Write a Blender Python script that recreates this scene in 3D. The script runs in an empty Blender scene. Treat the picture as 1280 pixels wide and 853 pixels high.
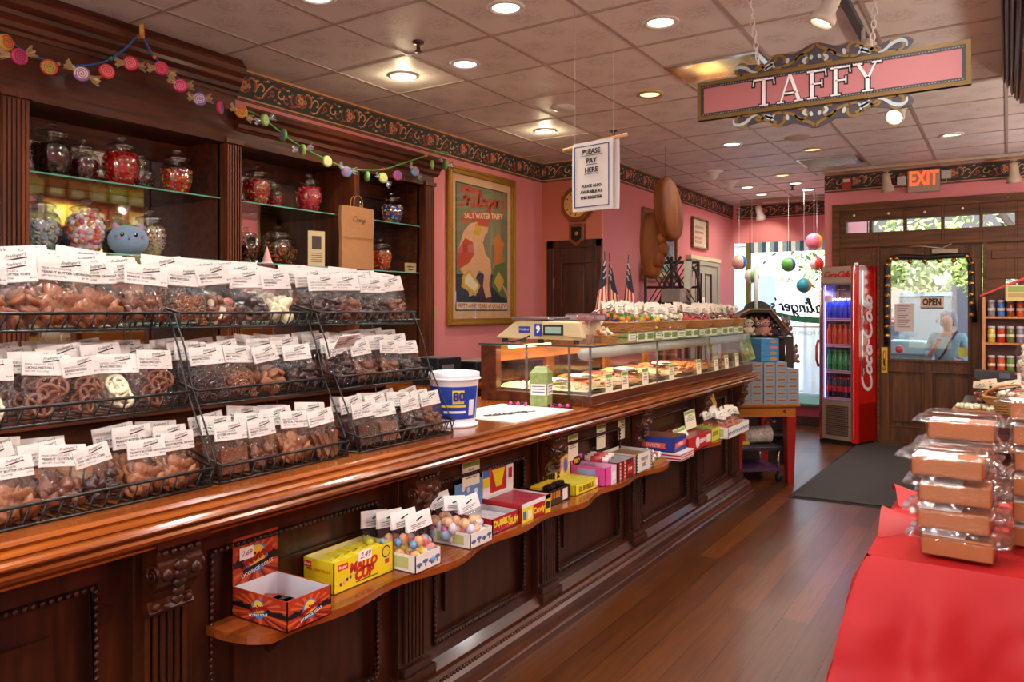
import bpy, bmesh, math, random
from mathutils import Vector, Matrix, noise
random.seed(7)
sc = bpy.context.scene
col = sc.collection
PI = math.pi
R = math.radians
V = Vector

# ------------------------------------------------------------------ mesh helper
class MB:
    def __init__(s): s.v = []; s.f = []; s.m = []; s.sm = []
    def add(s, vs, fs, mi=0, smooth=False):
        b = len(s.v); s.v += [tuple(v) for v in vs]
        for f in fs: s.f.append([b + i for i in f]); s.m.append(mi); s.sm.append(smooth)
        return s
    def merge(s, o, M=None, mi=0):
        b = len(s.v); s.v += [tuple(M @ V(v)) if M else v for v in o.v]
        for f, m, q in zip(o.f, o.m, o.sm): s.f.append([b + i for i in f]); s.m.append(m + mi); s.sm.append(q)
        return s
    def box(s, x0, x1, y0, y1, z0, z1, mi=0, M=None):
        vs = [(x, y, z) for z in (z0, z1) for y in (y0, y1) for x in (x0, x1)]
        if M: vs = [M @ V(v) for v in vs]
        return s.add(vs, [(0, 2, 3, 1), (4, 5, 7, 6), (0, 1, 5, 4), (2, 6, 7, 3), (0, 4, 6, 2), (1, 3, 7, 5)], mi)
    def lathe(s, prof, c=(0, 0, 0), n=20, mi=0, smooth=True, M=None, cap=False):
        vs = []
        for r, z in prof:
            for k in range(n):
                a = 2 * PI * k / n
                p = V((c[0] + r * math.cos(a), c[1] + r * math.sin(a), c[2] + z))
                vs.append(M @ p if M else p)
        fs = []
        for i in range(len(prof) - 1):
            for k in range(n):
                k2 = (k + 1) % n
                fs.append((i * n + k, i * n + k2, (i + 1) * n + k2, (i + 1) * n + k))
        if cap:
            fs.append(tuple(range(n))[::-1]); fs.append(tuple(range((len(prof) - 1) * n, len(prof) * n)))
        return s.add(vs, fs, mi, smooth)
    def cyl(s, p0, p1, r0, r1=None, n=12, mi=0, smooth=True):
        r1 = r0 if r1 is None else r1
        p0, p1 = V(p0), V(p1); d = p1 - p0
        q = d.to_track_quat('Z', 'Y').to_matrix().to_4x4(); M = Matrix.Translation(p0) @ q
        return s.lathe([(r0, 0), (r1, d.length)], n=n, mi=mi, smooth=smooth, M=M, cap=True)
    def tube(s, pts, r, n=6, mi=0, closed=False, cap=True):
        pts = [V(p) for p in pts]; m = len(pts); vs = []; fs = []
        rr = r if isinstance(r, (list, tuple)) else [r] * m
        up = None
        for i, p in enumerate(pts):
            a = pts[i - 1] if (i > 0 or closed) else p
            b = pts[(i + 1) % m] if (i < m - 1 or closed) else p
            t = (b - a)
            t = t.normalized() if t.length > 1e-9 else V((0, 0, 1))
            if up is None:
                up = V((0, 0, 1)) if abs(t.z) < .9 else V((1, 0, 0))
            u = t.cross(up)
            if u.length < 1e-6: u = t.cross(V((0, 1, 0)))
            u.normalize(); w = u.cross(t).normalized(); up = w
            for k in range(n):
                an = 2 * PI * k / n
                vs.append(p + (u * math.cos(an) + w * math.sin(an)) * rr[i])
        for i in range(m if closed else m - 1):
            j = (i + 1) % m
            for k in range(n):
                k2 = (k + 1) % n
                fs.append((i * n + k, i * n + k2, j * n + k2, j * n + k))
        if cap and not closed:
            fs.append(tuple(range(n))[::-1]); fs.append(tuple(range((m - 1) * n, m * n)))
        return s.add(vs, fs, mi, n > 4)
    def sphere(s, c, r, n=12, m=8, mi=0, sc3=(1, 1, 1), M=None, wob=0, seed=0, colf=None):
        vs = []; fs = []
        for i in range(m + 1):
            th = PI * i / m
            for k in range(n):
                ph = 2 * PI * k / n
                d = V((math.sin(th) * math.cos(ph), math.sin(th) * math.sin(ph), math.cos(th)))
                rr = r * (1 + (wob * noise.noise(d * 2.3 + V((seed, seed * .7, 0))) if wob else 0))
                p = V((d.x * rr * sc3[0], d.y * rr * sc3[1], d.z * rr * sc3[2]))
                if M: p = M @ p
                vs.append(p + V(c))
        for i in range(m):
            for k in range(n):
                k2 = (k + 1) % n
                fs.append((i * n + k, (i + 1) * n + k, (i + 1) * n + k2, i * n + k2))
        b = len(s.f)
        s.add(vs, fs, mi, True)
        if colf:
            for j in range(len(fs)): s.m[b + j] = colf(j // n, j % n)
        return s
    def prism(s, poly, f0, f1, mi=0, smooth=False):
        """poly: list of 2D pts; f0/f1 map (a,b)->3D for the two faces"""
        n = len(poly)
        vs = [f0(a, b) for a, b in poly] + [f1(a, b) for a, b in poly]
        fs = [tuple(range(n))[::-1], tuple(range(n, 2 * n))] + [(i, (i + 1) % n, n + (i + 1) % n, n + i) for i in range(n)]
        return s.add(vs, fs, mi, smooth)
    def grid(s, fn, nu, nv, mi=0, smooth=True):
        vs = [fn(i / nu, j / nv) for j in range(nv + 1) for i in range(nu + 1)]
        fs = [(j * (nu + 1) + i, j * (nu + 1) + i + 1, (j + 1) * (nu + 1) + i + 1, (j + 1) * (nu + 1) + i) for j in range(nv) for i in range(nu)]
        return s.add(vs, fs, mi, smooth)
    def ribbon(s, pts, w, fr, h=.002, mi=0):
        """flat ribbon along 2D pts; fr(a,b,h)->3D ; w width or list"""
        n = len(pts); L = []; Rr = []
        for i in range(n):
            a = pts[max(i - 1, 0)]; b = pts[min(i + 1, n - 1)]
            dx, dy = b[0] - a[0], b[1] - a[1]; l = math.hypot(dx, dy) or 1
            ww = (w[i] if isinstance(w, (list, tuple)) else w) / 2
            L.append((pts[i][0] - dy / l * ww, pts[i][1] + dx / l * ww)); Rr.append((pts[i][0] + dy / l * ww, pts[i][1] - dx / l * ww))
        vs = [fr(a, b, h) for a, b in L] + [fr(a, b, h) for a, b in Rr] + [fr(a, b, 0) for a, b in L] + [fr(a, b, 0) for a, b in Rr]
        fs = []
        for i in range(n - 1):
            fs += [(i, n + i, n + i + 1, i + 1), (i, i + 1, 2 * n + i + 1, 2 * n + i), (n + i, 3 * n + i, 3 * n + i + 1, n + i + 1)]
        return s.add(vs, fs, mi)
    def mesh(s, name, mats):
        me = bpy.data.meshes.new(name)
        me.from_pydata(s.v, [], s.f)
        for m in (mats if isinstance(mats, (list, tuple)) else [mats]): me.materials.append(m)
        me.polygons.foreach_set('material_index', s.m)
        me.polygons.foreach_set('use_smooth', s.sm)
        me.update()
        return me
    def build(s, name, mats, parent=None, bevel=0, loc=None, recalc=True):
        me = s.mesh(name, mats)
        if recalc:
            bm = bmesh.new(); bm.from_mesh(me); bmesh.ops.recalc_face_normals(bm, faces=bm.faces); bm.to_mesh(me); bm.free()
        o = bpy.data.objects.new(name, me); col.objects.link(o)
        if parent: o.parent = parent
        if loc is not None: o.location = loc
        if bevel:
            b = o.modifiers.new('bevel', 'BEVEL'); b.width = bevel; b.segments = 2; b.limit_method = 'ANGLE'; b.angle_limit = R(40)
        return o

def tag(o, label=None, cat=None, group=None, kind=None):
    if label: o['label'] = label
    if cat: o['category'] = cat
    if group: o['group'] = group
    if kind: o['kind'] = kind
    return o
def empty(name, loc=(0, 0, 0), rz=0, label=None, cat=None, group=None, rot=None):
    o = bpy.data.objects.new(name, None); col.objects.link(o); o.location = loc
    o.rotation_euler = rot if rot else (0, 0, rz); o.empty_display_size = .05
    return tag(o, label, cat, group)
KIDS = {}
def kids(o): return [c for c in bpy.data.objects if c.parent == o]
def copy_tree(o, ks=None, parent=None):
    c = o.copy(); col.objects.link(c)
    if parent: c.parent = parent
    for k, sub in (ks if ks is not None else tree(o)): copy_tree(k, sub, c)
    return c
def tree(o): return [(k, tree(k)) for k in kids(o)]
def place(proto, ks, first, loc, rot, scale=1.0):
    o = proto if first else copy_tree(proto, ks)
    o.location = loc; o.rotation_euler = rot; o.scale = (scale,) * 3
    return o

# ------------------------------------------------------------------ materials
def s2l(c):
    return tuple(((x / 12.92) if x <= .04045 else ((x + .055) / 1.055) ** 2.4) for x in c)
def hx(h): h = h.lstrip('#'); return s2l(tuple(int(h[i:i + 2], 16) / 255 for i in (0, 2, 4)))
def newmat(name):
    m = bpy.data.materials.new(name); m.use_nodes = True
    nt = m.node_tree; b = nt.nodes['Principled BSDF']
    return m, nt, b
def N(nt, t, **kw):
    n = nt.nodes.new(t)
    for k, v in kw.items(): setattr(n, k, v)
    return n
def plain(name, c, rough=.5, metal=0, spec=.5, nz=.08, scale=30, bump=0, coat=0, alpha=None, emit=None, estr=1, sheen=0, sub=0):
    m, nt, b = newmat(name); c = hx(c) if isinstance(c, str) else c
    tc = N(nt, 'ShaderNodeTexCoord'); n = N(nt, 'ShaderNodeTexNoise'); n.inputs['Scale'].default_value = scale
    nt.links.new(tc.outputs['Object'], n.inputs['Vector'])
    mx = N(nt, 'ShaderNodeMix', data_type='RGBA')
    mx.inputs['A'].default_value = (*[x * (1 - nz) for x in c], 1); mx.inputs['B'].default_value = (*[min(1, x * (1 + nz)) for x in c], 1)
    nt.links.new(n.outputs['Fac'], mx.inputs['Factor']); nt.links.new(mx.outputs['Result'], b.inputs['Base Color'])
    b.inputs['Roughness'].default_value = rough; b.inputs['Metallic'].default_value = metal
    b.inputs['Specular IOR Level'].default_value = spec; b.inputs['Coat Weight'].default_value = coat
    if sheen: b.inputs['Sheen Weight'].default_value = sheen
    if sub: b.inputs['Subsurface Weight'].default_value = sub; b.inputs['Subsurface Scale'].default_value = .01
    if bump:
        bp = N(nt, 'ShaderNodeBump'); bp.inputs['Strength'].default_value = bump; bp.inputs['Distance'].default_value = .01
        nt.links.new(n.outputs['Fac'], bp.inputs['Height']); nt.links.new(bp.outputs['Normal'], b.inputs['Normal'])
    if emit:
        e = hx(emit) if isinstance(emit, str) else emit
        b.inputs['Emission Color'].default_value = (*e, 1); b.inputs['Emission Strength'].default_value = estr
    return m
def wood(name, c1, c2, rough=.3, axis='Y', scale=6, coat=.4, bump=.15):
    m, nt, b = newmat(name); c1, c2 = hx(c1), hx(c2)
    tc = N(nt, 'ShaderNodeTexCoord'); mp = N(nt, 'ShaderNodeMapping')
    st = {'X': (.08, 1, 1), 'Y': (1, .08, 1), 'Z': (1, 1, .08)}[axis]
    mp.inputs['Scale'].default_value = tuple(scale * x for x in st)
    nt.links.new(tc.outputs['Object'], mp.inputs['Vector'])
    n = N(nt, 'ShaderNodeTexNoise'); n.inputs['Scale'].default_value = 4; n.inputs['Detail'].default_value = 6; n.inputs['Distortion'].default_value = .6
    nt.links.new(mp.outputs['Vector'], n.inputs['Vector'])
    cr = N(nt, 'ShaderNodeValToRGB'); cr.color_ramp.elements[0].position = .3; cr.color_ramp.elements[1].position = .7
    cr.color_ramp.elements[0].color = (*c1, 1); cr.color_ramp.elements[1].color = (*c2, 1)
    nt.links.new(n.outputs['Fac'], cr.inputs['Fac']); nt.links.new(cr.outputs['Color'], b.inputs['Base Color'])
    bp = N(nt, 'ShaderNodeBump'); bp.inputs['Strength'].default_value = bump; bp.inputs['Distance'].default_value = .003
    nt.links.new(n.outputs['Fac'], bp.inputs['Height']); nt.links.new(bp.outputs['Normal'], b.inputs['Normal'])
    b.inputs['Roughness'].default_value = rough; b.inputs['Coat Weight'].default_value = coat; b.inputs['Coat Roughness'].default_value = .12; b.inputs['Specular IOR Level'].default_value = .35
    return m
def clear(name, tint=(1, 1, 1), refl=.5, rough=.05, bump=0, scale=40, base=0.03):
    """thin clear sheet: transparent with fresnel-weighted gloss"""
    m = bpy.data.materials.new(name); m.use_nodes = True; nt = m.node_tree; nt.nodes.clear()
    out = N(nt, 'ShaderNodeOutputMaterial'); t = N(nt, 'ShaderNodeBsdfTransparent'); t.inputs['Color'].default_value = (*tint, 1)
    g = N(nt, 'ShaderNodeBsdfGlossy'); g.inputs['Roughness'].default_value = rough
    lw = N(nt, 'ShaderNodeLayerWeight'); lw.inputs['Blend'].default_value = .5
    pw = N(nt, 'ShaderNodeMath', operation='POWER'); pw.inputs[1].default_value = 4; nt.links.new(lw.outputs['Facing'], pw.inputs[0])
    mu = N(nt, 'ShaderNodeMath', operation='MULTIPLY_ADD'); mu.inputs[1].default_value = refl; mu.inputs[2].default_value = base + .035; mu.use_clamp = True
    nt.links.new(pw.outputs[0], mu.inputs[0])
    mx = N(nt, 'ShaderNodeMixShader'); nt.links.new(mu.outputs[0], mx.inputs['Fac'])
    nt.links.new(t.outputs[0], mx.inputs[1]); nt.links.new(g.outputs[0], mx.inputs[2]); nt.links.new(mx.outputs[0], out.inputs['Surface'])
    if bump:
        tc = N(nt, 'ShaderNodeTexCoord'); n = N(nt, 'ShaderNodeTexNoise'); n.inputs['Scale'].default_value = scale; n.inputs['Detail'].default_value = 3
        nt.links.new(tc.outputs['Object'], n.inputs['Vector'])
        bp = N(nt, 'ShaderNodeBump'); bp.inputs['Strength'].default_value = bump; bp.inputs['Distance'].default_value = .02
        nt.links.new(n.outputs['Fac'], bp.inputs['Height'])
        nt.links.new(bp.outputs['Normal'], g.inputs['Normal']); nt.links.new(bp.outputs['Normal'], lw.inputs['Normal'])
    return m
def glow(name, c, s):
    m = bpy.data.materials.new(name); m.use_nodes = True; nt = m.node_tree; nt.nodes.clear()
    out = N(nt, 'ShaderNodeOutputMaterial'); e = N(nt, 'ShaderNodeEmission'); e.inputs['Color'].default_value = (*(hx(c) if isinstance(c, str) else c), 1)
    e.inputs['Strength'].default_value = s; nt.links.new(e.outputs[0], out.inputs['Surface'])
    return m
PC = {}
def pm(c, rough=.45, **k):
    key = (c, rough, tuple(sorted(k.items())))
    if key not in PC: PC[key] = plain('paint_' + str(c).strip('#'), c, rough, **k)
    return PC[key]

W_DARK = wood('mahogany', '#200c04', '#48200b', .36, 'Z', coat=.2)
W_MID = wood('mahogany_rail', '#260f05', '#54250d', .32, 'Y', coat=.25)
W_TOP = wood('counter_top_wood', '#6a2e0a', '#a2561a', .22, 'Y', coat=.5)
W_LEDGE = wood('ledge_wood', '#6a300e', '#9a4e1e', .25, 'Y', coat=.4)
W_CAB = wood('cabinet_wood', '#2e1105', '#642c0b', .5, 'Y', coat=.06)
W_CABV = wood('cabinet_post_wood', '#3a170a', '#733613', .5, 'Z', coat=.06)
W_DOOR = wood('door_wood', '#3a1d09', '#6e3f14', .5, 'Z', coat=.0)
W_DOORH = wood('door_rail_wood', '#3a1d09', '#704013', .5, 'X', coat=.0)
W_LIGHT = wood('pine', '#a9602a', '#c98547', .4, 'Z', coat=.2)
W_TBL = wood('table_wood', '#8a4a16', '#a8621f', .4, 'X', coat=.2)
GOLD = plain('gold_frame', '#a57a2b', .4, metal=.6, bump=.4, scale=90)
WHITE = pm('#f0ece6', .6)
CARD = plain('header_card', '#dcd5ce', .6, nz=.02)
INK = pm('#151515', .6)
BLACKWIRE = plain('black_wire', '#0e0c0b', .35, metal=0, nz=.02)
STEEL = plain('steel', '#b9bbbd', .25, metal=1, nz=.03)
CHROME = plain('chrome', '#d8d8d8', .12, metal=1, nz=.02)
BRASS = plain('brass', '#b98a3a', .3, metal=1)
REDP = pm('#8c120f', .4)
CLEARBAG = clear('clear_bag', (.97, .97, .97), .5, .12, .9, 25, .0)
PLASTIC = clear('clear_plastic', (.95, .93, .92), .75, .08, .35, 30, .07)
JARGLASS = clear('jar_glass', (.93, .95, .94), .95, .04, .12, 20, .12)
PANE = clear('window_glass', (.97, .98, .98), .3, .02, 0, 1, .0)
CASEGLASS = clear('case_glass', (.96, .98, .97), .4, .02, 0, 1, .02)
SHELFGLASS = clear('shelf_glass', (.7, .86, .8), .7, .05, 0, 1, .06)
MIRROR = plain('mirror', '#c9c4bd', .03, metal=1, nz=0)
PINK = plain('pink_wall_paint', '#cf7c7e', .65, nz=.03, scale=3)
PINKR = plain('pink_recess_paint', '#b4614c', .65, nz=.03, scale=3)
GREENEDGE = pm('#5f9c86', .2)

# ------------------------------------------------------------------ lettering
TXT = {}
def text_mesh(t, size=1.0, depth=0.002, italic=0, bold=0, align='CENTER', res=2):
    key = (t, size, depth, italic, bold, align, res)
    if key in TXT: return TXT[key]
    cu = bpy.data.curves.new('t', 'FONT'); cu.body = t; cu.size = size; cu.extrude = depth; cu.shear = italic
    cu.offset = bold; cu.align_x = align; cu.align_y = 'CENTER'; cu.resolution_u = res
    o = bpy.data.objects.new('t', cu); col.objects.link(o)
    dg = bpy.context.evaluated_depsgraph_get()
    me = bpy.data.meshes.new_from_object(o.evaluated_get(dg))
    b = ([tuple(v.co) for v in me.vertices], [tuple(p.vertices) for p in me.polygons])
    bpy.data.objects.remove(o); bpy.data.curves.remove(cu); bpy.data.meshes.remove(me)
    TXT[key] = b
    return b
def frame(o, u, v):
    """4x4 with origin o, local x->u, local y->v, z->u x v"""
    u = V(u).normalized(); v = V(v).normalized(); w = u.cross(v)
    M = Matrix(((u.x, v.x, w.x, o[0]), (u.y, v.y, w.y, o[1]), (u.z, v.z, w.z, o[2]), (0, 0, 0, 1)))
    return M
def text_into(mb, t, M, size, mi=0, **k):
    v, f = text_mesh(t, size, **k)
    mb.add([M @ V(p) for p in v], f, mi)
    return mb
FX = lambda x, y, z: frame((x, y, z), (0, 1, 0), (0, 0, 1))      # reads on a face looking +X
FY = lambda x, y, z: frame((x, y, z), (1, 0, 0), (0, 0, 1))      # reads on a face looking -Y
def arc(cx, cy, r, a0, a1, n=10, ry=None):
    ry = ry or r
    return [(cx + r * math.cos(R(a0 + (a1 - a0) * i / n)), cy + ry * math.sin(R(a0 + (a1 - a0) * i / n))) for i in range(n + 1)]
def smooth(pts, n=4):
    out = []
    for i in range(len(pts) - 1):
        a, b, c, d = pts[max(i - 1, 0)], pts[i], pts[i + 1], pts[min(i + 2, len(pts) - 1)]
        for k in range(n):
            f = k / n
            out.append(tuple(.5 * (2 * b[j] + (c[j] - a[j]) * f + (2 * a[j] - 5 * b[j] + 4 * c[j] - d[j]) * f * f + (3 * b[j] - a[j] - 3 * c[j] + d[j]) * f ** 3) for j in (0, 1)))
    return out + [pts[-1]]
def script_strokes(word):
    """hand drawn script letters, x advance in em of ~1; returns list of polylines"""
    out = []; x = 0
    for ch in word:
        L = []; adv = .55
        if ch == 'C': L = [arc(.55, .5, .5, 40, 320, 18, .52), arc(.95, .84, .1, 0, 180, 6)]; adv = 1.0
        elif ch == 'F': L = [[(.1, .9), (.3, 1.0), (.9, 1.02), (1.1, 1.1)], [(.62, 1.0), (.5, .5), (.38, .05), (.15, -.02), (.05, .12)], [(.25, .55), (.5, .52), (.8, .6)]]; adv = .75
        elif ch == 'o': L = [arc(.25, .25, .22, 0, 360, 14, .26)]
        elif ch in 'ca': L = [arc(.25, .25, .22, 45, 320, 12, .26)]; 
        elif ch == 'l': L = [[(.05, .05), (.25, .4), (.38, .9), (.3, 1.02), (.22, .85), (.22, .2), (.32, 0), (.45, .08)]]; adv = .38
        elif ch == 'r': L = [[(.05, .0), (.12, .45), (.2, .5), (.36, .42)], [(.12, .45), (.14, .0)]]; adv = .4
        elif ch == 'i': L = [[(.12, .45), (.14, .08), (.25, .02)], arc(.13, .66, .03, 0, 360, 6)]; adv = .28
        elif ch == 'n': L = [[(.08, .48), (.1, 0)], [(.1, .3), (.22, .48), (.36, .44), (.38, .08), (.5, .02)]]; adv = .5
        elif ch == 'g': L = [arc(.25, .25, .2, 40, 340, 12, .24), [(.45, .46), (.44, -.2), (.3, -.42), (.1, -.3), (.45, 0)]]
        elif ch == 'e': L = [[(.06, .24), (.4, .3)] + arc(.25, .27, .18, 20, 320, 12, .23)]; adv = .48
        elif ch == "'": L = [[(.1, .95), (.06, .75)]]; adv = .2
        elif ch == 's': L = [[(.32, .45), (.15, .48), (.1, .34), (.3, .2), (.28, .02), (.05, .02)]]; adv = .4
        elif ch == '-': L = [[(.0, .3), (.25, .33)]]; adv = .3
        if ch == 'a': L.append([(.46, .48), (.44, .1), (.55, .03)]); adv = .58
        for l in L: out.append([(x + a, b) for a, b in l])
        x += adv
    return out, x
def script_into(mb, word, M, size, w=.12, slant=.25, mi=0, h=.002):
    L, tot = script_strokes(word); k = size / tot
    for l in L:
        l = smooth(l, 3) if len(l) < 9 else l
        pts = [((a - tot / 2 + slant * b) * k, (b - .35) * k) for a, b in l]
        mb.ribbon(pts, w * k, lambda a, b, z: M @ V((a, b, z)), h, mi)
    return mb
CZ = 3.02
# ------------------------------------------------------------------ setting materials
def ceiling_mat():
    m, nt, b = newmat('pressed_ceiling_tile')
    tc = N(nt, 'ShaderNodeTexCoord'); sep = N(nt, 'ShaderNodeSeparateXYZ'); nt.links.new(tc.outputs['Object'], sep.inputs[0])
    def mth(op, a, b_=None, c=None):
        n = N(nt, 'ShaderNodeMath', operation=op)
        for i, x in enumerate((a, b_, c)):
            if x is None: continue
            if isinstance(x, (int, float)): n.inputs[i].default_value = x
            else: nt.links.new(x, n.inputs[i])
        return n.outputs[0]
    fx = mth('FRACT', mth('DIVIDE', mth('ADD', sep.outputs[0], 3.67 + 6.1), .61)); fy = mth('FRACT', mth('DIVIDE', mth('ADD', sep.outputs[1], 6.1 - 3.61), .61))
    ax = mth('ABSOLUTE', mth('SUBTRACT', fx, .5)); ay = mth('ABSOLUTE', mth('SUBTRACT', fy, .5))
    def blob(ox, oy):
        dx = mth('SUBTRACT', ax, ox); dy = mth('SUBTRACT', ay, oy)
        return mth('SQRT', mth('ADD', mth('MULTIPLY', dx, dx), mth('MULTIPLY', dy, dy)))
    d = mth('MINIMUM', blob(.29, 0), blob(0, .29))
    mask = mth('SUBTRACT', 1, mth('MULTIPLY', d, 5.2)); mask = mth('MAXIMUM', mask, 0)
    n = N(nt, 'ShaderNodeTexNoise'); n.inputs['Scale'].default_value = 42; n.inputs['Detail'].default_value = 2; n.inputs['Distortion'].default_value = 1.5
    nt.links.new(tc.outputs['Object'], n.inputs['Vector'])
    leaf = mth('GREATER_THAN', n.outputs['Fac'], .5)
    pat = mth('MINIMUM', mth('MULTIPLY', mth('MULTIPLY', mask, leaf), 2.2), 1)
    edge = mth('MAXIMUM', ax, ay); ring = mth('LESS_THAN', mth('ABSOLUTE', mth('SUBTRACT', edge, .44)), .008)
    n2 = N(nt, 'ShaderNodeTexNoise'); n2.inputs['Scale'].default_value = 120; nt.links.new(tc.outputs['Object'], n2.inputs['Vector'])
    mx = N(nt, 'ShaderNodeMix', data_type='RGBA'); mx.inputs['A'].default_value = (*hx('#e0d8d4'), 1); mx.inputs['B'].default_value = (*hx('#ac9f9a'), 1)
    fac = mth('ADD', mth('MULTIPLY', pat, .42), mth('MULTIPLY', n2.outputs['Fac'], .15))
    nt.links.new(fac, mx.inputs['Factor']); nt.links.new(mx.outputs['Result'], b.inputs['Base Color'])
    bp = N(nt, 'ShaderNodeBump'); bp.inputs['Strength'].default_value = .6; bp.inputs['Distance'].default_value = .004
    nt.links.new(mth('ADD', mth('ADD', pat, ring), mth('MULTIPLY', n2.outputs['Fac'], .4)), bp.inputs['Height']); nt.links.new(bp.outputs['Normal'], b.inputs['Normal'])
    b.inputs['Roughness'].default_value = .5; b.inputs['Specular IOR Level'].default_value = .35
    return m
def floor_mat():
    m, nt, b = newmat('oak_floor')
    tc = N(nt, 'ShaderNodeTexCoord'); mp = N(nt, 'ShaderNodeMapping'); mp.inputs['Rotation'].default_value = (0, 0, R(90))
    nt.links.new(tc.outputs['Object'], mp.inputs['Vector'])
    br = N(nt, 'ShaderNodeTexBrick'); br.inputs['Scale'].default_value = 1; br.inputs['Brick Width'].default_value = 1.9; br.inputs['Row Height'].default_value = .13
    br.inputs['Mortar Size'].default_value = .0018; br.inputs['Color1'].default_value = (*hx('#6c3910'), 1); br.inputs['Color2'].default_value = (*hx('#3e1e09'), 1)
    br.inputs['Mortar'].default_value = (*hx('#1c0c05'), 1); br.offset = .37; br.inputs['Bias'].default_value = -.1
    nt.links.new(mp.outputs['Vector'], br.inputs['Vector'])
    mp2 = N(nt, 'ShaderNodeMapping'); mp2.inputs['Scale'].default_value = (30, 1.2, 1); nt.links.new(tc.outputs['Object'], mp2.inputs['Vector'])
    n = N(nt, 'ShaderNodeTexNoise'); n.inputs['Scale'].default_value = 2; n.inputs['Detail'].default_value = 6; nt.links.new(mp2.outputs['Vector'], n.inputs['Vector'])
    mx = N(nt, 'ShaderNodeMix', data_type='RGBA', blend_type='MULTIPLY'); mx.inputs['Factor'].default_value = .8
    cr = N(nt, 'ShaderNodeValToRGB'); cr.color_ramp.elements[0].color = (.45, .4, .36, 1); cr.color_ramp.elements[1].color = (1, 1, 1, 1)
    cr.color_ramp.elements[0].position = .3; cr.color_ramp.elements[1].position = .62
    nt.links.new(n.outputs['Fac'], cr.inputs['Fac']); nt.links.new(br.outputs['Color'], mx.inputs['A']); nt.links.new(cr.outputs['Color'], mx.inputs['B'])
    nt.links.new(mx.outputs['Result'], b.inputs['Base Color'])
    n3 = N(nt, 'ShaderNodeTexNoise'); n3.inputs['Scale'].default_value = 1.6; n3.inputs['Detail'].default_value = 1; nt.links.new(tc.outputs['Object'], n3.inputs['Vector'])
    mr = N(nt, 'ShaderNodeMapRange'); mr.inputs['From Min'].default_value = .1; mr.inputs['From Max'].default_value = .9; mr.inputs['To Min'].default_value = .26; mr.inputs['To Max'].default_value = .36
    nt.links.new(n3.outputs['Fac'], mr.inputs['Value']); nt.links.new(mr.outputs[0], b.inputs['Roughness'])
    bp = N(nt, 'ShaderNodeBump'); bp.inputs['Strength'].default_value = .25; bp.inputs['Distance'].default_value = .003
    nt.links.new(br.outputs['Fac'], bp.inputs['Height']); bp.invert = True; nt.links.new(bp.outputs['Normal'], b.inputs['Normal'])
    b.inputs['Coat Weight'].default_value = .1; b.inputs['Coat Roughness'].default_value = .25
    return m

def struct(name, mb, m, parent=None, bevel=0):
    o = mb.build(name, m, parent, bevel)
    if not parent: o['kind'] = 'structure'
    return o
def holes(u0, u1, z0, z1, hs):
    us = sorted({u0, u1, *[h[0] for h in hs], *[h[1] for h in hs]}); zs = sorted({z0, z1, *[h[2] for h in hs], *[h[3] for h in hs]})
    out = []
    for i in range(len(us) - 1):
        for j in range(len(zs) - 1):
            cu, cz = (us[i] + us[i + 1]) / 2, (zs[j] + zs[j + 1]) / 2
            if not any(h[0] < cu < h[1] and h[2] < cz < h[3] for h in hs): out.append((us[i], us[i + 1], zs[j], zs[j + 1]))
    return out

struct('floor', MB().box(-4.5, 1.75, -3.6, 9.55, -.1, 0).box(-4.5, -1.62, 9.55, 11.75, -.1, 0), floor_mat())
struct('ceiling', MB().box(-4.5, 1.75, -3.6, 9.55, CZ, CZ + .1).box(-4.5, -1.62, 9.55, 11.75, CZ, CZ + .1), ceiling_mat())
g = MB()
for k in range(-1, 10):
    x = -3.67 + .61 * k
    y1 = 11.45 if x < -1.9 else 9.38
    if x < 1.6: g.box(x - .011, x + .011, -3.4, y1, CZ - .006, CZ + .001)
for k in range(-11, 14):
    y = 3.61 + .61 * k
    x1 = 1.58 if y < 9.4 else -1.8
    x0 = -4.1 if y < 7 else -3.4
    g.box(x0, x1, y - .011, y + .011, CZ - .0055, CZ + .001)
struct('trim_1', g, pm('#a8988e', .5))
w = MB().box(-4.7, -4.5, -3.6, 7.15, 0, CZ)
for a, b_, c, d in holes(-3.6, 7.03, 0, CZ, [(.5, 5.092, 0, 2.75)]): w.box(-4.5, -4.13, a, b_, c, d)
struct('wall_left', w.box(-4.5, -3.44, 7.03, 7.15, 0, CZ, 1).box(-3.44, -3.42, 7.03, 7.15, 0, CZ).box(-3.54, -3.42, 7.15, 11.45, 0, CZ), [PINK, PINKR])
struct('wall_right', MB().box(1.6, 1.75, -3.6, 9.55, 0, CZ), PINK)
w = MB()
for a, b_, c, d in holes(-4.7, 1.75, 0, CZ, [(-3.9, -1.2, .5, 2.75), (-.7, 1.3, .5, 2.75)]): w.box(a, b_, -3.72, -3.6, c, d)
struct('wall_back', w, PINK)
struct('window_added', MB().box(-3.9, -1.2, -3.67, -3.665, .5, 2.75).box(-.7, 1.3, -3.67, -3.665, .5, 2.75), PANE)  # unseen windows behind the camera, added to let daylight in
# end wall of the window bay: header above the window and the angled facet
w = MB()
w.box(-3.24, -1.62, 11.5, 11.62, 2.46, CZ)
w.add([(-3.42, 11.38, 2.46), (-3.22, 11.5, 2.46), (-3.22, 11.6, 2.46), (-3.5, 11.45, 2.46), (-3.42, 11.38, CZ), (-3.22, 11.5, CZ), (-3.22, 11.6, CZ), (-3.5, 11.45, CZ)],
      [(0, 1, 5, 4), (1, 2, 6, 5), (2, 3, 7, 6), (3, 0, 4, 7), (0, 3, 2, 1), (4, 5, 6, 7)])
struct('wall_front', w, PINK)
# door wall
DH = [(-1.64, .5, 0, 2.62)]
w = MB()
for a, b_, c, d in holes(-1.77, 1.6, 0, CZ, DH): w.box(a, b_, 9.4, 9.55, c, d)
w.box(-1.77, -1.62, 9.55, 11.62, 0, CZ)
struct('wall_door', w, PINK)
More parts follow.
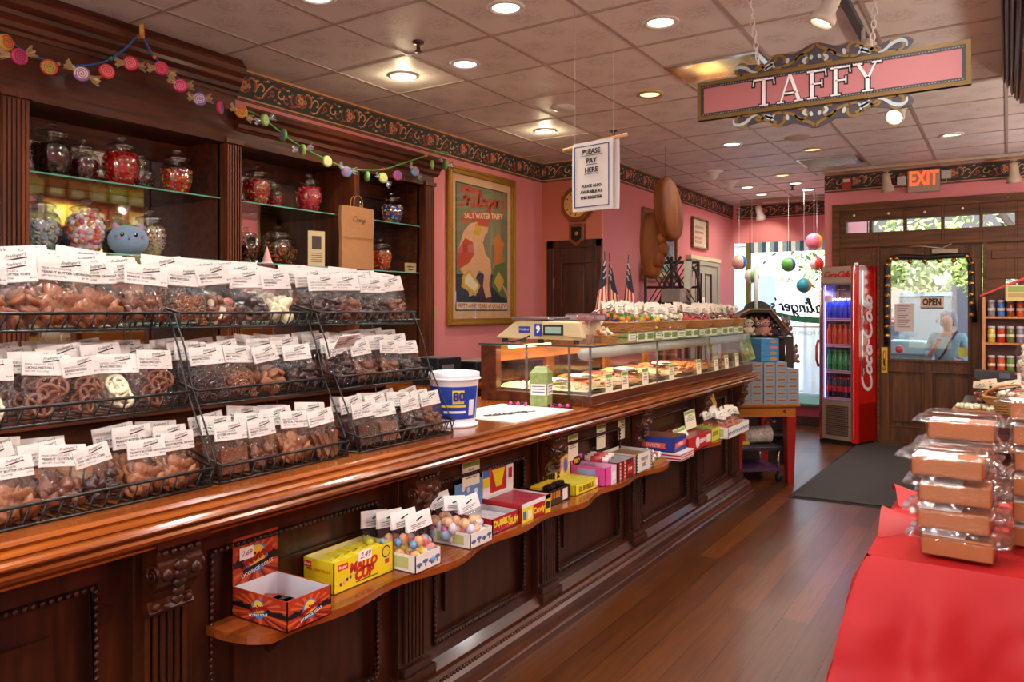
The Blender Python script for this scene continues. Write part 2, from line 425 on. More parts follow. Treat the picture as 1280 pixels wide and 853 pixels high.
# wooden door surround with transom lights
TR = [(-1.537, -1.30, 2.335, 2.47), (-1.27, -.96, 2.335, 2.47), (-.93, -.60, 2.335, 2.47), (-.57, -.25, 2.335, 2.47), (-.22, .06, 2.335, 2.47), (-.02, .08, 1.53, 1.79)]
w = MB()
for a, b_, c, d in holes(-1.66, .52, 0, 2.64, TR + [(-1.2, -.22, 0, 2.16)]): w.box(a, b_, 9.375, 9.5, c, d)
w.box(-1.68, .52, 9.34, 9.38, 2.58, 2.66); w.box(-1.68, -1.60, 9.345, 9.38, 0, 2.58)
w.box(-1.22, -1.19, 9.355, 9.38, 0, 2.18); w.box(-.22, -.19, 9.355, 9.38, 0, 2.18); w.box(-1.66, .52, 9.35, 9.38, 2.17, 2.21)
w.box(-1.54, -1.27, 9.36, 9.38, 1.2, 2.1); w.box(-.14, .3, 9.36, 9.38, 2.0, 2.08); w.box(-1.24, -.2, 9.37, 9.4, 0, .03)
fr = struct('trim_2', w, W_DOORH, bevel=.004)
gl = MB()
for a, b_, c, d in TR: gl.box(a, b_, 9.43, 9.436, c, d)
struct('window_2', gl, PANE)
# the door
dr = MB()
DGL = (-1.085, -.355, .94, 2.02)
for a, b_, c, d in holes(-1.195, -.225, .01, 2.155, [DGL, (-1.1, -.76, .2, .8), (-.68, -.32, .2, .8)]): dr.box(a, b_, 9.40, 9.45, c, d)
dr.box(-1.1, -.76, 9.425, 9.44, .2, .8).box(-.68, -.32, 9.425, 9.44, .2, .8)
dr.box(-1.07, -.79, 9.41, 9.43, .25, .75).box(-.65, -.35, 9.41, 9.43, .25, .75)
for q in (-.76 - .34, -.68): dr.box(q - .012, q + (.352 if q < -1 else .372), 9.39, 9.41, .795, .815); dr.box(q - .012, q + .36, 9.39, 9.41, .19, .205)
dr.box(DGL[0] - .02, DGL[1] + .02, 9.385, 9.405, DGL[2] - .03, DGL[2] - .005)
door = struct('door_1', dr, W_DOOR, bevel=.003)
MB().box(DGL[0], DGL[1], 9.42, 9.426, DGL[2], DGL[3]).build('glass_pane', PANE, door)
h = MB().box(-1.175, -1.115, 9.385, 9.40, .78, 1.06); h.tube([(-1.145, 9.39, 1.02), (-1.145, 9.34, 1.0), (-1.145, 9.335, .9), (-1.145, 9.39, .86)], .009, 8)
h.sphere((-1.145, 9.365, .83), .02, 10, 6); h.build('door_handle', BRASS, door)
h = MB().box(-.68, -.44, 9.32, 9.385, 2.07, 2.115); h.tube([(-.56, 9.35, 2.12), (-.75, 9.30, 2.15), (-.92, 9.38, 2.16)], .008, 6); h.tube([(-.6, 9.35, 2.12), (-.5, 9.33, 2.17)], .008, 6)
tag(h.build('door_closer', pm('#9a8770', .4), door), 'beige metal door closer')
h = MB()
for (x, z) in ((-1.45, 2.53), (-1.1, 2.53), (-.75, 2.52), (-.4, 2.535), (0, 2.62)): h.sphere((x, 9.352, z), .014, 8, 6)
struct('trim_3', h, WHITE)
# back storeroom door in the jog wall
w = MB(); w.box(-4.06, -3.98, 7.0, 7.03, 0, 2.19).box(-3.49, -3.425, 7.0, 7.03, 0, 2.19).box(-4.06, -3.425, 7.0, 7.03, 2.11, 2.19)
struct('trim_4', w, W_DARK, bevel=.004)
w = MB()
for a, b_, c, d in holes(-3.98, -3.49, .01, 2.11, [(-3.88, -3.6, .2, 1.1), (-3.88, -3.6, 1.25, 1.95)]): w.box(a, b_, 7.005, 7.03, c, d)
w.box(-3.88, -3.6, 7.018, 7.03, .2, 1.1).box(-3.88, -3.6, 7.018, 7.03, 1.25, 1.95).box(-3.85, -3.63, 7.01, 7.02, 1.28, 1.92)
d2 = struct('door_2', w, W_DARK, bevel=.003)
MB().box(-3.975, -3.965, 6.99, 7.01, 1.7, 1.8).sphere((-3.93, 6.99, 1.0), .02, 10, 8).build('door_handle', BRASS, d2)
# grey panelled door on the far left wall
w = MB()
HD = [(9.62, 9.86, 1.5, 1.95), (10.0, 10.26, 1.5, 1.95), (9.62, 9.86, .3, 1.2), (10.0, 10.26, .3, 1.2)]
for a, b_, c, d in holes(9.5, 10.5, .01, 2.06, HD): w.box(-3.42, -3.375, a, b_, c, d)
for a, b_, c, d in HD: w.box(-3.42, -3.39, a, b_, c, d)
w.box(-3.42, -3.36, 9.44, 10.56, 2.06, 2.12).box(-3.42, -3.35, 9.4, 10.6, 2.12, 2.17, 1).box(-3.42, -3.36, 9.42, 9.5, 0, 2.06).box(-3.42, -3.36, 10.5, 10.58, 0, 2.06)
for a, b_, c, d in HD:
    w.tube([(-3.378, a, c), (-3.378, b_, c), (-3.378, b_, d), (-3.378, a, d)], .012, 6, 2, closed=True)
struct('door_3', w, [pm('#a09a8c', .5), pm('#c8bf9a', .5), pm('#4a3a30', .5)], bevel=.003)
# window of the bay
w = MB()
w.box(-1.80, -1.77, 11.5, 11.58, .28, 2.46); w.box(-3.255, -3.20, 11.47, 11.56, .28, 2.46)
win = struct('window_1', w, pm('#6d6a2c', .4))
MB().box(-3.22, -1.8, 11.53, 11.536, .28, 2.46).add([(-3.42, 11.40, .28), (-3.24, 11.53, .28), (-3.24, 11.53, 2.46), (-3.42, 11.40, 2.46)], [(0, 1, 2, 3)]).build('pane', PANE, win, recalc=False)
sill = MB().box(-3.42, -1.77, 10.32, 11.55, 0, .25); struct('wall_sill', sill, pm('#b0485a', .6))
struct('trim_5', MB().box(-3.42, -1.77, 10.27, 11.55, .25, .285), pm('#3f7a62', .5), bevel=.01)
struct('baseboard_sill', MB().box(-3.42, -1.77, 10.29, 10.32, 0, .12), W_DARK)
struct('baseboard_left', MB().box(-3.42, -3.395, 7.2, 9.42, 0, .14).box(-4.13, -4.105, 5.2, 7.0, 0, .14), W_DARK)
# valance, lace curtain
va = MB(); n = 48
for i in range(n):
    a = -3.2 + 1.42 * i / n; b_ = a + 1.42 / n
    va.add([(a, 11.46 + .008 * math.sin(i * 1.3), 2.31), (b_, 11.46 + .008 * math.sin((i + 1) * 1.3), 2.31), (b_, 11.46, 2.46), (a, 11.46, 2.46)], [(0, 1, 2, 3)], (i // 2) % 3)
tag(va.build('window_valance', [pm('#31566a', .8), pm('#d8e2e2', .8), pm('#7f9aa0', .8)]), 'narrow green and white striped valance along the top of the bay window', 'valance')
# ------------------------------------------------------------------ wallpaper border
BGR = pm('#28352c', .7); BRED = pm('#9a4438', .7); BGOLD = pm('#cf9a6c', .7); BLINE = pm('#c28a58', .6)
def border(name, p0, p1, nrm, label=None, off=0, L=.475):
    p0, p1 = V(p0), V(p1); d = (p1 - p0); ln = d.length; u = d.normalized(); n_ = V(nrm)
    zb = 2.81
    F = lambda a, b, h: tuple(p0 + u * a + n_ * (.004 + h) + V((0, 0, zb + b)))
    m = MB()
    m.prism([(0, 0), (ln, 0), (ln, .21), (0, .21)], lambda a, b: F(a, b, -.004), lambda a, b: F(a, b, 0), 0)
    for zz, ww, mi in ((.203, .012, 3), (.188, .003, 1), (.022, .010, 3), (.006, .005, 1)): m.ribbon([(0, zz), (ln, zz)], ww, F, .0015, mi)
    def clip(pts): return [p for p in pts if .005 < p[0] < ln - .005]
    a = off - L
    while a < ln + L:
        def rb(pts, w_, mi, h=.002):
            q = clip([(a + x, y) for x, y in pts])
            if len(q) > 1: m.ribbon(q, w_ * 1.25, F, h, mi)
        c = .108
        for k in range(9):
            an = k * 40
            rb(arc(.036 * math.cos(R(an)), c + .036 * math.sin(R(an)), .012, 0, 360, 7, .012), .009, 1 if k % 3 else 2, .002)
        for k in range(6): rb(arc(.019 * math.cos(R(60 * k)), c + .019 * math.sin(R(60 * k)), .007, 0, 360, 6), .006, 2 if k % 2 else 3, .0028)
        rb(arc(0, c, .006, 0, 360, 6), .007, 1, .003)
        rb(arc(.058, c + .008, .03, 150, -60, 9, .045), .010, 1, .0022); rb(arc(.064, c + .01, .036, 130, -50, 9, .05), .004, 2, .003)
        rb(arc(-.058, c - .008, .03, 330, 120, 9, .045), .010, 1, .0022)
        rb([(.08, c - .05), (.11, c - .066), (.15, c - .05), (.17, c - .015), (.2, c + .02), (.235, c + .045), (.27, c + .035)], .009, 1, .0018)
        rb([(.1, c - .058), (.14, c - .052), (.165, c - .015), (.2, c + .025), (.235, c + .052)], .004, 2, .003)
        rb(arc(.135, c + .012, .024, -80, 190, 9), .007, 2, .0025); rb(arc(.30, c + .0, .026, 100, 370, 9), .007, 2, .0025)
        rb(arc(.225, c - .008, .016, 0, 360, 7), .008, 1, .002); rb(arc(.345, c - .03, .020, 60, 330, 8), .008, 1, .002)
        for (x_, z_, q) in ((.105, .05, 2), (.16, .058, 1), (.19, .066, 2), (.25, -.045, 1), (.28, -.058, 2), (.32, .052, 1), (.36, .045, 2), (.385, -.06, 1), (.20, -.035, 1), (.09, .012, 1), (.375, .01, 2), (.29, .035, 1)):
            rb([(x_ - .011, c + z_ - .006), (x_, c + z_ + .004), (x_ + .013, c + z_ - .002)], .008, q, .002)
        a += L
    o = m.build(name, [BGR, BRED, BGOLD, BLINE]); o['kind'] = 'structure'
    return o
border('trim_6', (-4.13, 3.13, 0), (-4.13, 7.03, 0), (1, 0, 0), off=.12)
border('trim_7', (-4.13, 7.03, 0), (-3.42, 7.03, 0), (0, -1, 0))
border('trim_8', (-3.42, 7.03, 0), (-3.42, 11.38, 0), (1, 0, 0), off=.1)
border('trim_9', (-3.40, 11.40, 0), (-3.2, 11.5, 0), (.5, -.86, 0))
border('trim_10', (-3.2, 11.5, 0), (-1.77, 11.5, 0), (0, -1, 0), off=.2)
border('trim_11', (-1.77, 9.4, 0), (1.6, 9.4, 0), (0, -1, 0), off=.33)

# ------------------------------------------------------------------ ceiling fixtures
LAMP_W = glow('warm_lamp', (1, .82, .55), 14); LAMP_D = glow('dim_lamp', (1, .72, .35), 2.6); LAMP_C = glow('cool_lamp', (.85, .93, 1), 10); LAMP_M = glow('soft_lamp', (1, .86, .66), 6)
TRIMR = pm('#d8cfc4', .4); REFL = plain('lamp_reflector', '#c9a56a', .3, metal=.7)
def light(name, kind, loc, power, color, size=.1, spot=None, rot=(0, 0, 0), blend=.6):
    l = bpy.data.lights.new(name, kind); l.energy = power; l.color = color
    if kind == 'AREA': l.shape = 'DISK'; l.size = size
    elif kind == 'SUN': l.angle = R(2)
    else: l.shadow_soft_size = size
    if kind == 'SPOT': l.spot_size = R(spot or 120); l.spot_blend = blend
    o = bpy.data.objects.new(name, l); col.objects.link(o); o.location = loc; o.rotation_euler = rot
    return o
DL = [  # x, y, kind, label
 (-3.36, 3.91, 'W', 'glowing warm downlight above the jar cabinet, in the tile row nearest the wall'),
 (-2.87, 3.93, 'C', 'cool white downlight beside the first sprinkler head, showing as a crescent'),
 (-2.16, 3.31, 'M', 'round downlight at the top edge of the picture left of the big return grille'),
 (-1.57, 3.93, 'M', 'pale downlight in the sooty tile left of the pink hanging sign'),
 (-2.16, 5.2, 'D', 'amber downlight between the paper sign and the pink hanging sign'),
 (-3.36, 5.77, 'W', 'glowing warm downlight near the inner wall corner left of the paper sign'),
 (-2.87, 2.69, 'C', 'cool white downlight cut by the top edge of the picture'),
 (-2.165, 7.17, 'C', 'cool white downlight just below the left end of the pink hanging sign'),
 (-1.585, 7.84, 'D', 'amber downlight directly in front of the far air vent'),
 (-2.177, 9.14, 'D', 'dim amber downlight right of the twin white lamp heads'),
 (-2.183, 9.80, 'M', 'small warm downlight between the dim amber one and the bay window'),
 (-2.16, 10.41, 'C', 'small cool downlight nearest the bay window on the right'),
 (-2.762, 9.79, 'M', 'small warm downlight farthest left over the bay entrance'),
 (-2.772, 10.50, 'M', 'small warm downlight just above the far spotlight'),
 (-.415, 7.83, 'M', 'pale flat downlight right of the sign over the entrance door'),
]
def downlight(x, y, k, label=None, p=1.0):
    t = empty('ceiling_downlight', (x, y, CZ), label=label, cat='ceiling light', group='recessed ceiling downlights')
    m = MB(); m.lathe([(.098, 0), (.098, -.008), (.078, -.012), (.070, -.004), (.066, .0)], n=28); m.build('trim_ring', TRIMR if k != 'D' else REFL, t)
    lamp = {'W': LAMP_W, 'C': LAMP_C, 'M': LAMP_M, 'D': LAMP_D}[k]
    m = MB(); m.lathe([(.0, -.004), (.04, -.0045), (.069, -.003)], n=24); m.build('lamp_lens', lamp, t)
    c = {'W': (1, .86, .68), 'C': (.92, .96, 1), 'M': (1, .92, .82), 'D': (1, .85, .65)}[k]
    pw = {'W': 34, 'C': 26, 'M': 30, 'D': 12}[k] * p
    o = light('downlight_beam', 'SPOT', (x, y, CZ - .02), pw * LP, c, .06, 160, blend=.9)
    if k == 'W': light('eyeball_bulb', 'POINT', (x, y, CZ - .06), 5, (1, .8, .5), .04)
LP = 1.9
for x, y, k, l in DL: downlight(x, y, k, l)
for i, (x, y) in enumerate([(-.95, 1.6), (-2.165, .8), (-2.87, 1.47), (-.35, .6), (.95, 3.3), (.5, 3.9), (.95, 5.2), (.5, 6.6), (-1.0, -.6), (.25, -1.2), (-2.6, -.9), (-.35, 3.0)]):  # unseen downlights added to brighten the room
    t = empty('ceiling_downlight', (x, y, CZ), label='recessed warm downlight over the front of the shop, outside the picture', cat='ceiling light', group='downlights outside the picture')
    m = MB(); m.lathe([(.098, 0), (.098, -.008), (.078, -.012), (.070, -.004), (.066, .0)], n=20); m.build('trim_ring', TRIMR, t)
    MB().lathe([(.0, -.004), (.04, -.0045), (.069, -.003)], n=20).build('lamp_lens', LAMP_M, t)
    light('downlight_beam', 'SPOT', (x, y, CZ - .02), 60 * LP, (1, .95, .91), .07, 160, blend=.9)
for (x, y, z, p_) in ((.9, .2, 2.35, 70), (-1.3, -1.4, 2.35, 100), (-3.0, -1.6, 2.35, 60), (.9, 3.6, 2.45, 55), (.9, 5.8, 2.45, 80), (.9, 8.0, 2.45, 70)):  # globe lamps added out of view to lift the ceiling and walls
    t = empty('fill_globe', (x, y, z), label='opal glass globe pendant lamp over the shop floor, outside the picture', cat='pendant lamp', group='globe pendants outside the picture')
    MB().sphere((0, 0, 0), .13, 20, 14).build('globe', glow('fill_globe_glow', (1, .93, .84), 3), t)
    MB().tube([(0, 0, .13), (0, 0, CZ - z)], .01, 6).lathe([(0, .12), (.05, .12), (.05, .16), (0, .17)], n=14).build('stem', BRASS, t)
    for dx, dy in ((0, 0),): l = light('fill_globe_light', 'POINT', (x, y, z - .16), p_, (1, .95, .90), .13)
def sprinkler(x, y, label):
    m = MB(); m.lathe([(0, 0), (.035, 0), (.03, -.012), (.012, -.014), (.012, -.05), (.02, -.055), (.02, -.062), (0, -.063)], n=14)
    tag(m.build('sprinkler_head', pm('#5b4538', .35, metal=.7), None, loc=(x, y, CZ)), label, 'sprinkler', 'ceiling sprinklers')
sprinkler(-2.862, 3.464, 'brass sprinkler head above the cabinet, nearest one to the camera')
sprinkler(-2.859, 6.08, 'brass sprinkler head just above the hanging paper sign')
sprinkler(-2.25, 9.95, 'tiny far sprinkler head left of the cool downlight near the bay')
m = MB(); m.lathe([(0, -.03), (.05, -.028), (.085, -.015), (.095, 0)], n=24)
tag(m.build('smoke_detector', TRIMR, None, loc=(-2.856, 5.178, CZ)), 'flat round off-white cover on the ceiling above the paper sign', 'ceiling disc')
m = MB(); m.lathe([(0, -.01), (.1, -.01), (.108, -.004), (.115, 0)], n=28)
tag(m.build('ceiling_speaker', pm('#b89f92', .6), None, loc=(-1.589, 7.224, CZ)), 'round pinkish ceiling speaker grille below the middle of the pink sign', 'speaker')
for (x, y, l) in ((-2.76, 8.46, 'white twin lamp head under the ceiling, nearer of the two'), (-2.795, 9.2, 'white cone lamp head under the ceiling, farther of the two')):
    t = empty('emergency_lamp', (x, y, CZ), label=l, cat='emergency lamp', group='white cone lamps')
    MB().lathe([(.1, 0), (.1, -.012), (.07, -.02), (.03, -.09), (.0, -.1)], n=18).build('cone', WHITE, t)
    MB().lathe([(.11, .0), (.112, -.006), (.1, -.008)], n=18).build('base_ring', TRIMR, t)
def vent(name, x0, x1, y0, y1, label, n, m_):
    t = empty(name, ((x0 + x1) / 2, (y0 + y1) / 2, CZ), label=label, cat='vent')
    f = MB(); dx, dy = (x1 - x0) / 2, (y1 - y0) / 2
    for a, b_, c, d in holes(-dx, dx, -dy, dy, [(-dx + .03, dx - .03, -dy + .03, dy - .03)]): f.box(a, b_, c, d, -.014, -.002)
    f.build('frame', m_, t); MB().box(-dx + .02, dx - .02, -dy + .02, dy - .02, -.003, -.001).build('gap_shade', INK, t)  # black sheet stands in for the shade between the slats
    for k in range(n):
        y = -dy + .05 + (2 * dy - .1) * k / (n - 1)
        s = MB(); s.add([(-dx + .03, y - .012, -.004), (dx - .03, y - .012, -.004), (dx - .03, y + .014, -.022), (-dx + .03, y + .014, -.022)], [(0, 1, 2, 3)]); s.build('slat', m_, t)
    return t
vent('air_vent', -1.84, -1.25, 4.65, 5.05, 'shiny metal air vent behind the left end of the pink hanging sign', 6, CHROME)
vent('air_vent', -1.84, -1.25, 8.25, 8.75, 'shiny metal air vent in front of the door wall', 7, CHROME)
t = empty('return_grille', (-1.54, 3.0, CZ), label='large square air diffuser at the top edge, above the sooty tile', cat='vent')
for i in range(4):
    a = .29 - .07 * i
    f = MB()
    for q in holes(-a, a, -a, a, [(-a + .03, a - .03, -a + .03, a - .03)]): f.box(*q[:2], *q[2:], -.018 + .003 * i, -.003)
    f.build('diffuser_ring', pm('#b3a39a', .4), t)
# track spotlights
tr = empty('light_track', (-.68, 3.6, CZ), label='ceiling light track with two white spotlights above the pink sign', cat='track light')
MB().box(-.02, .02, -1.2, 1.3, -.035, -.003).build('track_rail', pm('#3c3a38', .4), tr)
def spot_head(parent, p, aim, mat_, r=.05, ln=.15, lamp=LAMP_W, lit=True):
    p = V(p); a = V(aim).normalized(); q = a.to_track_quat('Z', 'Y').to_matrix().to_4x4(); M = Matrix.Translation(p) @ q
    h = MB(); h.lathe([(0, -ln * .55), (r * .6, -ln * .5), (r * .68, -ln * .3), (r * .72, ln * .1), (r * 1.05, ln * .28), (r * 1.08, ln * .5), (r * .92, ln * .5), (r * .85, ln * .35)], n=22, M=M)
    o = h.build('lamp_head', mat_, parent)
    MB().lathe([(0, ln * .36), (r * .85, ln * .36)], n=18, M=M).build('bulb', lamp if lit else pm('#8c8478', .4), parent)
    MB().tube([p + V((0, 0, .14)), p + V((0, 0, .05)), p], .011, 8).build('bracket', mat_, parent)
OFFW = pm('#d9d2c6', .35)
spot_head(tr, (-.02, .22, -.14), (-.35, -.1, -.8), OFFW, .055, .17); spot_head(tr, (.02, .95, -.16), (-.5, .2, -.6), OFFW, .05, .15, lit=False)
light('track_spot', 'SPOT', (-.72, 3.8, 2.78), 30, (1, .85, .65), .04, 70, (R(-10), R(-20), 0))
def wall_spot(x, y, z, aim, mat_, label, lit, rail):
    t = empty('spotlight', (x, y, z), label=label, cat='spotlight', group='beige spotlights')
    spot_head(t, (0, 0, 0), aim, mat_, .062, .2, lit=lit)
    MB().box(-.03, .03, -.015, .015, .12, .14).build('mounting_plate', pm('#a88a4a', .4), t)
CRM = pm('#b7a78f', .4)
wall_spot(-1.09, 9.12, 2.83, (.1, .1, -1), CRM, 'beige cylinder spotlight left of the exit sign', False, 0)
wall_spot(.05, 9.12, 2.83, (.05, .15, -1), CRM, 'beige cylinder spotlight right of the exit sign at the picture edge', False, 0)
wall_spot(-2.93, 11.0, 2.83, (.15, .3, -.9), OFFW, 'lit beige spotlight in front of the bay window wallpaper', True, 0)
light('bay_spot', 'SPOT', (-2.9, 11.05, 2.72), 14, (1, .85, .65), .04, 110, (R(45), R(12), 0))
t = empty('spotlight', (-.54, 5.0, 2.62), label='lit spotlight glowing just below the right scroll of the pink sign', cat='spotlight')
spot_head(t, (0, 0, 0), (-.25, -.75, -.6), OFFW, .05, .12, LAMP_W)
MB().tube([(0, 0, .13), (0, 0, .4)], .008, 6).build('drop_rod', OFFW, t)
struct('trim_12', MB().box(-1.72, 1.5, 9.03, 9.07, CZ - .04, CZ - .007).box(-3.2, -1.9, 10.98, 11.02, CZ - .04, CZ - .007), pm('#a8947f', .4))

# exit sign
t = empty('exit_sign', (-.76, 9.36, 2.855), label='lit red exit sign high above the door with two lamp heads', cat='exit sign')
MB().box(-.155, .155, -.03, .03, -.12, .12).build('housing', pm('#a08f7a', .45), t, bevel=.01)
m = MB(); text_into(m, 'EXIT', Matrix.Translation((0, -.036, .02)) @ frame((0, 0, 0), (1, 0, 0), (0, 0, 1)) @ Matrix.Diagonal((.8, 1.25, 1, 1)), .17, bold=.004)
m.build('lettering', glow('exit_red', (1, .07, .02), 3.2), t)
for s in (-1, 1):
    q = MB().box(s * .21 - .045, s * .21 + .045, -.03, .02, -.01 + s * .015, .08 + s * .015); q.tube([(s * .15, 0, -.03), (s * .21, 0, -.03), (s * .21, 0, 0)], .008, 6)
    q.build('lamp_head', pm('#b9b2a8', .35, metal=.3), t, bevel=.008)
t = empty('fire_alarm', (-1.53, 9.385, 2.9), label='small red fire alarm box on the wallpaper border left of the exit sign', cat='fire alarm')
MB().box(-.05, .05, -.03, 0, -.07, .06).build('alarm_body', pm('#a3301f', .4), t, bevel=.006)
MB().box(-.035, .035, -.038, -.028, .01, .045).build('strobe', pm('#d8cfc8', .2), t)
# ------------------------------------------------------------------ sales counter
CT = .985; LX = -1.71; Y0, Y1 = -.6, 6.38
cnt = empty('sales_counter', (-1.9, 3, 0), label='long dark mahogany shop counter with carved corbels and panelled front', cat='counter')
def part(mb, name, m, parent, bevel=0):
    o = mb.build(name, m, None, bevel); p = parent
    o.parent = p; o.matrix_parent_inverse = Matrix.Translation(p.location).inverted() if p.rotation_euler.z == 0 else (Matrix.Translation(p.location) @ Matrix.Rotation(p.rotation_euler.z, 4, 'Z')).inverted()
    return o
prof = [(-2.5, CT), (-1.772, CT), (-1.764, CT - .003), (-1.760, CT - .009), (-1.768, CT - .012), (-1.768, CT - .016), (-1.752, CT - .020), (-1.742, CT - .027), (-1.745, CT - .031), (-1.728, CT - .032), (-1.718, CT - .036), (-1.715, CT - .042), (-1.719, CT - .048), (-1.735, CT - .051),
        (-1.738, CT - .054), (-1.722, CT - .057), (-1.719, CT - .064), (-1.726, CT - .074), (-1.745, CT - .083), (-1.766, CT - .086), (-1.766, CT - .090), (-1.756, CT - .092), (-1.756, CT - .097), (-1.80, CT - .1), (-1.80, CT - .07), (-2.5, CT - .07)]
prof = [(x + (LX + .004 + 1.714 if x > -1.79 else 0), z) for x, z in prof]
top = MB(); top.prism(prof, lambda a, b: (a, Y0, b), lambda a, b: (a, Y1, b))
part(top, 'counter_top', W_TOP, cnt)
c = MB(); y = .4
while y < 6.3:
    for k in range(3): c.sphere((LX - .002, y + k * .014, CT - .042), .006, 6, 5, sc3=(1, 1.1, .9))
    y += .105
part(c, 'carved_bead', W_TOP, cnt)
PY = [.2, 1.19, 2.18, 3.15, 4.18, 5.27, 6.15]
body = MB(); hs = []
for a, b_ in zip(PY[:-1], PY[1:]): hs.append((a + .16, b_ - .16, .19, .80))
for a, b_, c_, d in holes(-.5, 6.24, .08, .90, hs): body.box(-2.46, -1.86, a, b_, c_, d)
for h_ in hs: body.box(-2.46, -1.885, h_[0], h_[1], h_[2], h_[3]); body.box(-1.885, -1.872, h_[0] + .09, h_[1] - .09, h_[2] + .09, h_[3] - .09)
part(body, 'counter_body', W_DARK, cnt)
rp = MB()
for h_ in hs:
    rp.tube([(-1.862, h_[0], h_[2]), (-1.862, h_[1], h_[2]), (-1.862, h_[1], h_[3]), (-1.862, h_[0], h_[3])], .012, 6, closed=True)
    for (ya, yb, za, zb) in ((h_[0], h_[1], h_[2], h_[2]), (h_[1], h_[1], h_[2], h_[3]), (h_[0], h_[1], h_[3], h_[3]), (h_[0], h_[0], h_[2], h_[3])):
        n = max(2, int((abs(yb - ya) + abs(zb - za)) / .019))
        for k in range(n):
            f = (k + .5) / n
            rp.sphere((-1.850, ya + (yb - ya) * f, za + (zb - za) * f), .0068, 6, 4, sc3=(.8, 1.1, 1.1))
part(rp, 'panel_moulding', W_DARK, cnt)
pl = MB()
pp = [(-1.9, 0), (-1.715, 0), (-1.715, .03), (-1.722, .036), (-1.73, .038), (-1.735, .048), (-1.742, .052), (-1.742, .085), (-1.755, .10), (-1.765, .102), (-1.78, .115), (-1.80, .118), (-1.83, .15), (-1.9, .15)]
pl.prism(pp, lambda a, b: (a, -.55, b), lambda a, b: (a, 6.27, b))
for k in range(330): pl.sphere((-1.758, -.4 + k * .02, .104), .008, 5, 4)
part(pl, 'plinth', W_MID, cnt)
for i, py in enumerate(PY[1:]):
    w = .062; p = MB()
    p.box(-1.86, -1.825, py - w - .02, py + w + .02, .14, .905)
    for k in range(6):
        yy = py - w + (k + .5) * 2 * w / 6; p.box(-1.826, -1.812, yy - .007, yy + .007, .2, .70)
    p.box(-1.86, -1.79, py - w - .03, py + w + .03, .12, .16).box(-1.86, -1.80, py - w - .015, py + w + .015, .16, .19)
    part(p, 'pilaster', W_DARK, cnt, .003)
    # carved corbel: profile in x-z, extruded along y
    cp = [(-1.82, .905), (-1.745, .905), (-1.745, .885), (-1.755, .875), (-1.76, .862), (-1.762, .85), (-1.752, .84), (-1.75, .81), (-1.762, .785), (-1.785, .765), (-1.80, .74), (-1.795, .725), (-1.788, .715), (-1.795, .705), (-1.82, .70)]
    c = MB(); c.prism(cp, lambda a, b: (a, py - w, b), lambda a, b: (a, py + w, b))
    for s in (-1, 1):
        sp = [(-1.775 + r_ * math.cos(t_), py + s * (w + .002), .815 + r_ * math.sin(t_)) for r_, t_ in [(.026 * (1 - k / 22), k * .55) for k in range(20)]]
        c.tube(sp, .005, 5)
        c.sphere((-1.752, py + s * .04, .815), .018, 8, 6, sc3=(.8, .9, 1))
        c.sphere((-1.79, py + s * .045, .73), .012, 8, 6)
    for k in range(5):
        c.sphere((-1.752 - .004 * k, py, .83 - .022 * k), .018 - .001 * k, 8, 6, sc3=(.7, 1.3, 1), wob=.3, seed=k)
        c.sphere((-1.75, py - .045 + k * .0225, .87), .009, 6, 5)
    c.box(-1.81, -1.738, py - w - .01, py + w + .01, .885, .907)
    part(c, 'corbel', W_MID, cnt)
# ledge with scalloped edge
lg = empty('display_ledge', (-1.75, 3.6, .58), label='narrow scalloped wooden ledge along the counter front holding candy boxes', cat='ledge')
n = 240; ly0, ly1 = 1.34, 5.75
def lx(y):
    f = (y - 1.19) % .97 / .97
    s = .018 * math.cos(f * 4 * PI) + .012 * math.cos(f * 2 * PI)
    e = min(1, (y - ly0) / .06) ** .5 if y > ly0 else 0
    return -1.86 + (.215 + s) * (.35 + .65 * e)
pts = [(-1.86, ly0)] + [(lx(ly0 + (ly1 - ly0) * k / n), ly0 + (ly1 - ly0) * k / n) for k in range(n + 1)] + [(-1.86, ly1)]
part(MB().prism(pts, lambda a, b: (a, b, .575), lambda a, b: (a, b, .6)), 'shelf_board', W_LEDGE, lg)
for py in (1.55, 2.0, 2.5, 2.95, 3.5, 3.95, 4.55, 5.0, 5.5):
    part(MB().prism([(-1.86, .575), (-1.71, .575), (-1.73, .555), (-1.78, .53), (-1.80, .49), (-1.835, .46), (-1.86, .46)], lambda a, b: (a, py - .012, b), lambda a, b: (a, py + .012, b)), 'bracket', W_DARK, lg)

# ------------------------------------------------------------------ jar cabinet on the left wall
cab = empty('jar_cabinet', (-4.1, 3, 0), label='tall dark wood back cabinet with mirrored bays and glass shelves', cat='cabinet')
MX = -4.47
# the wall behind the mirrored niche is cut by the cabinet carcass
def fluted(y0, y1, z0, z1, x=-4.03):
    p = MB(); p.box(-4.12, x - .012, y0, y1, z0, z1); n = 6; d = (y1 - y0) / n
    for k in range(n): p.box(x - .012, x, y0 + k * d + .004, y0 + (k + 1) * d - .004, z0 + .02, z1 - .04)
    p.box(-4.12, x + .012, y0 - .01, y1 + .01, z1 - .03, z1)
    return p
for (a, b_) in ((.5, .62), (1.79, 1.915), (3.05, 3.16), (4.97, 5.09)): part(fluted(a, b_, .9, 2.53), 'post', W_CABV, cab)
part(MB().box(MX, -4.04, 4.16, 4.21, .9, 2.53), 'divider', W_CABV, cab)
for (a, b_) in ((.6, .63), (1.78, 1.80), (1.90, 1.915), (3.05, 3.065), (3.145, 3.16), (4.97, 4.985), (5.04, 5.09)): part(MB().box(MX, -4.1, a, b_, .9, 2.53), 'side_panel', W_CAB, cab)
part(MB().box(MX - .03, MX - .005, .5, 5.09, .9, 2.75), 'back_panel', W_CAB, cab)
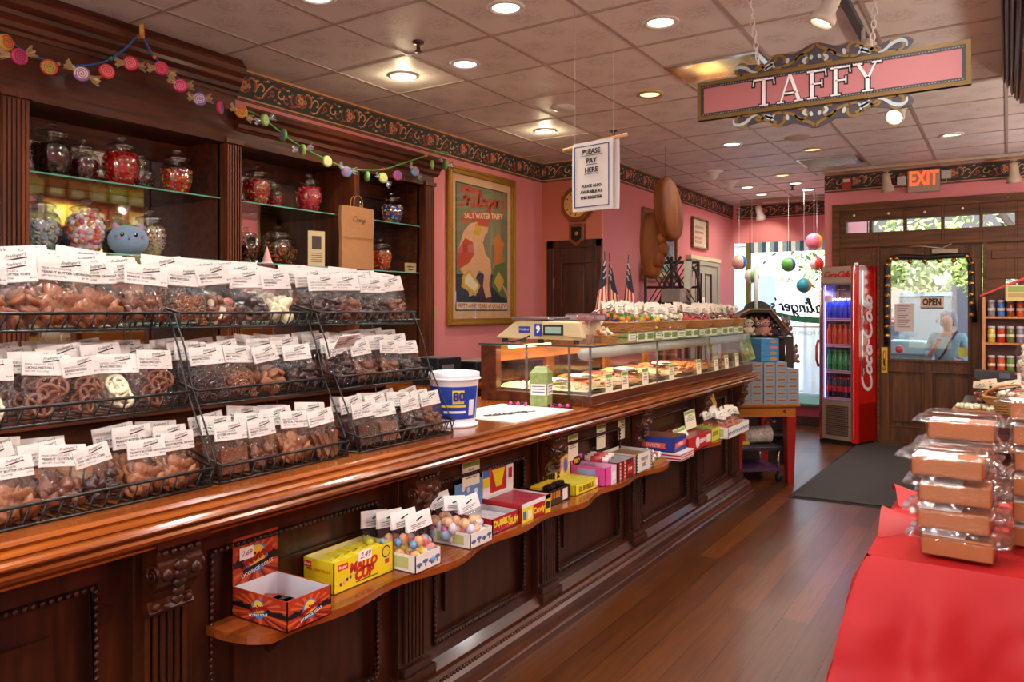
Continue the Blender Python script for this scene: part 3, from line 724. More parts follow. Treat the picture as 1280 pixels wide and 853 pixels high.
for (a, b_) in ((.63, 1.78), (1.915, 3.05), (3.16, 4.16), (4.21, 4.97)):
    part(MB().box(MX - .004, MX, a, b_, .95, 2.42), 'mirror', MIRROR, cab)
    part(MB().box(MX, MX + .02, a, b_, 2.40, 2.53), 'back_rail', W_CAB, cab)
    for z in (2.165, 1.78, 1.4):
        s = part(MB().box(MX + .01, -4.09, a + .004, b_ - .004, z - .008, z).box(-4.09, -4.086, a + .004, b_ - .004, z - .008, z, 1), 'glass_shelf', [SHELFGLASS, GREENEDGE], cab)
part(MB().box(MX, -4.05, .5, 5.09, 2.52, 2.54).box(-4.12, -4.035, .5, 5.09, 2.50, 2.53), 'soffit', W_CAB, cab)
f = MB().box(-4.1, -4.045, .5, 3.12, 2.53, 2.84).box(-4.1, -4.045, 3.12, 5.1, 2.53, 2.64)
part(f, 'fascia', W_CAB, cab)
cr = [(-4.12, 2.80), (-4.035, 2.80), (-4.03, 2.82), (-4.015, 2.83), (-4.01, 2.855), (-3.985, 2.88), (-3.98, 2.90), (-3.955, 2.925), (-3.945, 2.955), (-3.95, 2.975), (-3.97, 2.985), (-3.99, 3.018), (-4.12, 3.018)]
part(MB().prism(cr, lambda a, b: (a, .5, b), lambda a, b: (a, 3.13, b)), 'crown_moulding', W_CAB, cab)
cr = [(-4.12, 2.59), (-4.035, 2.59), (-4.03, 2.60), (-4.015, 2.605), (-4.01, 2.63), (-3.985, 2.65), (-3.975, 2.675), (-3.955, 2.69), (-3.945, 2.715), (-3.95, 2.73), (-4.12, 2.735)]
part(MB().prism(cr, lambda a, b: (a, 3.12, b), lambda a, b: (a, 5.14, b)), 'crown_moulding', W_CAB, cab)
part(MB().box(MX, -4.0, .5, 5.09, 0, .9).box(MX, -3.9, .45, 5.1, .9, .94), 'base_cabinet', W_CAB, cab)
# ------------------------------------------------------------------ candy jars
JP = [(0, .004), (.055, .002), (.066, .008), (.078, .035), (.093, .085), (.1, .13), (.098, .16), (.085, .19), (.066, .207), (.062, .213), (.064, .222), (.07, .228)]
LIDP = [(.076, .226), (.078, .236), (.07, .243), (.045, .252), (.02, .256), (.012, .262), (.014, .268), (.026, .272), (.030, .282), (.024, .292), (.010, .297), (0, .298)]
def jar_r(z):
    for (r0, z0), (r1, z1) in zip(JP[1:], JP[2:]):
        if z0 <= z <= z1: return r0 + (r1 - r0) * (z - z0) / (z1 - z0)
    return .06
def jar(loc, cols, fill, label, scale=1.0, cand=.009, n=230, shape='b', square=0):
    t = empty('candy_jar', loc, label=label, cat='jar', group='glass candy jars in the cabinet'); t.scale = (scale,) * 3
    t.rotation_euler.z = random.uniform(0, 3)
    MB().lathe(JP, n=28).build('glass_body', JARGLASS, t)
    m = MB().lathe(LIDP, n=24); m.lathe([(.03, .20), (.032, .243)], n=16); m.build('lid', JARGLASS, t)
    c = MB(); rnd = random.Random(hash(label) % 999 if False else len(label) * 7 + int(loc[1] * 100))
    prof = [(0, .007)] + [(max(.001, jar_r(z) - .006 - cand), z) for z in [.01 + (fill - .01) * k / 8 for k in range(9)]] + [(0, fill)]
    c.lathe(prof, n=18, mi=0)
    for i in range(n):
        z = .012 + (fill - .012) * rnd.random() ** .9; a = rnd.uniform(0, 2 * PI)
        top = rnd.random() < .2
        if top: z = fill; r_ = (jar_r(z) - cand) * rnd.random() ** .5
        else: r_ = jar_r(z) - .004 - cand
        s3 = (1, 1, 1)
        if shape == 'b': s3 = (rnd.uniform(.8, 1.4), rnd.uniform(.8, 1.3), rnd.uniform(.7, 1.2))
        c.sphere((r_ * math.cos(a), r_ * math.sin(a), z), cand, 6 if shape == 'b' else 10, 4 if shape == 'b' else 7, rnd.randrange(len(cols)), s3)
    c.build('candy', [plain('candy_' + h[1:], h, .25, nz=.15, scale=60, coat=.3) if h not in PC else PC[h] for h in cols], t)
    return t
BL, RD, MX_ = ['#1d0608', '#2b0a10', '#140404'], ['#b5140d', '#8f0c0c', '#d02a18'], ['#c7321a', '#d98a1e', '#2f7a2c', '#d7b62c', '#b01c18']
GM = ['#b3241c', '#c8641e', '#caa83a', '#a84a2a']
for h in sum([BL, RD, MX_, GM], []): PC[h] = plain('candy_' + h[1:], h, .25, nz=.15, scale=60, coat=.3)
ZU, ZL = 2.165, 1.78
jar((-4.24, 2.12, ZU), BL, .17, 'large lidded glass jar of near-black candy, left end of the top shelf', 1.0)
jar((-4.33, 2.33, ZU), ['#4a0b10', '#35080c', '#5a1014'], .15, 'shorter glass jar of dark maroon candy behind the two big jars, top shelf', .88)
jar((-4.24, 2.50, ZU), RD, .19, 'large glass jar packed with bright red candy on the top shelf', 1.0)
jar((-4.37, 2.70, ZU), ['#4a4038', '#6a5a48', '#2c2620'], .10, 'nearly empty small glass jar right of the bright red one', .8)
jar((-4.24, 2.85, ZU), MX_, .16, 'glass jar of orange, red and green gummy candy beside the fluted post', .95)
jar((-4.24, 3.44, ZU), GM, .18, 'glass jar of mixed red and amber gummies, left end of the middle bay', .95)
jar((-4.33, 3.66, ZU), ['#9c1020', '#b8182c', '#7a0c18'], .12, 'small glass jar of crimson candy between two larger jars', .78)
jar((-4.24, 3.90, ZU), ['#c22a3a', '#d84a58', '#a81c2c'], .185, 'glass jar full of pinkish red beans in the middle bay', .98)
jar((-4.33, 4.42, ZU), ['#7a5a48', '#a04a3a', '#c0a890', '#5a3a2c'], .15, 'glass jar of brown wrapped candy behind the top of the hanging paper bag', .92)
jar((-4.24, 4.80, ZU), ['#1c4fb0', '#e0c020', '#2c8a3a', '#c8281c', '#e07a1c'], .17, 'glass jar of rainbow chocolate beans, right end of the top shelf', .93, .008, 260)
jar((-4.24, 2.06, ZL), ['#a8b8c4', '#c8b8a8', '#90785c', '#b0c8b0'], .15, 'glass jar of pale wrapped sweets with a yellow tag, left end of the lower shelf', 1.0, .010, 160)
jar((-4.24, 2.30, ZL), ['#e8dcd8', '#e48a98', '#e8883c', '#f0e8e4', '#d85a7a'], .19, 'glass jar of big pink, white and orange gum balls', 1.02, .0165, 150, 's')
jar((-4.30, 2.71, ZL), ['#c8b890', '#d8c040', '#5a6ab0', '#b84a3c', '#e0d8d0'], .185, 'glass jar of tiny multicoloured candy behind the blue plush cat', .98, .006, 420)
jar((-4.34, 3.44, ZL), ['#3a1408', '#7a2c10', '#4a5a1c', '#9a4a18'], .15, 'dark gummy jar behind the brown bag edge, lower shelf of the middle bay', .85)
jar((-4.24, 3.62, ZL), ['#5a200c', '#9a4a1c', '#3c6a20', '#b8641c'], .16, 'jar of brown and green gummies left of the small framed card', .93)
jar((-4.36, 3.80, ZL), ['#7a3014', '#c0742c', '#4a7a2c'], .15, 'small jar of amber candy peeking over the framed card', .8)
jar((-4.24, 4.66, ZL), ['#b83a1c', '#d88a2c', '#5a8a3a', '#c8241c'], .17, 'jar of orange, green and red gummies right of the hanging bag', .92)
# blue plush cat
t = empty('plush_cat', (-4.17, 2.50, ZL), rz=R(-28), label='round blue-grey plush cat with a small face sitting before a candy jar', cat='plush toy')
PLB = plain('plush_blue', '#7e9bb4', .95, bump=.5, scale=180, sheen=.4); PLI = plain('ear_pink', '#d88a94', .9)
b = MB()
def pb(u, v):
    th = PI * v; ph = 2 * PI * u; r_ = .1 * (math.sin(th) ** .8 if v not in (0, 1) else 0)
    return (r_ * math.cos(ph) * .95, r_ * math.sin(ph) * 1.05, .083 - .083 * math.cos(PI * (1 - v)) * (1))
b.grid(lambda u, v: (lambda p: (p[0], p[1], max(0, p[2])))(pb(u, 1 - v)), 24, 14); b.build('body', PLB, t)
for s in (-1, 1):
    e = MB(); e.lathe([(.024, 0), (.02, .018), (.01, .034), (0, .04)], c=(0, 0, 0), n=12, M=Matrix.Translation((.015, s * .058, .142)) @ Matrix.Rotation(-s * .35, 4, 'X') @ Matrix.Diagonal((.5, 1, 1, 1))); e.build('ear', PLB, t)
    MB().lathe([(.015, 0), (.01, .018), (0, .028)], n=10, M=Matrix.Translation((.024, s * .058, .145)) @ Matrix.Rotation(-s * .35, 4, 'X') @ Matrix.Diagonal((.4, 1, 1, 1))).build('inner_ear', PLI, t)
    MB().sphere((.086, s * .033, .108), .0115, 10, 8, sc3=(.5, 1, 1.1)).build('eye', pm('#0d0b0d', .15), t)
    MB().sphere((.091, s * .033 - .002, .112), .004, 8, 6, sc3=(.5, 1, 1)).build('eye_glint', WHITE, t)
    q = MB()
    for k in (-1, 0, 1): q.tube([(.078, s * .055, .095 + k * .004), (.068, s * .075, .096 + k * .010)], .0011, 5)
    q.build('whiskers', INK, t)
    MB().sphere((.090, s * .048, .09), .009, 8, 6, sc3=(.3, 1, .7)).build('cheek', PLI, t)
MB().sphere((.097, 0, .097), .004, 8, 6).build('nose', pm('#c05a6a'), t); MB().sphere((.097, 0, .083), .006, 8, 6, sc3=(.4, .8, 1)).build('mouth', pm('#8c2030'), t)
lf = MB()
for k in (-1, 0, 1): lf.sphere((.01, k * .02, .168), .014, 8, 6, sc3=(.8, 1.2, .35))
lf.build('leaf_tuft', pm('#4f8a3a', .7), t)
# toy fish tag in front of pale jar
t = empty('toy_fish', (-4.13, 2.12, ZL), label='tiny yellow and blue toy fish lying before the left lower jar', cat='toy')
MB().sphere((0, 0, .014), .022, 10, 8, sc3=(.5, 1.3, .6)).build('body', pm('#c8cc28', .3), t); MB().sphere((0, .045, .014), .018, 8, 6, sc3=(.4, 1.2, .7)).build('tail', pm('#2a7ab0', .3), t)
# framed card and cone, small sign
t = empty('framed_card', (-4.12, 3.86, ZL), rz=R(-20), label='small cream card with a dark portrait standing on the lower shelf', cat='card')
MB().box(-.006, .006, -.062, .062, 0, .25).build('card', pm('#c8b088', .6), t)
m = MB().box(.0065, .0075, -.035, .035, .12, .215)
for k in range(5): m.box(.0065, .0075, -.04, .04, .03 + k * .015, .034 + k * .015)
m.build('print', pm('#3a2c22'), t); 
t = empty('paper_cone', (-4.11, 3.42, ZL), label='pale pink paper cone standing on the lower shelf of the middle bay', cat='cone')
MB().lathe([(.035, 0), (.002, .11), (0, .112)], n=14).build('cone', pm('#e2a8a0', .7), t)
MB().lathe([(.04, 0), (.036, .006), (.03, .006)], n=14).build('base', pm('#e8d8d0', .7), t)
t = empty('price_card', (-4.1, 4.86, ZL), rz=R(-15), label='small tan card at the right end of the lower shelf', cat='card')
MB().box(-.003, .003, -.055, .055, 0, .075).build('card', pm('#a08a60', .6), t)
m = MB(); text_into(m, 'Jelly Beans', FX(.0035, 0, .045), .017, italic=.3, res=1); text_into(m, 'available', FX(.0035, 0, .022), .014, italic=.3, res=1); m.build('lettering', INK, t)
t = empty('brown_carton', (-4.36, 3.27, ZL), label='plain tan paper carton standing behind the post on the lower shelf', cat='carton')
MB().box(-.05, .05, -.08, .07, 0, .30).build('body', pm('#a8764c', .75), t, bevel=.004); MB().box(-.052, .052, -.082, .072, .27, .276).build('flap_seam', pm('#8c5f3a', .75), t)
# hanging brown paper bag
t = empty('paper_bag', (-4.03, 4.17, 1.77), label='brown paper shopping bag with twisted handles hanging on the cabinet front', cat='paper bag')
KR = plain('kraft_paper', '#a8754a', .8, bump=.3, scale=25)
b = MB()
def bagf(u, v, s): 
    w = .165 + .004 * math.sin(v * 9); return (s * .014 + .012 * math.sin(PI * u) * s + .004 * math.sin(7 * v + 3 * u) , -w + 2 * w * u, .455 * v)
b.grid(lambda u, v: bagf(u, v, 1), 10, 12); b.grid(lambda u, v: bagf(u, v, -1), 10, 12)
for u in (0, 1):
    b.grid(lambda s_, v, u=u: tuple(V(bagf(u, v, -1)).lerp(V(bagf(u, v, 1)), s_)), 1, 12)
b.grid(lambda u, s_: tuple(V(bagf(u, 0, -1)).lerp(V(bagf(u, 0, 1)), s_)), 10, 1)
b.build('bag_body', KR, t)
for s in (-1, 1): MB().tube([(s * .014, -.045, .40), (s * .016, -.045, .47)] + [(s * .016, .045 * math.cos(a), .49 + .05 * math.sin(a)) for a in [PI - PI * k / 8 for k in range(9)]] + [(s * .016, .045, .47), (s * .014, .045, .40)], .0035, 6).build('handle', KR, t)
MB().box(.026, .029, -.16, .16, .228, .231).build('fold_line', pm('#8c5c36', .8), t)
m = MB(); script_into(m, 'Cioogo', FX(.03, 0, .36), .13, .1, .1); m.build('print', pm('#5f4a34'), t)
# light switch plate right of cabinet
t = tag(MB().box(-4.13, -4.12, 5.165, 5.24, 1.38, 1.50).build('wall_switch', pm('#b89a68', .5), None, bevel=.004), 'tan switch plate on the pink wall beside the cabinet', 'switch')

# ------------------------------------------------------------------ candy garland
def garland(pts, discs, cordm, label, cols, gap):
    t = empty('candy_garland', (-3.92, pts[0][0], pts[0][1]), label=label, cat='garland', group='candy garlands on the cabinet crown')
    P0 = V((-3.92, pts[0][0], pts[0][1]))
    W_ = [V((-3.90, y, z)) - P0 for y, z in pts]
    sm = []
    for i in range(len(W_) - 1):
        a, b_, c, d = W_[max(i - 1, 0)], W_[i], W_[i + 1], W_[min(i + 2, len(W_) - 1)]
        for k in range(5):
            f = k / 5; sm.append(.5 * ((2 * b_) + (c - a) * f + (2 * a - 5 * b_ + 4 * c - d) * f * f + (3 * b_ - a - 3 * c + d) * f ** 3))
    sm.append(W_[-1]); MB().tube(sm, .0055, 6).build('cord', cordm, t)
    bd = MB()
    for k, p in enumerate(sm[4::9]): bd.sphere(p, .011, 8, 6, k % 3)
    bd.build('bead', [pm('#c82a2a', .3), pm('#e08a3a', .3), pm('#3aa06a', .3)], t)
    for i, (y, z, yaw, ci) in enumerate(discs):
        c1, c2 = cols[ci % len(cols)]
        M = Matrix.Translation(V((-3.875, y, z)) - P0) @ Matrix.Rotation(R(yaw), 4, 'Z') @ Matrix.Rotation(R(90), 4, 'Y') @ Matrix.Rotation(R(random.uniform(0, 180)), 4, 'Z')
        d = MB(); d.lathe([(0, -.011), (.034, -.011), (.038, -.007), (.038, .007), (.034, .011), (0, .011)], n=22, M=M, mi=0)
        for s in (1, -1):
            sp = [((.003 + .028 * k / 44) * math.cos(k * .38), (.003 + .028 * k / 44) * math.sin(k * .38)) for k in range(45)]
            d.ribbon(sp, .0055, lambda a, b_, h: tuple(M @ V((a, b_, s * (.0112 + h)))), .001, 1)
        d.build('swirl_candy', [pm(c1, .4), pm(c2, .4)], t)
        if gap[i % len(gap)]:
            for s in (-1, 1):
                w = MB()
                ang = random.uniform(-.6, .6); bx = V((-3.875, y, z)) - P0; dr = V((random.uniform(-.1, .2), s * math.cos(ang), s * math.sin(ang)))
                nn = dr.cross(V((1, 0, 0))).normalized()
                def tw(u, v, s=s):
                    l = .03 + .055 * v; wd = (.007 + .024 * v) * (2 * u - 1)
                    return tuple(bx + dr * l + nn * wd + V((.012 * math.sin(u * 16) * v + .006 * math.sin(v * 9), 0, 0)))
                w.grid(tw, 9, 4, smooth=False)
                w.build('wrapper_twist', FOIL if cordm is CORDB else FOILS, t)
CORDB = pm('#2f5fa8', .6); CORDG = pm('#4f9a3a', .6); FOIL = plain('gold_cellophane', '#c8b088', .3, metal=.35, scale=60, nz=.2); FOILS = plain('silver_foil', '#c8ccd0', .25, metal=.8, nz=.2)
C1 = [('#c8326a', '#8c1a4a'), ('#cf3a2a', '#6fb03a'), ('#9a6aa8', '#e8dcc0'), ('#d8404a', '#f07a80'), ('#d0284a', '#f090a0'), ('#c42a50', '#e05a78'), ('#c82a6a', '#f080a8'), ('#8a6ab0', '#e0d0c8'), ('#d03050', '#3a70b0'), ('#c8a038', '#c83a2a')]
garland([(1.70, 2.75), (1.80, 2.702), (1.907, 2.675), (2.039, 2.679), (2.199, 2.738), (2.305, 2.825), (2.385, 2.92), (2.426, 2.923), (2.486, 2.845), (2.605, 2.776), (2.731, 2.73), (2.862, 2.687), (3.001, 2.675), (3.088, 2.689)],
        [(1.793, 2.651, 10, 0), (1.926, 2.637, -15, 1), (2.082, 2.645, -25, 2), (2.208, 2.69, -10, 3), (2.336, 2.765, -30, 4), (2.40, 2.955, 55, 9), (2.509, 2.785, -25, 5), (2.625, 2.72, -30, 6), (2.746, 2.672, -25, 7), (2.884, 2.654, 35, 8), (3.03, 2.665, -20, 9), (1.735, 2.70, 20, 9)],
        CORDB, 'blue candy garland with swirl discs swagged over the left bay', C1, [1, 0, 1, 0, 1, 0, 1, 1, 1, 0, 1, 0])
C2 = [('#8cc050', '#d8d8b0'), ('#5a9a4a', '#8a5ab0'), ('#8ab850', '#b04a8a'), ('#9ac060', '#e8c8a8'), ('#3a8ab8', '#a02a4a'), ('#6aa84a', '#9ac060'), ('#a0c060', '#e0d890'), ('#b83a5a', '#3a5ab0'), ('#4a9ab8', '#c05a7a'), ('#7ab04a', '#4a8a9a')]
garland([(3.088, 2.689), (3.207, 2.665), (3.43, 2.572), (3.6, 2.524), (3.706, 2.504), (3.931, 2.469), (4.257, 2.502), (4.525, 2.591), (4.814, 2.701), (4.999, 2.765), (5.1, 2.77)],
        [(3.207, 2.65, 20, 0), (3.352, 2.583, 75, 1), (3.51, 2.515, 70, 2), (3.728, 2.477, -5, 3), (3.908, 2.433, -25, 4), (4.115, 2.43, 60, 5), (4.283, 2.444, -15, 6), (4.442, 2.485, -20, 7), (4.647, 2.547, -15, 8), (4.86, 2.633, 45, 0), (5.03, 2.66, 60, 9)],
        CORDG, 'green candy garland with swirl discs hanging over the middle and right bays', C2, [1, 0, 1, 0, 1, 0, 1, 0, 1, 0, 1])

# ------------------------------------------------------------------ framed poster
t = empty('framed_poster', (-4.125, 5.915, 2.04), label='large gold framed vintage taffy poster on the pink wall', cat='poster')
def frame_mb(w, h, fw, x0, x1, mi=0):
    f = MB()
    for q in holes(-w / 2, w / 2, -h / 2, h / 2, [(-w / 2 + fw, w / 2 - fw, -h / 2 + fw, h / 2 - fw)]): f.box(x0, x1, *q, mi)
    return f
PW, PH = 1.09, 1.42
frame_mb(PW, PH, .065, 0, .03).build('frame', GOLD, t, bevel=.006)
f = frame_mb(PW - .02, PH - .02, .02, .03, .04); f.build('frame_bead', GOLD, t, bevel=.004)
MB().box(.002, .008, -PW / 2 + .05, PW / 2 - .05, -PH / 2 + .05, PH / 2 - .05).build('mat_board', pm('#d9a982', .8), t)
MB().box(.008, .0095, -.42, .42, -.575, .575).build('dark_line', pm('#20242c', .7), t)
aw = MB(); Fp = lambda a, b, h: (.0105 + h, a, b)
def pg(pts, mi, h): aw.prism(pts, lambda a, b: Fp(a, b, 0), lambda a, b: Fp(a, b, h), mi)
ac = ['#77785a', '#b8442a', '#d8b078', '#c89a2c', '#1c2438', '#d8a07a', '#5a6a30', '#e0d0b0', '#c8702c', '#4a6a6a']
pg([(-.41, -.565), (.41, -.565), (.41, .565), (-.41, .565)], 0, .0003)
pg([(-.41, -.5), (.41, -.5), (.41, -.30), (.1, -.22), (-.41, -.25)], 4, .0006)
pg([(-.38, -.10), (-.36, .02), (-.30, .14), (-.2, .22), (-.06, .25), (.02, .22), (.03, .12), (.0, .06), (.04, -.04), (.12, -.1), (.14, -.2), (.10, -.33), (.14, -.44), (.05, -.46), (.0, -.35), (.02, -.24), (-.06, -.2), (-.12, -.28), (-.12, -.42), (-.22, -.45), (-.24, -.3), (-.36, -.2)], 5, .0009)
pg([(-.40, -.18), (-.38, -.02), (-.28, .08), (-.16, .05), (-.14, -.06), (-.22, -.14), (-.36, -.2)], 1, .0012)
pg([(-.14, .12), (-.12, .22), (-.04, .27), (.0, .2), (-.06, .12)], 3, .0013)
pg(arc(.0, .235, .085, -20, 200, 12, .07), 1, .0016); pg([(.02, .13), (.07, .15), (.09, .2), (.085, .24), (-.01, .24), (-.02, .15)], 5, .0014)
pg([(.16, -.18), (.20, .0), (.16, .1), (.22, .13), (.26, .2), (.30, .12), (.36, .08), (.32, -.02), (.36, -.16)], 8, .001)
pg([(.14, -.34), (.2, -.14), (.38, -.1), (.41, -.3), (.41, -.46), (.3, -.44)], 6, .0012)
pg([(-.32, -.26), (-.22, -.2), (-.04, -.34), (-.12, -.44), (-.34, -.36)], 3, .0016); pg([(-.28, -.27), (-.22, -.235), (-.08, -.34), (-.13, -.40), (-.29, -.33)], 7, .0019)
pg([(.18, -.30), (.26, -.2), (.36, -.28), (.28, -.4)], 3, .0016); pg([(.3, -.3), (.41, -.44), (.41, -.38)], 5, .0018)
pg([(-.41, -.565), (.41, -.565), (.41, -.5), (-.41, -.5)], 7, .002)
for k in range(6): aw.ribbon([(.3 + .012 * k, .08), (.31 + .015 * k, .2), (.29 + .02 * k, .34)], .003, Fp, .001, 4)
text_into(aw, 'FIFTY-ONE YEARS of QUALITY', FX(.0128, 0, -.533), .057, 1, bold=.0012, depth=.0004, res=1)
script_into(aw, "Fralinger's", frame((.011, -.01, .44), (0, .99, .06), (0, -.06, .99)), .74, .19, .3, 1, .001)
pg([(-.36, .50), (-.3, .56), (-.02, .53), (.0, .48), (-.1, .49), (-.3, .5), (-.34, .47)], 1, .0005)
pg([(-.36, .245), (-.22, .34), (-.2, .33), (.3, .36), (.38, .41), (.3, .30), (.0, .265), (-.1, .24), (-.26, .25), (-.24, .20)], 1, .0012)
text_into(aw, 'SALT WATER TAFFY', frame((.012, .02, .305), (0, .995, .08), (0, -.08, .995)), .07, 7, bold=.0015, depth=.0004, res=1)
aw.build('artwork', [pm(c, .6) for c in ac], t)
MB().box(.033, .034, -PW / 2 + .06, PW / 2 - .06, -PH / 2 + .06, PH / 2 - .06).build('glass', CASEGLASS, t)
# wall clock
t = empty('wall_clock', (-3.70, 7.025, 2.50), label='octagonal wooden schoolhouse clock with pendulum box, half behind the paper sign', cat='clock')
CW = wood('clock_wood', '#5a2c10', '#8a4a1c', .35, 'Z')
def octo(r_): return [(r_ * math.cos(R(22.5 + 45 * k)), r_ * math.sin(R(22.5 + 45 * k))) for k in range(8)]
MB().prism([(a, b + .05) for a, b in octo(.19)], lambda a, b: (a, -.05, b), lambda a, b: (a, 0, b)).build('case', CW, t, bevel=.008)
MB().prism([(-.085, -.15), (.085, -.15), (.085, -.32), (0, -.38), (-.085, -.32)], lambda a, b: (a, -.045, b), lambda a, b: (a, 0, b)).build('pendulum_box', CW, t, bevel=.006)
MB().prism([(a, b + .05) for a, b in arc(0, 0, .135, 0, 345, 23)], lambda a, b: (a, -.056, b), lambda a, b: (a, -.05, b)).build('dial', pm('#c8944a', .4), t)
m = MB()
for k in range(12): a = R(30 * k); m.box(-.004, .004, -.058, -.056, -.012, .012, M=Matrix.Translation((.11 * math.cos(a), 0, .05 + .11 * math.sin(a))) @ Matrix.Rotation(-a + PI / 2, 4, 'Y'))
m.tube([(0, -.06, .05), (-.06, -.06, .09)], .003, 5).tube([(0, -.06, .05), (.02, -.06, .13)], .003, 5); m.build('numerals', INK, t)
MB().prism([(-.055, -.18), (.055, -.18), (.055, -.30), (0, -.34), (-.055, -.30)], lambda a, b: (a, -.048, b), lambda a, b: (a, -.045, b)).build('pendulum_window', pm('#120c0a', .2), t)
MB().sphere((.005, -.052, -.25), .022, 12, 8, sc3=(1, .3, 1)).build('pendulum', BRASS, t)
# pay here sign
t = empty('paper_sign', (-1.69, 3.38, 2.285), rz=R(-9), label='white paper sign reading please pay here, hanging from a wooden dowel', cat='sign')
MB().tube([(-.19, 0, -.012), (.185, 0, .012)], .009, 10).build('dowel', pm('#c99a6a', .5), t)
p = MB()
def sg(u, v, s, w=.24): return (-.125 + w * u + (.0 if s > 0 else .018), -.012 * s - .004 * math.sin(v * 3) * s - .003 * math.sin(u * 4), -.33 + .335 * v)
p.grid(lambda u, v: sg(u, v, 1), 8, 10); p.build('front_sheet', CARD, t)
p = MB(); p.grid(lambda u, v: sg(u, v, -1), 8, 10); p.build('back_sheet', pm('#d8d4d4', .6), t)
m = MB(); FF = lambda x, z: Matrix.Translation((0, -.0215, 0)) @ frame((x, 0, z), (1, 0, 0), (0, 0, 1))
m2 = MB()
for (a, b_, c, d) in ((-.108, .098, -.313, -.309), (-.108, .098, -.018, -.014), (-.108, -.104, -.313, -.014), (.094, .098, -.313, -.014)): m2.box(a, b_, -.0225, -.0195, c, d)
m2.build('blue_border', pm('#2a3a7a'), t)
for tx, z, s_ in (('PLEASE', -.045, .034), ('PAY', -.09, .034), ('HERE', -.135, .034), ('FUDGE ALSO', -.212, .02), ('AVAILABLE AT', -.24, .02), ('THIS REGISTER.', -.268, .0195)):
    text_into(m, tx, FF(-.005, z), s_, bold=.0007, depth=.0006)
    if s_ > .03: w = .017 * len(tx) * .62; m.box(-.005 - w, -.005 + w, -.0232, -.0205, z - .019, z - .017)
m.build('lettering', INK, t)
m = MB()
for x in (-.12, .11): m.tube([(x, 0, 0), (x, 0, CZ - 2.285)], .0012, 4)
m.build('thread', pm('#b8a8a0'), t)

# ------------------------------------------------------------------ TAFFY sign
SY = 3.72; a0, a1, z0, z1 = -1.29, -.128, 2.404, 2.59
t = empty('taffy_sign', ((a0 + a1) / 2, SY, (z0 + z1) / 2), label='long pink TAFFY sign with gold and black scrollwork hanging on white chains', cat='sign')
hw, hh = (a1 - a0) / 2, (z1 - z0) / 2
MB().box(-hw, hw, -.012, .012, -hh, hh).build('panel', plain('sign_pink', '#b06a6c', .55, nz=.05, scale=200), t)
f = MB()
for q in holes(-hw, hw, -hh, hh, [(-hw + .018, hw - .018, -hh + .018, hh - .018)]): f.box(q[0], q[1], -.016, .016, q[2], q[3])
f.build('gold_border', plain('sign_gold', '#6e5218', .45, metal=.2, nz=.25, scale=50), t)
f = MB(); i1, i2 = .018, .032
for q in holes(-hw + i1, hw - i1, -hh + i1, hh - i1, [(-hw + i2, hw - i2, -hh + i2, hh - i2)]): f.box(q[0], q[1], -.0145, .0145, q[2], q[3])
for k in range(90): x = -hw + .03 + (2 * hw - .06) * k / 89; [f.box(x - .003, x + .003, -.0155, -.0145, s * (hh - .025) - .003, s * (hh - .025) + .001, 1) for s in (-1, 1)]
f.build('black_border', [pm('#221f24', .5), pm('#7a7a82', .5)], t)
def letter(ch):
    S = .16  # serif letters built from strokes, height 1
    if ch == 'T': return [[(-.38, 1), (.38, 1), (.38, .94), (-.38, .94)], [(-.06, .97), (.06, .97), (.06, .03), (-.06, .03)], [(-.16, 0), (.16, 0), (.16, .05), (-.16, .05)], [(-.38, .97), (-.34, .97), (-.36, .76), (-.40, .76)], [(.38, .97), (.34, .97), (.36, .76), (.40, .76)]]
    if ch == 'A': return [[(-.03, 1), (.07, 1), (.40, .03), (.27, .03)], [(-.03, 1), (.02, .92), (-.28, .03), (-.34, .03)], [(-.22, .30), (.22, .30), (.24, .36), (-.2, .36)], [(-.44, 0), (-.20, 0), (-.20, .05), (-.44, .05)], [(.18, 0), (.47, 0), (.47, .05), (.18, .05)]]
    if ch == 'F': return [[(-.22, .97), (-.10, .97), (-.10, .03), (-.22, .03)], [(-.32, 1), (.32, 1), (.32, .94), (-.32, .94)], [(.28, .97), (.32, .97), (.34, .76), (.30, .76)], [(-.16, .55), (.18, .55), (.18, .49), (-.16, .49)], [(.16, .64), (.2, .64), (.2, .40), (.16, .40)], [(-.32, 0), (0, 0), (0, .05), (-.32, .05)]]
    if ch == 'Y': return [[(-.36, .98), (-.24, .98), (.05, .45), (-.05, .42)], [(.30, .98), (.24, .98), (-.03, .45), (.05, .42)], [(-.06, .5), (.06, .5), (.06, .03), (-.06, .03)], [(-.17, 0), (.17, 0), (.17, .05), (-.17, .05)], [(-.46, 1), (-.16, 1), (-.16, .95), (-.46, .95)], [(.14, 1), (.44, 1), (.44, .95), (.14, .95)]]
wl, bl = MB(), MB(); H_ = .128
for x, ch in ((-.259, 'T'), (-.142, 'A'), (-.023, 'F'), (.078, 'F'), (.189, 'Y')):
    for st in letter(ch):
        cx, cy = sum(p[0] for p in st) / 4, sum(p[1] for p in st) / 4
        wl.prism([(x + a * H_, (b_ - .5) * H_) for a, b_ in st], lambda a, b_: (a, -.0175, b_), lambda a, b_: (a, -.012, b_))
        q = []
        for a, b_ in st:
            dx, dy = a - cx, b_ - cy; q.append((x + (a + .05 * (1 if dx > 0 else -1)) * H_, (b_ + .05 * (1 if dy > 0 else -1) - .5) * H_))
        bl.prism(q, lambda a, b_: (a, -.0145, b_), lambda a, b_: (a, -.012, b_))
wl.build('lettering', pm('#e8e2e2', .5), t); bl.build('letter_outline', pm('#1c181c', .5), t)
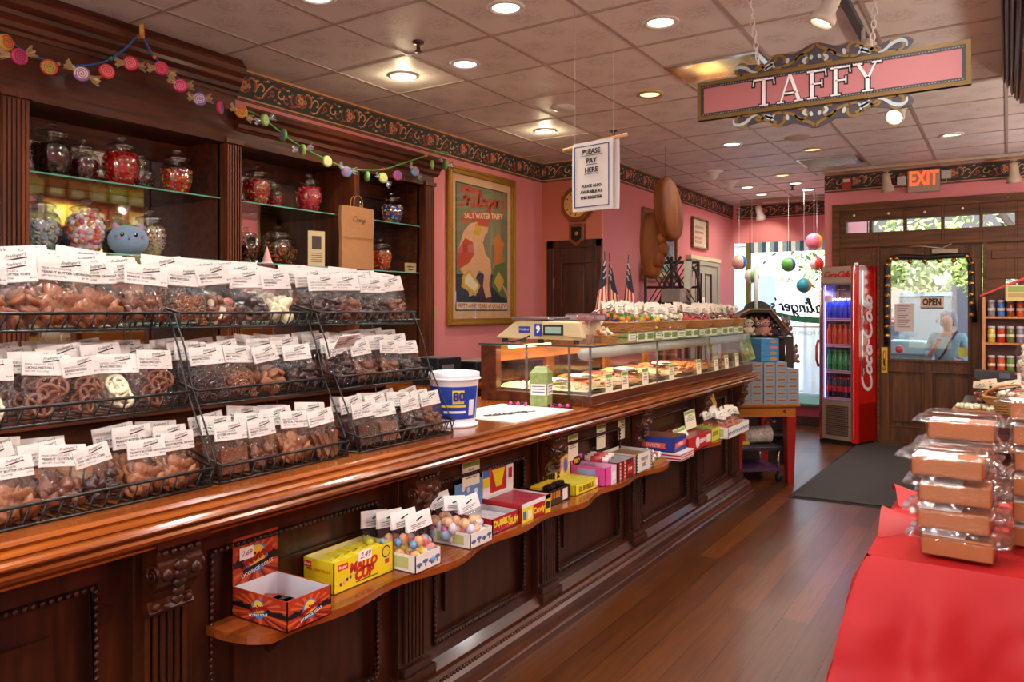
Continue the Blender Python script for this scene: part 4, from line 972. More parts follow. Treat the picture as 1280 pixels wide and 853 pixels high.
for s in (1, -1):
    sb, sg_, sl = MB(), MB(), MB()
    Fs = lambda a, b_, h: (a - .03, -.006 - h, s * (hh + b_ - .004)); Fb = lambda a, b_, h: (a - .03, .006 - h * 3, s * (hh + b_ - .004))
    outl = [(-.34, 0), (-.36, .03), (-.33, .055), (-.27, .05), (-.22, .045), (-.19, .065), (-.15, .08), (-.10, .07), (-.06, .085), (0, .105), (.06, .085), (.10, .07), (.15, .08), (.19, .065), (.22, .045), (.27, .05), (.33, .065), (.38, .06), (.40, .035), (.37, .0)]
    outl = smooth(outl, 3); sb.prism(outl, lambda a, b_: Fb(a, b_, 0), lambda a, b_: Fb(a, b_, .004))
    for m_ in (-1, 1):
        k = lambda L: [(m_ * a, b_) for a, b_ in L]
        for L, w_ in ((arc(.335, .034, .028, -100, 210, 14), .012), ([(.34, .005), (.28, .012), (.22, .04), (.17, .06)], .014), (arc(.165, .045, .03, -120, 200, 12), .012), ([(.14, .02), (.10, .03), (.06, .06), (.02, .08), (0, .1)], .013), (arc(.06, .035, .026, 0, 300, 12), .010), (arc(.25, .02, .02, 0, 200, 8), .010)):
            sg_.ribbon(k(smooth(L)), w_, Fs, .003)
        for L in ([(.375, .02), (.37, .042), (.345, .05), (.315, .04), (.285, .018), (.26, .012)], [(.225, .012), (.215, .03), (.195, .035), (.18, .02)], [(.19, .05), (.2, .03), (.23, .02)], [(.12, .055), (.125, .03)], [(.035, .045), (.05, .03), (.04, .015)], [(.015, .05), (.02, .03)]):
            sl.ribbon(k(smooth(L)), [.003 + .012 * math.sin(PI * (j + .5) / len(smooth(L))) for j in range(len(smooth(L)))], Fs, .0042)
    sb.build('scroll_board', pm('#3a3238', .5), t); sg_.build('scrollwork', plain('scroll_gold', '#7a5a18', .45, nz=.25, scale=60), t); sl.build('scroll_inlay', pm('#a9bcc4', .5), t)
for x, lean in ((-.285, -.055), (.205, .03)):
    m = MB(); zt = CZ - (z0 + z1) / 2 - .0; zb = hh + .04; n = 14
    for k in range(n):
        f0 = (k + .5) / n; z = zb + (zt - zb) * f0; xx = x + lean * f0; L_ = (zt - zb) / n * .72
        ring = [(xx + (.0095 * math.cos(a) if k % 2 else 0), (0 if k % 2 else .0095 * math.cos(a)), z + L_ * math.sin(a) * .95) for a in [2 * PI * j / 12 for j in range(12)]]
        m.tube(ring, .0032, 6, closed=True)
    m.build('chain', pm('#d8cec4', .4), t)
# ------------------------------------------------------------------ wire racks with bagged candy
CHOC = plain('milk_chocolate', '#6a381c', .38, nz=.25, scale=70, bump=.25, coat=.25); CHOD = plain('dark_chocolate', '#34180d', .35, nz=.25, scale=70, bump=.25, coat=.3)
CHOL = plain('light_chocolate', '#87502c', .4, nz=.2, scale=80, bump=.3, coat=.2); YOG = plain('yogurt_white', '#e6ddb8', .35, nz=.06, coat=.3)
PRETZ = plain('pretzel_tan', '#a8602a', .5, nz=.2); TOF = plain('toffee', '#7a421e', .4, nz=.3, scale=120, bump=.6); REDC = pm('#b02020', .3)
def pretzel(mb, M, s, mi):
    pts = []; n = 34
    for k in range(n + 1):
        t_ = -4 + 8 * k / n
        x = (3.3 - .4 * t_ * t_ * .5) * math.sin(t_) / 6.2 if False else (3.3 - .4 * t_ * t_) * math.sin(t_) / 7.0
        y = (2.5 - .3 * t_ * t_) * math.cos(t_) / 5.2
        pts.append(M @ V((x * s, y * s, .06 * s * math.sin(2 * t_))))
    mb.tube(pts, s * .085, 7, mi)
def contents(kind, rnd, w, h, d):
    c = MB()
    def rp(): return V((rnd.uniform(-d, d), rnd.uniform(-w + .014, w - .014), rnd.uniform(.012, h)))
    if kind in ('pretzel', 'white_pretzel'):
        for k in range(6): c_M = Matrix.Translation((d * (.9 if k < 3 else -.5), rnd.uniform(-.018, .018), .032 + (k % 3) * h * .30)) @ Matrix.Rotation(R(90) + rnd.uniform(-.2, .2), 4, 'Y') @ Matrix.Rotation(rnd.uniform(-.5, .5) + (0, PI / 2)[k % 2], 4, 'Z'); pretzel(c, c_M, .062, 0)
    elif kind == 'mini_pretzel':
        for k in range(22): M = Matrix.Translation(rp()) @ Matrix.Rotation(R(90) + rnd.uniform(-.5, .5), 4, 'Y') @ Matrix.Rotation(rnd.uniform(0, 6), 4, 'Z'); pretzel(c, M, .028, 0)
    elif kind in ('cup', 'disc'):
        for k in range(12 if kind == 'cup' else 16):
            q = Matrix.Translation(rp()) @ Matrix.Rotation(rnd.uniform(-1.2, 1.2) + R(70), 4, 'Y') @ Matrix.Rotation(rnd.uniform(0, 6), 4, 'X')
            r_ = .021 if kind == 'cup' else .016
            c.lathe([(0, -.006), (r_ * .8, -.006), (r_, .004), (r_ * .85, .007), (0, .007)], n=12, M=q, mi=0)
            if kind == 'disc': c.lathe([(0, .0078), (r_ * .7, .0075)], n=10, M=q, mi=1 + k % 2)
    elif kind == 'slab':
        c.box(-.007, .010, -w + .010, w - .010, .008, h + .012)
        for k in range(230): c.sphere((.0105, rnd.uniform(-w + .013, w - .013), rnd.uniform(.01, h + .01)), rnd.uniform(.0012, .003), 5, 3, 1)
    elif kind == 'stick':
        for k in range(15):
            M = Matrix.Translation((rnd.uniform(-d, d), -w + .02 + (2 * w - .04) * (k % 5) / 4, h * .45 + rnd.uniform(-.01, .015))) @ Matrix.Rotation(rnd.uniform(-.5, .5), 4, 'X') @ Matrix.Rotation(rnd.uniform(-.2, .2), 4, 'Y')
            c.box(-.004, .004, -.007, .007, -.045, .045, 0, M)
    elif kind == 'bean':
        for k in range(46): c.sphere(rp(), .0085, 7, 5, 0, sc3=(1, rnd.uniform(1, 1.4), 1), M=Matrix.Rotation(rnd.uniform(0, 3), 4, 'X'))
    elif kind == 'bark':
        for k in range(9):
            M = Matrix.Translation(rp()) @ Matrix.Rotation(rnd.uniform(-.6, .6), 4, 'Y') @ Matrix.Rotation(rnd.uniform(0, 3), 4, 'X')
            c.sphere((0, 0, 0), .03, 9, 6, 0, (.32, 1.1, .8), M=M, wob=1.0, seed=k)
    else:  # cluster
        for k in range(17):
            p = rp(); c.sphere(p, rnd.uniform(.013, .019), 8, 6, 0, (rnd.uniform(.7, 1), rnd.uniform(.8, 1.3), rnd.uniform(.7, 1.1)), wob=1.1, seed=k * 3)
    return c
KINDS_ = {  # kind: (words, header lines, mats, shape)
 'pretzel': ('milk chocolate pretzel', ('MILK CHOCOLATE', 'S-RING PRETZELS', 'NET WT. 7oz (198g)', '$9.99'), [CHOC], 'pretzel'),
 'white_pretzel': ('white yogurt pretzel', ('WHITE CHOCOLATE', 'RING PRETZELS', 'NET WT. 7oz (198g)', '$9.99'), [YOG], 'pretzel'),
 'small_pretzel': ('small chocolate pretzel', ('DARK CHOCOLATE', 'MINI PRETZELS', 'NET WT. 6oz', '$8.99'), [CHOD], 'mini_pretzel'),
 'tan_pretzel': ('pretzel ring', ('MILK CHOCOLATE', 'MINI PRETZELS', 'NET WT. 6oz', '$8.99'), [CHOL], 'mini_pretzel'),
 'peanut_cup': ('peanut butter chocolate cup', ('MILK CHOCOLATE', 'PEANUT BUTTER CUPS', 'NET WT. 7oz (198g)', '$9.99'), [CHOL], 'cup'),
 'choc_disc': ('red and white topped chocolate disc', ('MILK CHOCOLATE', 'MINT NONPAREILS', 'NET WT. 8oz', '$9.99'), [CHOC, REDC, YOG], 'disc'),
 'cream_disc': ('cream coloured disc candy', ('WHITE CHOCOLATE', 'NONPAREILS', 'NET WT. 8oz', '$8.99'), [YOG, YOG, YOG], 'disc'),
 'brown_disc': ('brown and white disc candy', ('DARK CHOCOLATE', 'NONPAREILS', 'NET WT. 8oz', '$8.99'), [CHOD, YOG, CHOC], 'disc'),
 'bark': ('broken milk chocolate bark', ('MILK CHOCOLATE', 'PEANUT BUTTER CRUNCH', 'NET WT. 7oz (198g)', '$9.99'), [CHOL], 'bark'),
 'toffee_slab': ('nut sprinkled chocolate slab', ('MILK CHOCOLATE', 'BUTTER CRUNCH', 'NET WT. 8oz', '$10.99'), [CHOC, TOF], 'slab'),
 'dark_slab': ('dark chocolate slab', ('DARK CHOCOLATE', 'BUTTER CRUNCH', 'NET WT. 8oz', '$10.99'), [CHOD, CHOC], 'slab'),
 'stick': ('chocolate stick', ('MILK CHOCOLATE', 'ORANGE STICKS', 'NET WT. 7oz', '$9.99'), [CHOC], 'stick'),
 'cluster': ('dark chocolate cluster', ('DARK CHOCOLATE', 'COCONUT CLUSTERS', 'NET WT. 7oz (198g)', '$9.99'), [CHOD], 'cluster'),
 'milk_cluster': ('milk chocolate cluster', ('MILK CHOCOLATE', 'PEANUT CLUSTERS', 'NET WT. 7oz (198g)', '$9.99'), [CHOC], 'cluster'),
 'bean': ('chocolate covered nut', ('MILK CHOCOLATE', 'ALMONDS', 'NET WT. 8oz', '$9.99'), [CHOC], 'bean'),
}
BW, BH = .056, .118
def make_bag(kind, idx, w=BW, h=BH):
    words, lines, mats, shp = KINDS_[kind]; rnd = random.Random(idx * 13 + 5)
    t = empty('candy_bag'); t['category'] = 'candy bag'
    contents(shp, rnd, w, h * .62, .010).build('candy', mats, t)
    p = MB(); H = h + .035
    def pf(u, v, s):
        yy = (2 * u - 1) * w; th = .021 * max(0, math.sin(PI * u)) ** .6 * (max(0, 1 - v ** 2.2)) ** .7 * (.35 + .65 * min(1, v * 6))
        return (s * (th + .0015 + .0022 * noise.noise(V((u * 7, v * 8, idx + s)))), yy, H * v)
    p.grid(lambda u, v: pf(u, v, 1), 12, 12); p.grid(lambda u, v: pf(u, v, -1), 12, 12)
    p.build('clear_pouch', CLEARBAG, t)
    hz0, hz1 = h - .008, h + .047; c = MB(); hw_ = w * .98
    c.add([(.0042, -hw_, hz0), (.0042, hw_, hz0), (.0012, hw_, hz1), (.0012, -hw_, hz1), (-.0042, -hw_, hz0), (-.0042, hw_, hz0), (-.0012, hw_, hz1), (-.0012, -hw_, hz1)],
          [(0, 1, 2, 3), (5, 4, 7, 6), (3, 2, 6, 7), (0, 3, 7, 4), (1, 5, 6, 2)])
    c.build('header_card', CARD, t)
    tm = MB(); zc = (hz0 + hz1) / 2; tilt = .003 / (hz1 - hz0)
    def M_(y, z): return frame((.0046 - (z - hz0) * tilt, y, z), (0, 1, 0), (-tilt, 0, 1))
    text_into(tm, lines[0], M_(-hw_ + .006, zc - .000), .0075, align='LEFT', depth=.0001, res=1)
    text_into(tm, lines[1], M_(-hw_ + .006, zc - .009), .0085, align='LEFT', depth=.0001, res=1, bold=.0002)
    text_into(tm, lines[2], M_(-hw_ + .006, zc - .018), .0062, align='LEFT', depth=.0001, res=1)
    text_into(tm, lines[3], M_(hw_ - .018, zc - .018), .0068, align='LEFT', depth=.0001, res=1)
    text_into(tm, "Fralinger's", frame((.0046 - .04 * tilt, .012, zc + .0175), (0, .98, .17), (-tilt, -.17, .98)), .0105, depth=.0001, res=1, italic=.5)
    tm.prism([(-.010, zc + .0065), (.034, zc + .0155), (.036, zc + .0125), (.005, zc + .0065), (-.006, zc + .0045)], lambda a, b: (.0042 - (b - hz0) * tilt, a, b), lambda a, b: (.0047 - (b - hz0) * tilt, a, b))
    tm.build('header_print', INK, t)
    return t
BAGP = {}; BAGK = {}
def bag(kind, loc, rot, label, group, scale=1.0):
    first = kind not in BAGP
    if first: BAGP[kind] = make_bag(kind, len(BAGP)); BAGK[kind] = tree(BAGP[kind])
    o = place(BAGP[kind], BAGK[kind], first, loc, rot, scale)
    o['label'] = label; o['group'] = group
    return o
def basket(x0, x1, y0, y1, zb, zr, parent, slant=.02):
    """wire basket: front at x1, back at x0"""
    def rel(p): return tuple(V(p) - parent.location)
    r_ = .0038; m = MB()
    m.tube([rel(p) for p in ((x0, y0, zr + .05), (x1, y0, zr), (x1, y1, zr), (x0, y1, zr + .05))], r_ * 1.15, 6)
    m.tube([rel(p) for p in ((x0, y0, zb), (x1 - .008, y0, zb), (x1 - .008, y1, zb), (x0, y1, zb))], r_, 6, closed=True)
    m.tube([rel(p) for p in ((x0, y0, zr + .05), (x0, y1, zr + .05))], r_, 6)
    n = int((y1 - y0) / .036)
    for k in range(n + 1):
        y = y0 + (y1 - y0) * k / n; ys = min(max(y - .012, y0), y1)
        m.tube([rel(p) for p in ((x1, y, zr), (x1 - .008, ys, zb), (x0, ys, zb), (x0, y, zr + .05))], .0028, 5)
    for k in range(1, 6):
        f = k / 6; x = x0 + (x1 - x0) * f
        for y in (y0, y1): m.tube([rel((x, y, zr + .05 * (1 - f))), rel((x - .01, y, zb))], .0021, 5)
    m.tube([rel(((x0 + x1) / 2, y0, zb)), rel(((x0 + x1) / 2, y1, zb))], .002, 5)
    m.build('wire_basket', BLACKWIRE, parent)
TIERS = [('bottom', -1.835, CT + .004, CT + .052, .24), ('middle', -1.945, 1.196, 1.240, .24), ('top', -2.03, 1.418, 1.462, .26)]
RACKS = [('left', .80, 1.345, 1), ('middle', 1.375, 1.865, 1), ('right', 1.925, 2.44, 1)]
PLAN = {
 ('left', 'top'): ['peanut_cup', 'peanut_cup', 'bark', 'bark', 'milk_cluster'], ('left', 'middle'): ['white_pretzel', 'pretzel', 'pretzel', 'white_pretzel', 'pretzel'], ('left', 'bottom'): ['bark', 'milk_cluster', 'cluster', 'bark', 'bark'],
 ('middle', 'top'): ['tan_pretzel', 'choc_disc', 'brown_disc', 'cream_disc'], ('middle', 'middle'): ['small_pretzel', 'tan_pretzel', 'peanut_cup', 'cluster'], ('middle', 'bottom'): ['toffee_slab', 'milk_cluster', 'bark', 'stick'],
 ('right', 'top'): ['cluster', 'milk_cluster', 'cluster', 'bean'], ('right', 'middle'): ['cluster', 'milk_cluster', 'milk_cluster', 'cluster'], ('right', 'bottom'): ['dark_slab', 'toffee_slab', 'cluster', 'bean'],
}
ORD = ['first', 'second', 'third', 'fourth', 'fifth', 'sixth']
rnd = random.Random(11)
for rn, ya, yb, _ in RACKS:
    rk = empty('candy_rack', (-2.0, (ya + yb) / 2, CT), label='%s black three-tier wire rack of bagged candy on the counter' % {'left': 'leftmost', 'middle': 'middle', 'right': 'rightmost'}[rn], cat='rack', group='wire racks on the counter')
    rel = lambda p: tuple(V(p) - rk.location)
    for tn, xf, zb, zr, dp in TIERS: basket(xf - dp, xf, ya, yb, zb, zr, rk)
    for y in (ya - .005, yb + .005):
        for off in (0,):
            pts = []; ctrl = [(-2.03 - .02, 1.46), (-2.00, 1.36), (-1.965, 1.25), (-1.91, 1.15), (-1.865, 1.06), (-1.845, CT + .004)]
            pts = [(x + off, y, z) for x, z in ctrl]
            MB().tube([rel(p) for p in pts], .0028, 6).build('side_frame', BLACKWIRE, rk)
        MB().tube([rel((-2.28, y, 1.5)), rel((-2.24, y, CT + .004)), rel((-1.845, y, CT + .004))], .0028, 6).build('side_frame', BLACKWIRE, rk)
    for tn, xf, zb, zr, dp in TIERS:
        plan = PLAN[(rn, tn)]; nc = len(plan); span = (yb - ya - .02)
        for row in range(4 if tn != 'bottom' else 3):
            for c_ in range(nc):
                if row and rnd.random() < .05: continue
                if rn == 'left' and tn == 'bottom' and row > 0 and c_ == 2: continue
                kd = plan[c_]
                if row and rnd.random() < .12: kd = plan[(c_ + 1) % nc]
                y = ya + .01 + span * (c_ + .5) / nc + rnd.uniform(-.012, .012); y = min(max(y, ya + .055), yb - .055)
                x = xf - .038 - row * .052 + rnd.uniform(-.004, .004)
                lean = R(rnd.uniform(9, 17)) ; z = zb + .004
                s_ = .98 + rnd.uniform(-.05, .05)
                if tn == 'top': s_ += .10 + .04 * row
                elif tn == 'middle': s_ += [-.04, .03, .06, .05][row]; z += .005 * row
                else: s_ += [-.07, .03, .06][row]
                if tn == 'top': z += .007 * row
                if nc == 4: s_ = min(s_ * 1.02, 1.22)
                rot = (rnd.uniform(-.13, .13), -lean, rnd.uniform(-.2, .12))
                w = KINDS_[kd][0]
                place_ = {0: 'front row', 1: 'second row', 2: 'third row', 3: 'back row'}[row]
                lab = '%s bag, %s, %s column, %s basket, %s rack' % (w, place_, ORD[c_], tn, rn)
                grp = '%s bags in the %s basket of the %s rack' % (w.split()[0], tn, rn)
                bag(kd, (x, y, z + abs(math.sin(rot[0])) * .05), rot, lab, 'candy bags in the %s basket of the %s rack' % (tn, rn), s_)
# one bag slid forward across the middle rack's basket edge
bag('small_pretzel', (-1.93, 1.87, 1.27), (R(4), R(38), .1), 'chocolate pretzel bag tipped forward over the edge between middle and right racks', 'candy bags in the middle basket of the middle rack', .9)
# ------------------------------------------------------------------ bucket, paper, jar on the counter
t = empty('plastic_bucket', (-1.97, 2.62, CT), label='white lidded plastic bucket with a blue label beside the right rack', cat='bucket')
BKT = pm('#ece8ec', .3)
MB().lathe([(0, .0), (.098, 0), (.102, .006), (.098, .012), (.088, .014), (.09, .03), (.104, .2), (.108, .205), (.108, .225), (.1, .227), (.096, .2), (.085, .03)], n=36).build('bucket_body', BKT, t)
MB().lathe([(.106, .195), (.114, .197), (.114, .202), (.106, .204)], n=36).build('rim_ring', BKT, t)
lb = MB()
def wrap(mb, a0, a1, z0, z1, mi, off=.0012, n=14):
    rr = lambda z: .09 + (.014) * (z - .03) / .17 + off
    mb.grid(lambda u, v: (rr(z0 + (z1 - z0) * v) * math.cos(a0 + (a1 - a0) * u), rr(z0 + (z1 - z0) * v) * math.sin(a0 + (a1 - a0) * u), z0 + (z1 - z0) * v), n, 2, mi)
wrap(lb, -2.4, .25, .035, .17, 0); wrap(lb, .35, .6, .035, .165, 0); wrap(lb, .75, 1.6, .035, .17, 0)
wrap(lb, -1.0, -.5, .10, .155, 1, .0018); wrap(lb, -.25, .05, .05, .115, 2, .0018); wrap(lb, -1.5, -.4, .085, .094, 1, .0018); wrap(lb, -1.4, -.4, .06, .07, 2, .0018)
lb.build('blue_label', [pm('#1c3fa0', .35), pm('#e0c838', .35), pm('#dfe2ea', .4)], t)
m = MB(); text_into(m, '80', Matrix.Rotation(R(-42), 4, 'Z') @ FX(.103, 0, .128), .05, bold=.002, depth=.0006); m.build('lettering', pm('#12307c', .4), t)
t = tag(MB().box(-2.2, -1.78, 2.80, 3.33, CT + .0005, CT + .003).build('paper_sheet', pm('#e6ddd4', .5), None), 'large white paper sheet taped flat on the counter by the register', 'paper')
m = MB()
for k, (y, w_) in enumerate(((3.02, .2), (3.1, .12))): script_into(m, 'eaiogane', frame((-1.98 + .05 * k, y, CT + .0032), (.3, .95, 0), (-.95, .3, 0)), w_ * 1.3, .2, .4, 0, .0005)
m.prism([(-2.0, 2.9), (-1.92, 3.1), (-1.905, 3.1), (-1.97, 2.92)], lambda a, b: (a, b, CT + .0032), lambda a, b: (a, b, CT + .0038)); o = m.build('printed_script', INK, t)
t = empty('tip_box', (-1.985, 3.37, CT), rz=R(12), label='green patterned tip carton with a white label and ribbon before the glass case', cat='carton')
GRC = plain('green_print', '#8a9a5a', .5, nz=.5, scale=45); CRP = pm('#cfc9a0', .5)
b = MB(); b.add([(-.045, -.04, .003), (.045, -.04, .003), (.045, .04, .003), (-.045, .04, .003), (-.047, -.042, .17), (.047, -.042, .17), (.047, .042, .17), (-.047, .042, .17), (-.03, -.005, .2), (.03, -.005, .2), (.03, .005, .2), (-.03, .005, .2)],
      [(0, 1, 5, 4), (1, 2, 6, 5), (2, 3, 7, 6), (3, 0, 4, 7), (4, 5, 9, 8), (5, 6, 10, 9), (6, 7, 11, 10), (7, 4, 8, 11), (3, 2, 1, 0), (8, 9, 10, 11)]); b.build('carton_body', GRC, t)
MB().box(-.04, .04, -.0455, -.0435, .06, .115).box(.0455, .0475, -.038, .038, .06, .115).build('white_label', WHITE, t)
m = MB()
for k in range(3): m.box(-.033, .033, -.047, -.0455, .102 - .014 * k, .106 - .014 * k); m.box(.0475, .049, -.03, .03, .102 - .014 * k, .106 - .014 * k)
m.build('lettering', pm('#3a4a8a'), t)
m = MB()
for s in (-1, 1):
    m.tube([(s * .05, -.03, .01), (s * .08, -.05, .02), (s * .11, -.03, .006), (s * .15, -.045, .01), (s * .17, -.03, .004)], .005, 6, 0)
    for k in range(3): m.sphere((s * (.07 + .04 * k), -.04, .012), .011, 7, 5, 1)
m.build('ribbon', [pm('#241820', .4), pm('#d03a8a', .4)], t)
# ------------------------------------------------------------------ glass fudge case
CX0, CX1, CY0, CY1, CB, CTP = -2.42, -1.745, 3.46, 6.34, CT, 1.292
case = empty('glass_case', (-2.08, 4.9, CT), label='long low wood and glass display case full of fudge trays on the counter', cat='display case')
P_ = lambda mb, n_, m_, bv=0: part(mb, n_, m_, case, bv)
CWD = wood('case_wood', '#3c1a0c', '#6a3418', .3, 'Y'); CWI = wood('case_inner_wood', '#8a4a1c', '#b8702c', .4, 'Y')
m = MB(); m.box(CX0 + .04, CX1 - .05, CY0 + .04, CY1, CB, CB + .014).box(CX1 - .05, CX1, CY0, CY1, CB, CB + .055).box(CX0, CX1 - .05, CY0, CY0 + .04, CB, CB + .055)
m.box(CX1, CX1 + .005, CY0, CY1, CB, CB + .012).box(CX0, CX0 + .04, CY0 + .04, CY1, CB, CB + .055)
P_(m, 'base_frame', CWD, .004)
m = MB(); m.box(CX0, CX0 + .10, CY0 - .002, CY0 + .05, CB, CTP - .012); P_(m, 'corner_post', CWD, .004)
m = MB(); m.box(CX0, CX0 + .02, CY0 + .05, CY1, CB + .2, CTP - .01).box(CX0, CX0 + .02, CY0 + .7, CY0 + .78, CB + .05, CB + .2).box(CX0, CX0 + .02, CY0 + 1.5, CY0 + 1.58, CB + .05, CB + .2).box(CX0, CX0 + .02, CY0 + 2.2, CY0 + 2.28, CB + .05, CB + .2).box(CX0, CX0 + .02, CY1 - .05, CY1, CB + .05, CTP)
P_(m, 'back_frame', CWI)
P_(MB().box(CX0 - .0, CX0 + .02, CY0 + .05, CY1 - .05, CB + .055, CB + .2), 'back_pane', CASEGLASS)
P_(MB().box(CX0, CX1 + .01, CY0 - .02, CY1, CTP - .008, CTP).box(CX1 + .01, CX1 + .013, CY0 - .02, CY1, CTP - .008, CTP, 1).box(CX0, CX1 + .01, CY0 - .023, CY0 - .02, CTP - .008, CTP, 1), 'top_pane', [CASEGLASS, pm('#2c4a40', .2)])
P_(MB().box(CX1 - .016, CX1 - .011, CY0 + .02, CY1 - .01, CB + .05, CTP - .008), 'front_pane', CASEGLASS)
P_(MB().box(CX0 + .1, CX1 - .016, CY0 + .01, CY0 + .014, CB + .05, CTP - .008), 'end_pane', CASEGLASS)
P_(MB().box(CX0 + .03, CX1 - .016, CY1 - .016, CY1 - .012, CB + .05, CTP - .008), 'end_pane', CASEGLASS)
m = MB()
for x, y in ((CX1 - .02, CY0 + .02), (CX1 - .14, CY0 + .02), (CX0 + .28, CY0 + .02), (CX1 - .02, CY0 + .9), (CX1 - .02, CY0 + 1.85), (CX1 - .02, CY1 - .02)): m.box(x - .005, x + .005, y - .005, y + .005, CB + .05, CTP - .008)
P_(m, 'metal_post', pm('#8a8c8c', .3, metal=.7))
m = MB(); m.tube([(CX1 - .07, CY0 + .03, CTP - .045), (CX1 - .07, CY1 - .04, CTP - .045)], .028, 14); P_(m, 'lamp_housing', pm('#c6c4bc', .35))
tubem = glow('case_lamp', (1, .72, .38), 7.0)
for ya, yb in ((CY0 + .1, CY0 + .55), (CY0 + .9, CY0 + 1.5), (CY0 + 1.7, CY0 + 2.3)): P_(MB().tube([(CX0 + .12, ya, CTP - .022), (CX0 + .12, yb, CTP - .022)], .009, 8), 'lamp_tube', tubem)
for yy in (CY0 + .35, CY0 + 1.2, CY0 + 2.1):
    l = light('case_lamp_light', 'AREA', (CX0 + .2, yy, CTP - .03), 7, (1, .74, .45), .3); l.data.shape = 'RECTANGLE'; l.data.size = .2; l.data.size_y = .7
# trays with fudge mounds
trm = pm('#6f675e', .4, metal=.4)
FUD = [plain('fudge_caramel', '#a85a26', .45, nz=.3, scale=60, bump=.5), plain('fudge_chocolate', '#6a3014', .45, nz=.3, scale=60, bump=.5), plain('fudge_vanilla', '#d8b878', .45, nz=.15, scale=60, bump=.4), plain('fudge_nut', '#c07a3a', .45, nz=.4, scale=90, bump=.8), plain('pale_cluster', '#e0d0a8', .45, nz=.2, scale=80, bump=.7)]
names = ['pale clustered candy', 'caramel fudge', 'nut topped fudge', 'dark chocolate fudge', 'vanilla fudge', 'caramel fudge', 'nut topped fudge', 'caramel fudge', 'chocolate fudge']
mats_ = [4, 0, 3, 1, 2, 0, 3, 0, 1]
r2 = random.Random(3)
for k in range(9):
    y = CY0 + .07 + k * .31; x0_, x1_ = CX0 + .06, CX1 - .06
    t = empty('candy_tray', ((x0_ + x1_) / 2, y + .14, CB + .016), label='metal tray of %s, %s from the register end inside the glass case' % (names[k], ['first', 'second', 'third', 'fourth', 'fifth', 'sixth', 'seventh', 'eighth', 'ninth'][k]), cat='tray', group='trays in the glass case')
    hx_, hy_ = (x1_ - x0_) / 2, .142
    f = MB()
    for q in holes(-hx_, hx_, -hy_, hy_, [(-hx_ + .006, hx_ - .006, -hy_ + .006, hy_ - .006)]): f.box(*q, 0, .05)
    f.box(-hx_, hx_, -hy_, hy_, 0, .004); f.build('pan', trm, t)
    s = MB(); s.grid(lambda u, v: (-hx_ + .008 + (2 * hx_ - .016) * u, -hy_ + .008 + (2 * hy_ - .016) * v, .044 + .024 * math.sin(PI * v) ** .5 * (1 - .4 * u) + .008 * noise.noise(V((u * 14, v * 8, k)))), 22, 14)
    for j in range(46 if mats_[k] in (3, 4) else 14): s.sphere((r2.uniform(-hx_ + .03, hx_ - .03), r2.uniform(-hy_ + .03, hy_ - .03), .062), r2.uniform(.008, .016), 6, 5, 0, (1.2, 1, .7), wob=.8, seed=j)
    s.build('candy', FUD[mats_[k]], t)
    if k in (0, 1, 3, 5):
        u = MB(); u.sphere((.0, 0, .085), .055, 14, 8, 0, (1.7, .8, .35)); u.build('scoop', plain('scoop_steel', '#c8c4bc', .2, metal=.9), t)
# price tags leaning on the case glass
tagc = pm('#e6dcc0', .6); tagg = pm('#7a9a3a', .6)
def price_card(name, M, w, h, label, group, lines=3, name2='price_card'):
    t = empty(name, (0, 0, 0), label=label, cat='price card', group=group); t.matrix_world = M
    MB().box(-w / 2, w / 2, -h / 2, h / 2, 0, .0015).build('card', tagc, t)
    m = MB().box(-w / 2 + .004, w / 2 - .004, h / 2 - .022, h / 2 - .004, .0015, .002); m.build('green_header', tagg, t)
    m = MB(); text_into(m, 'Fudge' if group.startswith('fudge') else 'Candy', Matrix.Translation((0, h / 2 - .034, .0017)), .016, depth=.0002, res=1); 
    for k in range(lines): m.box(-w * .32, w * .32, h / 2 - .05 - .009 * k, h / 2 - .047 - .009 * k, .0015, .002)
    m.build('lettering', INK, t)
for i, y in enumerate((3.66, 3.86, 4.14, 4.55, 5.05, 5.42, 5.66, 5.92)):
    M = frame((CX1 - .004, y, CB + .055 + .05), (0, 1, 0), (-.05, 0, 1))
    price_card('price_card', M, .085, .10, 'cream price card with green heading at the case front, %s from the left' % ['first', 'second', 'third', 'fourth', 'fifth', 'sixth', 'seventh', 'eighth'][i], 'fudge price cards along the case')
# --- scale on the case
t = empty('counter_scale', (-2.08, 3.70, CTP), rz=R(0), label='beige electronic price scale with a steel pan on top of the glass case', cat='scale')
BEI = pm('#cdb98c', .4)
m = MB(); m.prism([(-.33, .025), (.22, .02), (.22, .05), (.2, .12), (-.16, .125), (-.20, .115)], lambda a, b: (a, -.12, b), lambda a, b: (a, .13, b)); m.build('scale_body', BEI, t, bevel=.008)
m = MB(); m.prism([(-.02, .055), (.235, .03), (.215, .115), (-.01, .118)], lambda a, b: (a, -.145, b), lambda a, b: (a, -.10, b)); m.build('display_housing', BEI, t, bevel=.006)
MB().box(-.21, .03, -.14, .15, .128, .142).build('weighing_pan', STEEL, t, bevel=.004)
MB().box(.0, .12, -.149, -.145, .045, .1).build('bezel', pm('#1c2420', .3), t); MB().box(.012, .108, -.151, -.149, .055, .09).build('display', pm('#8fb0a0', .2), t)
m = MB().box(-.17, -.10, -.122, -.12, .055, .09); text_into(m, 'TOLEDO', frame((-.135, -.1225, .073), (1, 0, 0), (0, 0, 1)), .016, 1, depth=.0005, res=1); m.build('maker_plate', [pm('#2a3a8a', .4), WHITE], t)
m = MB().box(-.055, -.01, -.149, -.146, .04, .105); text_into(m, '9', frame((-.032, -.1495, .075), (1, 0, 0), (0, 0, 1)), .05, 1, bold=.002, depth=.0005); m.build('number_sticker', [pm('#1c3a9a', .4), WHITE], t)
m = MB()
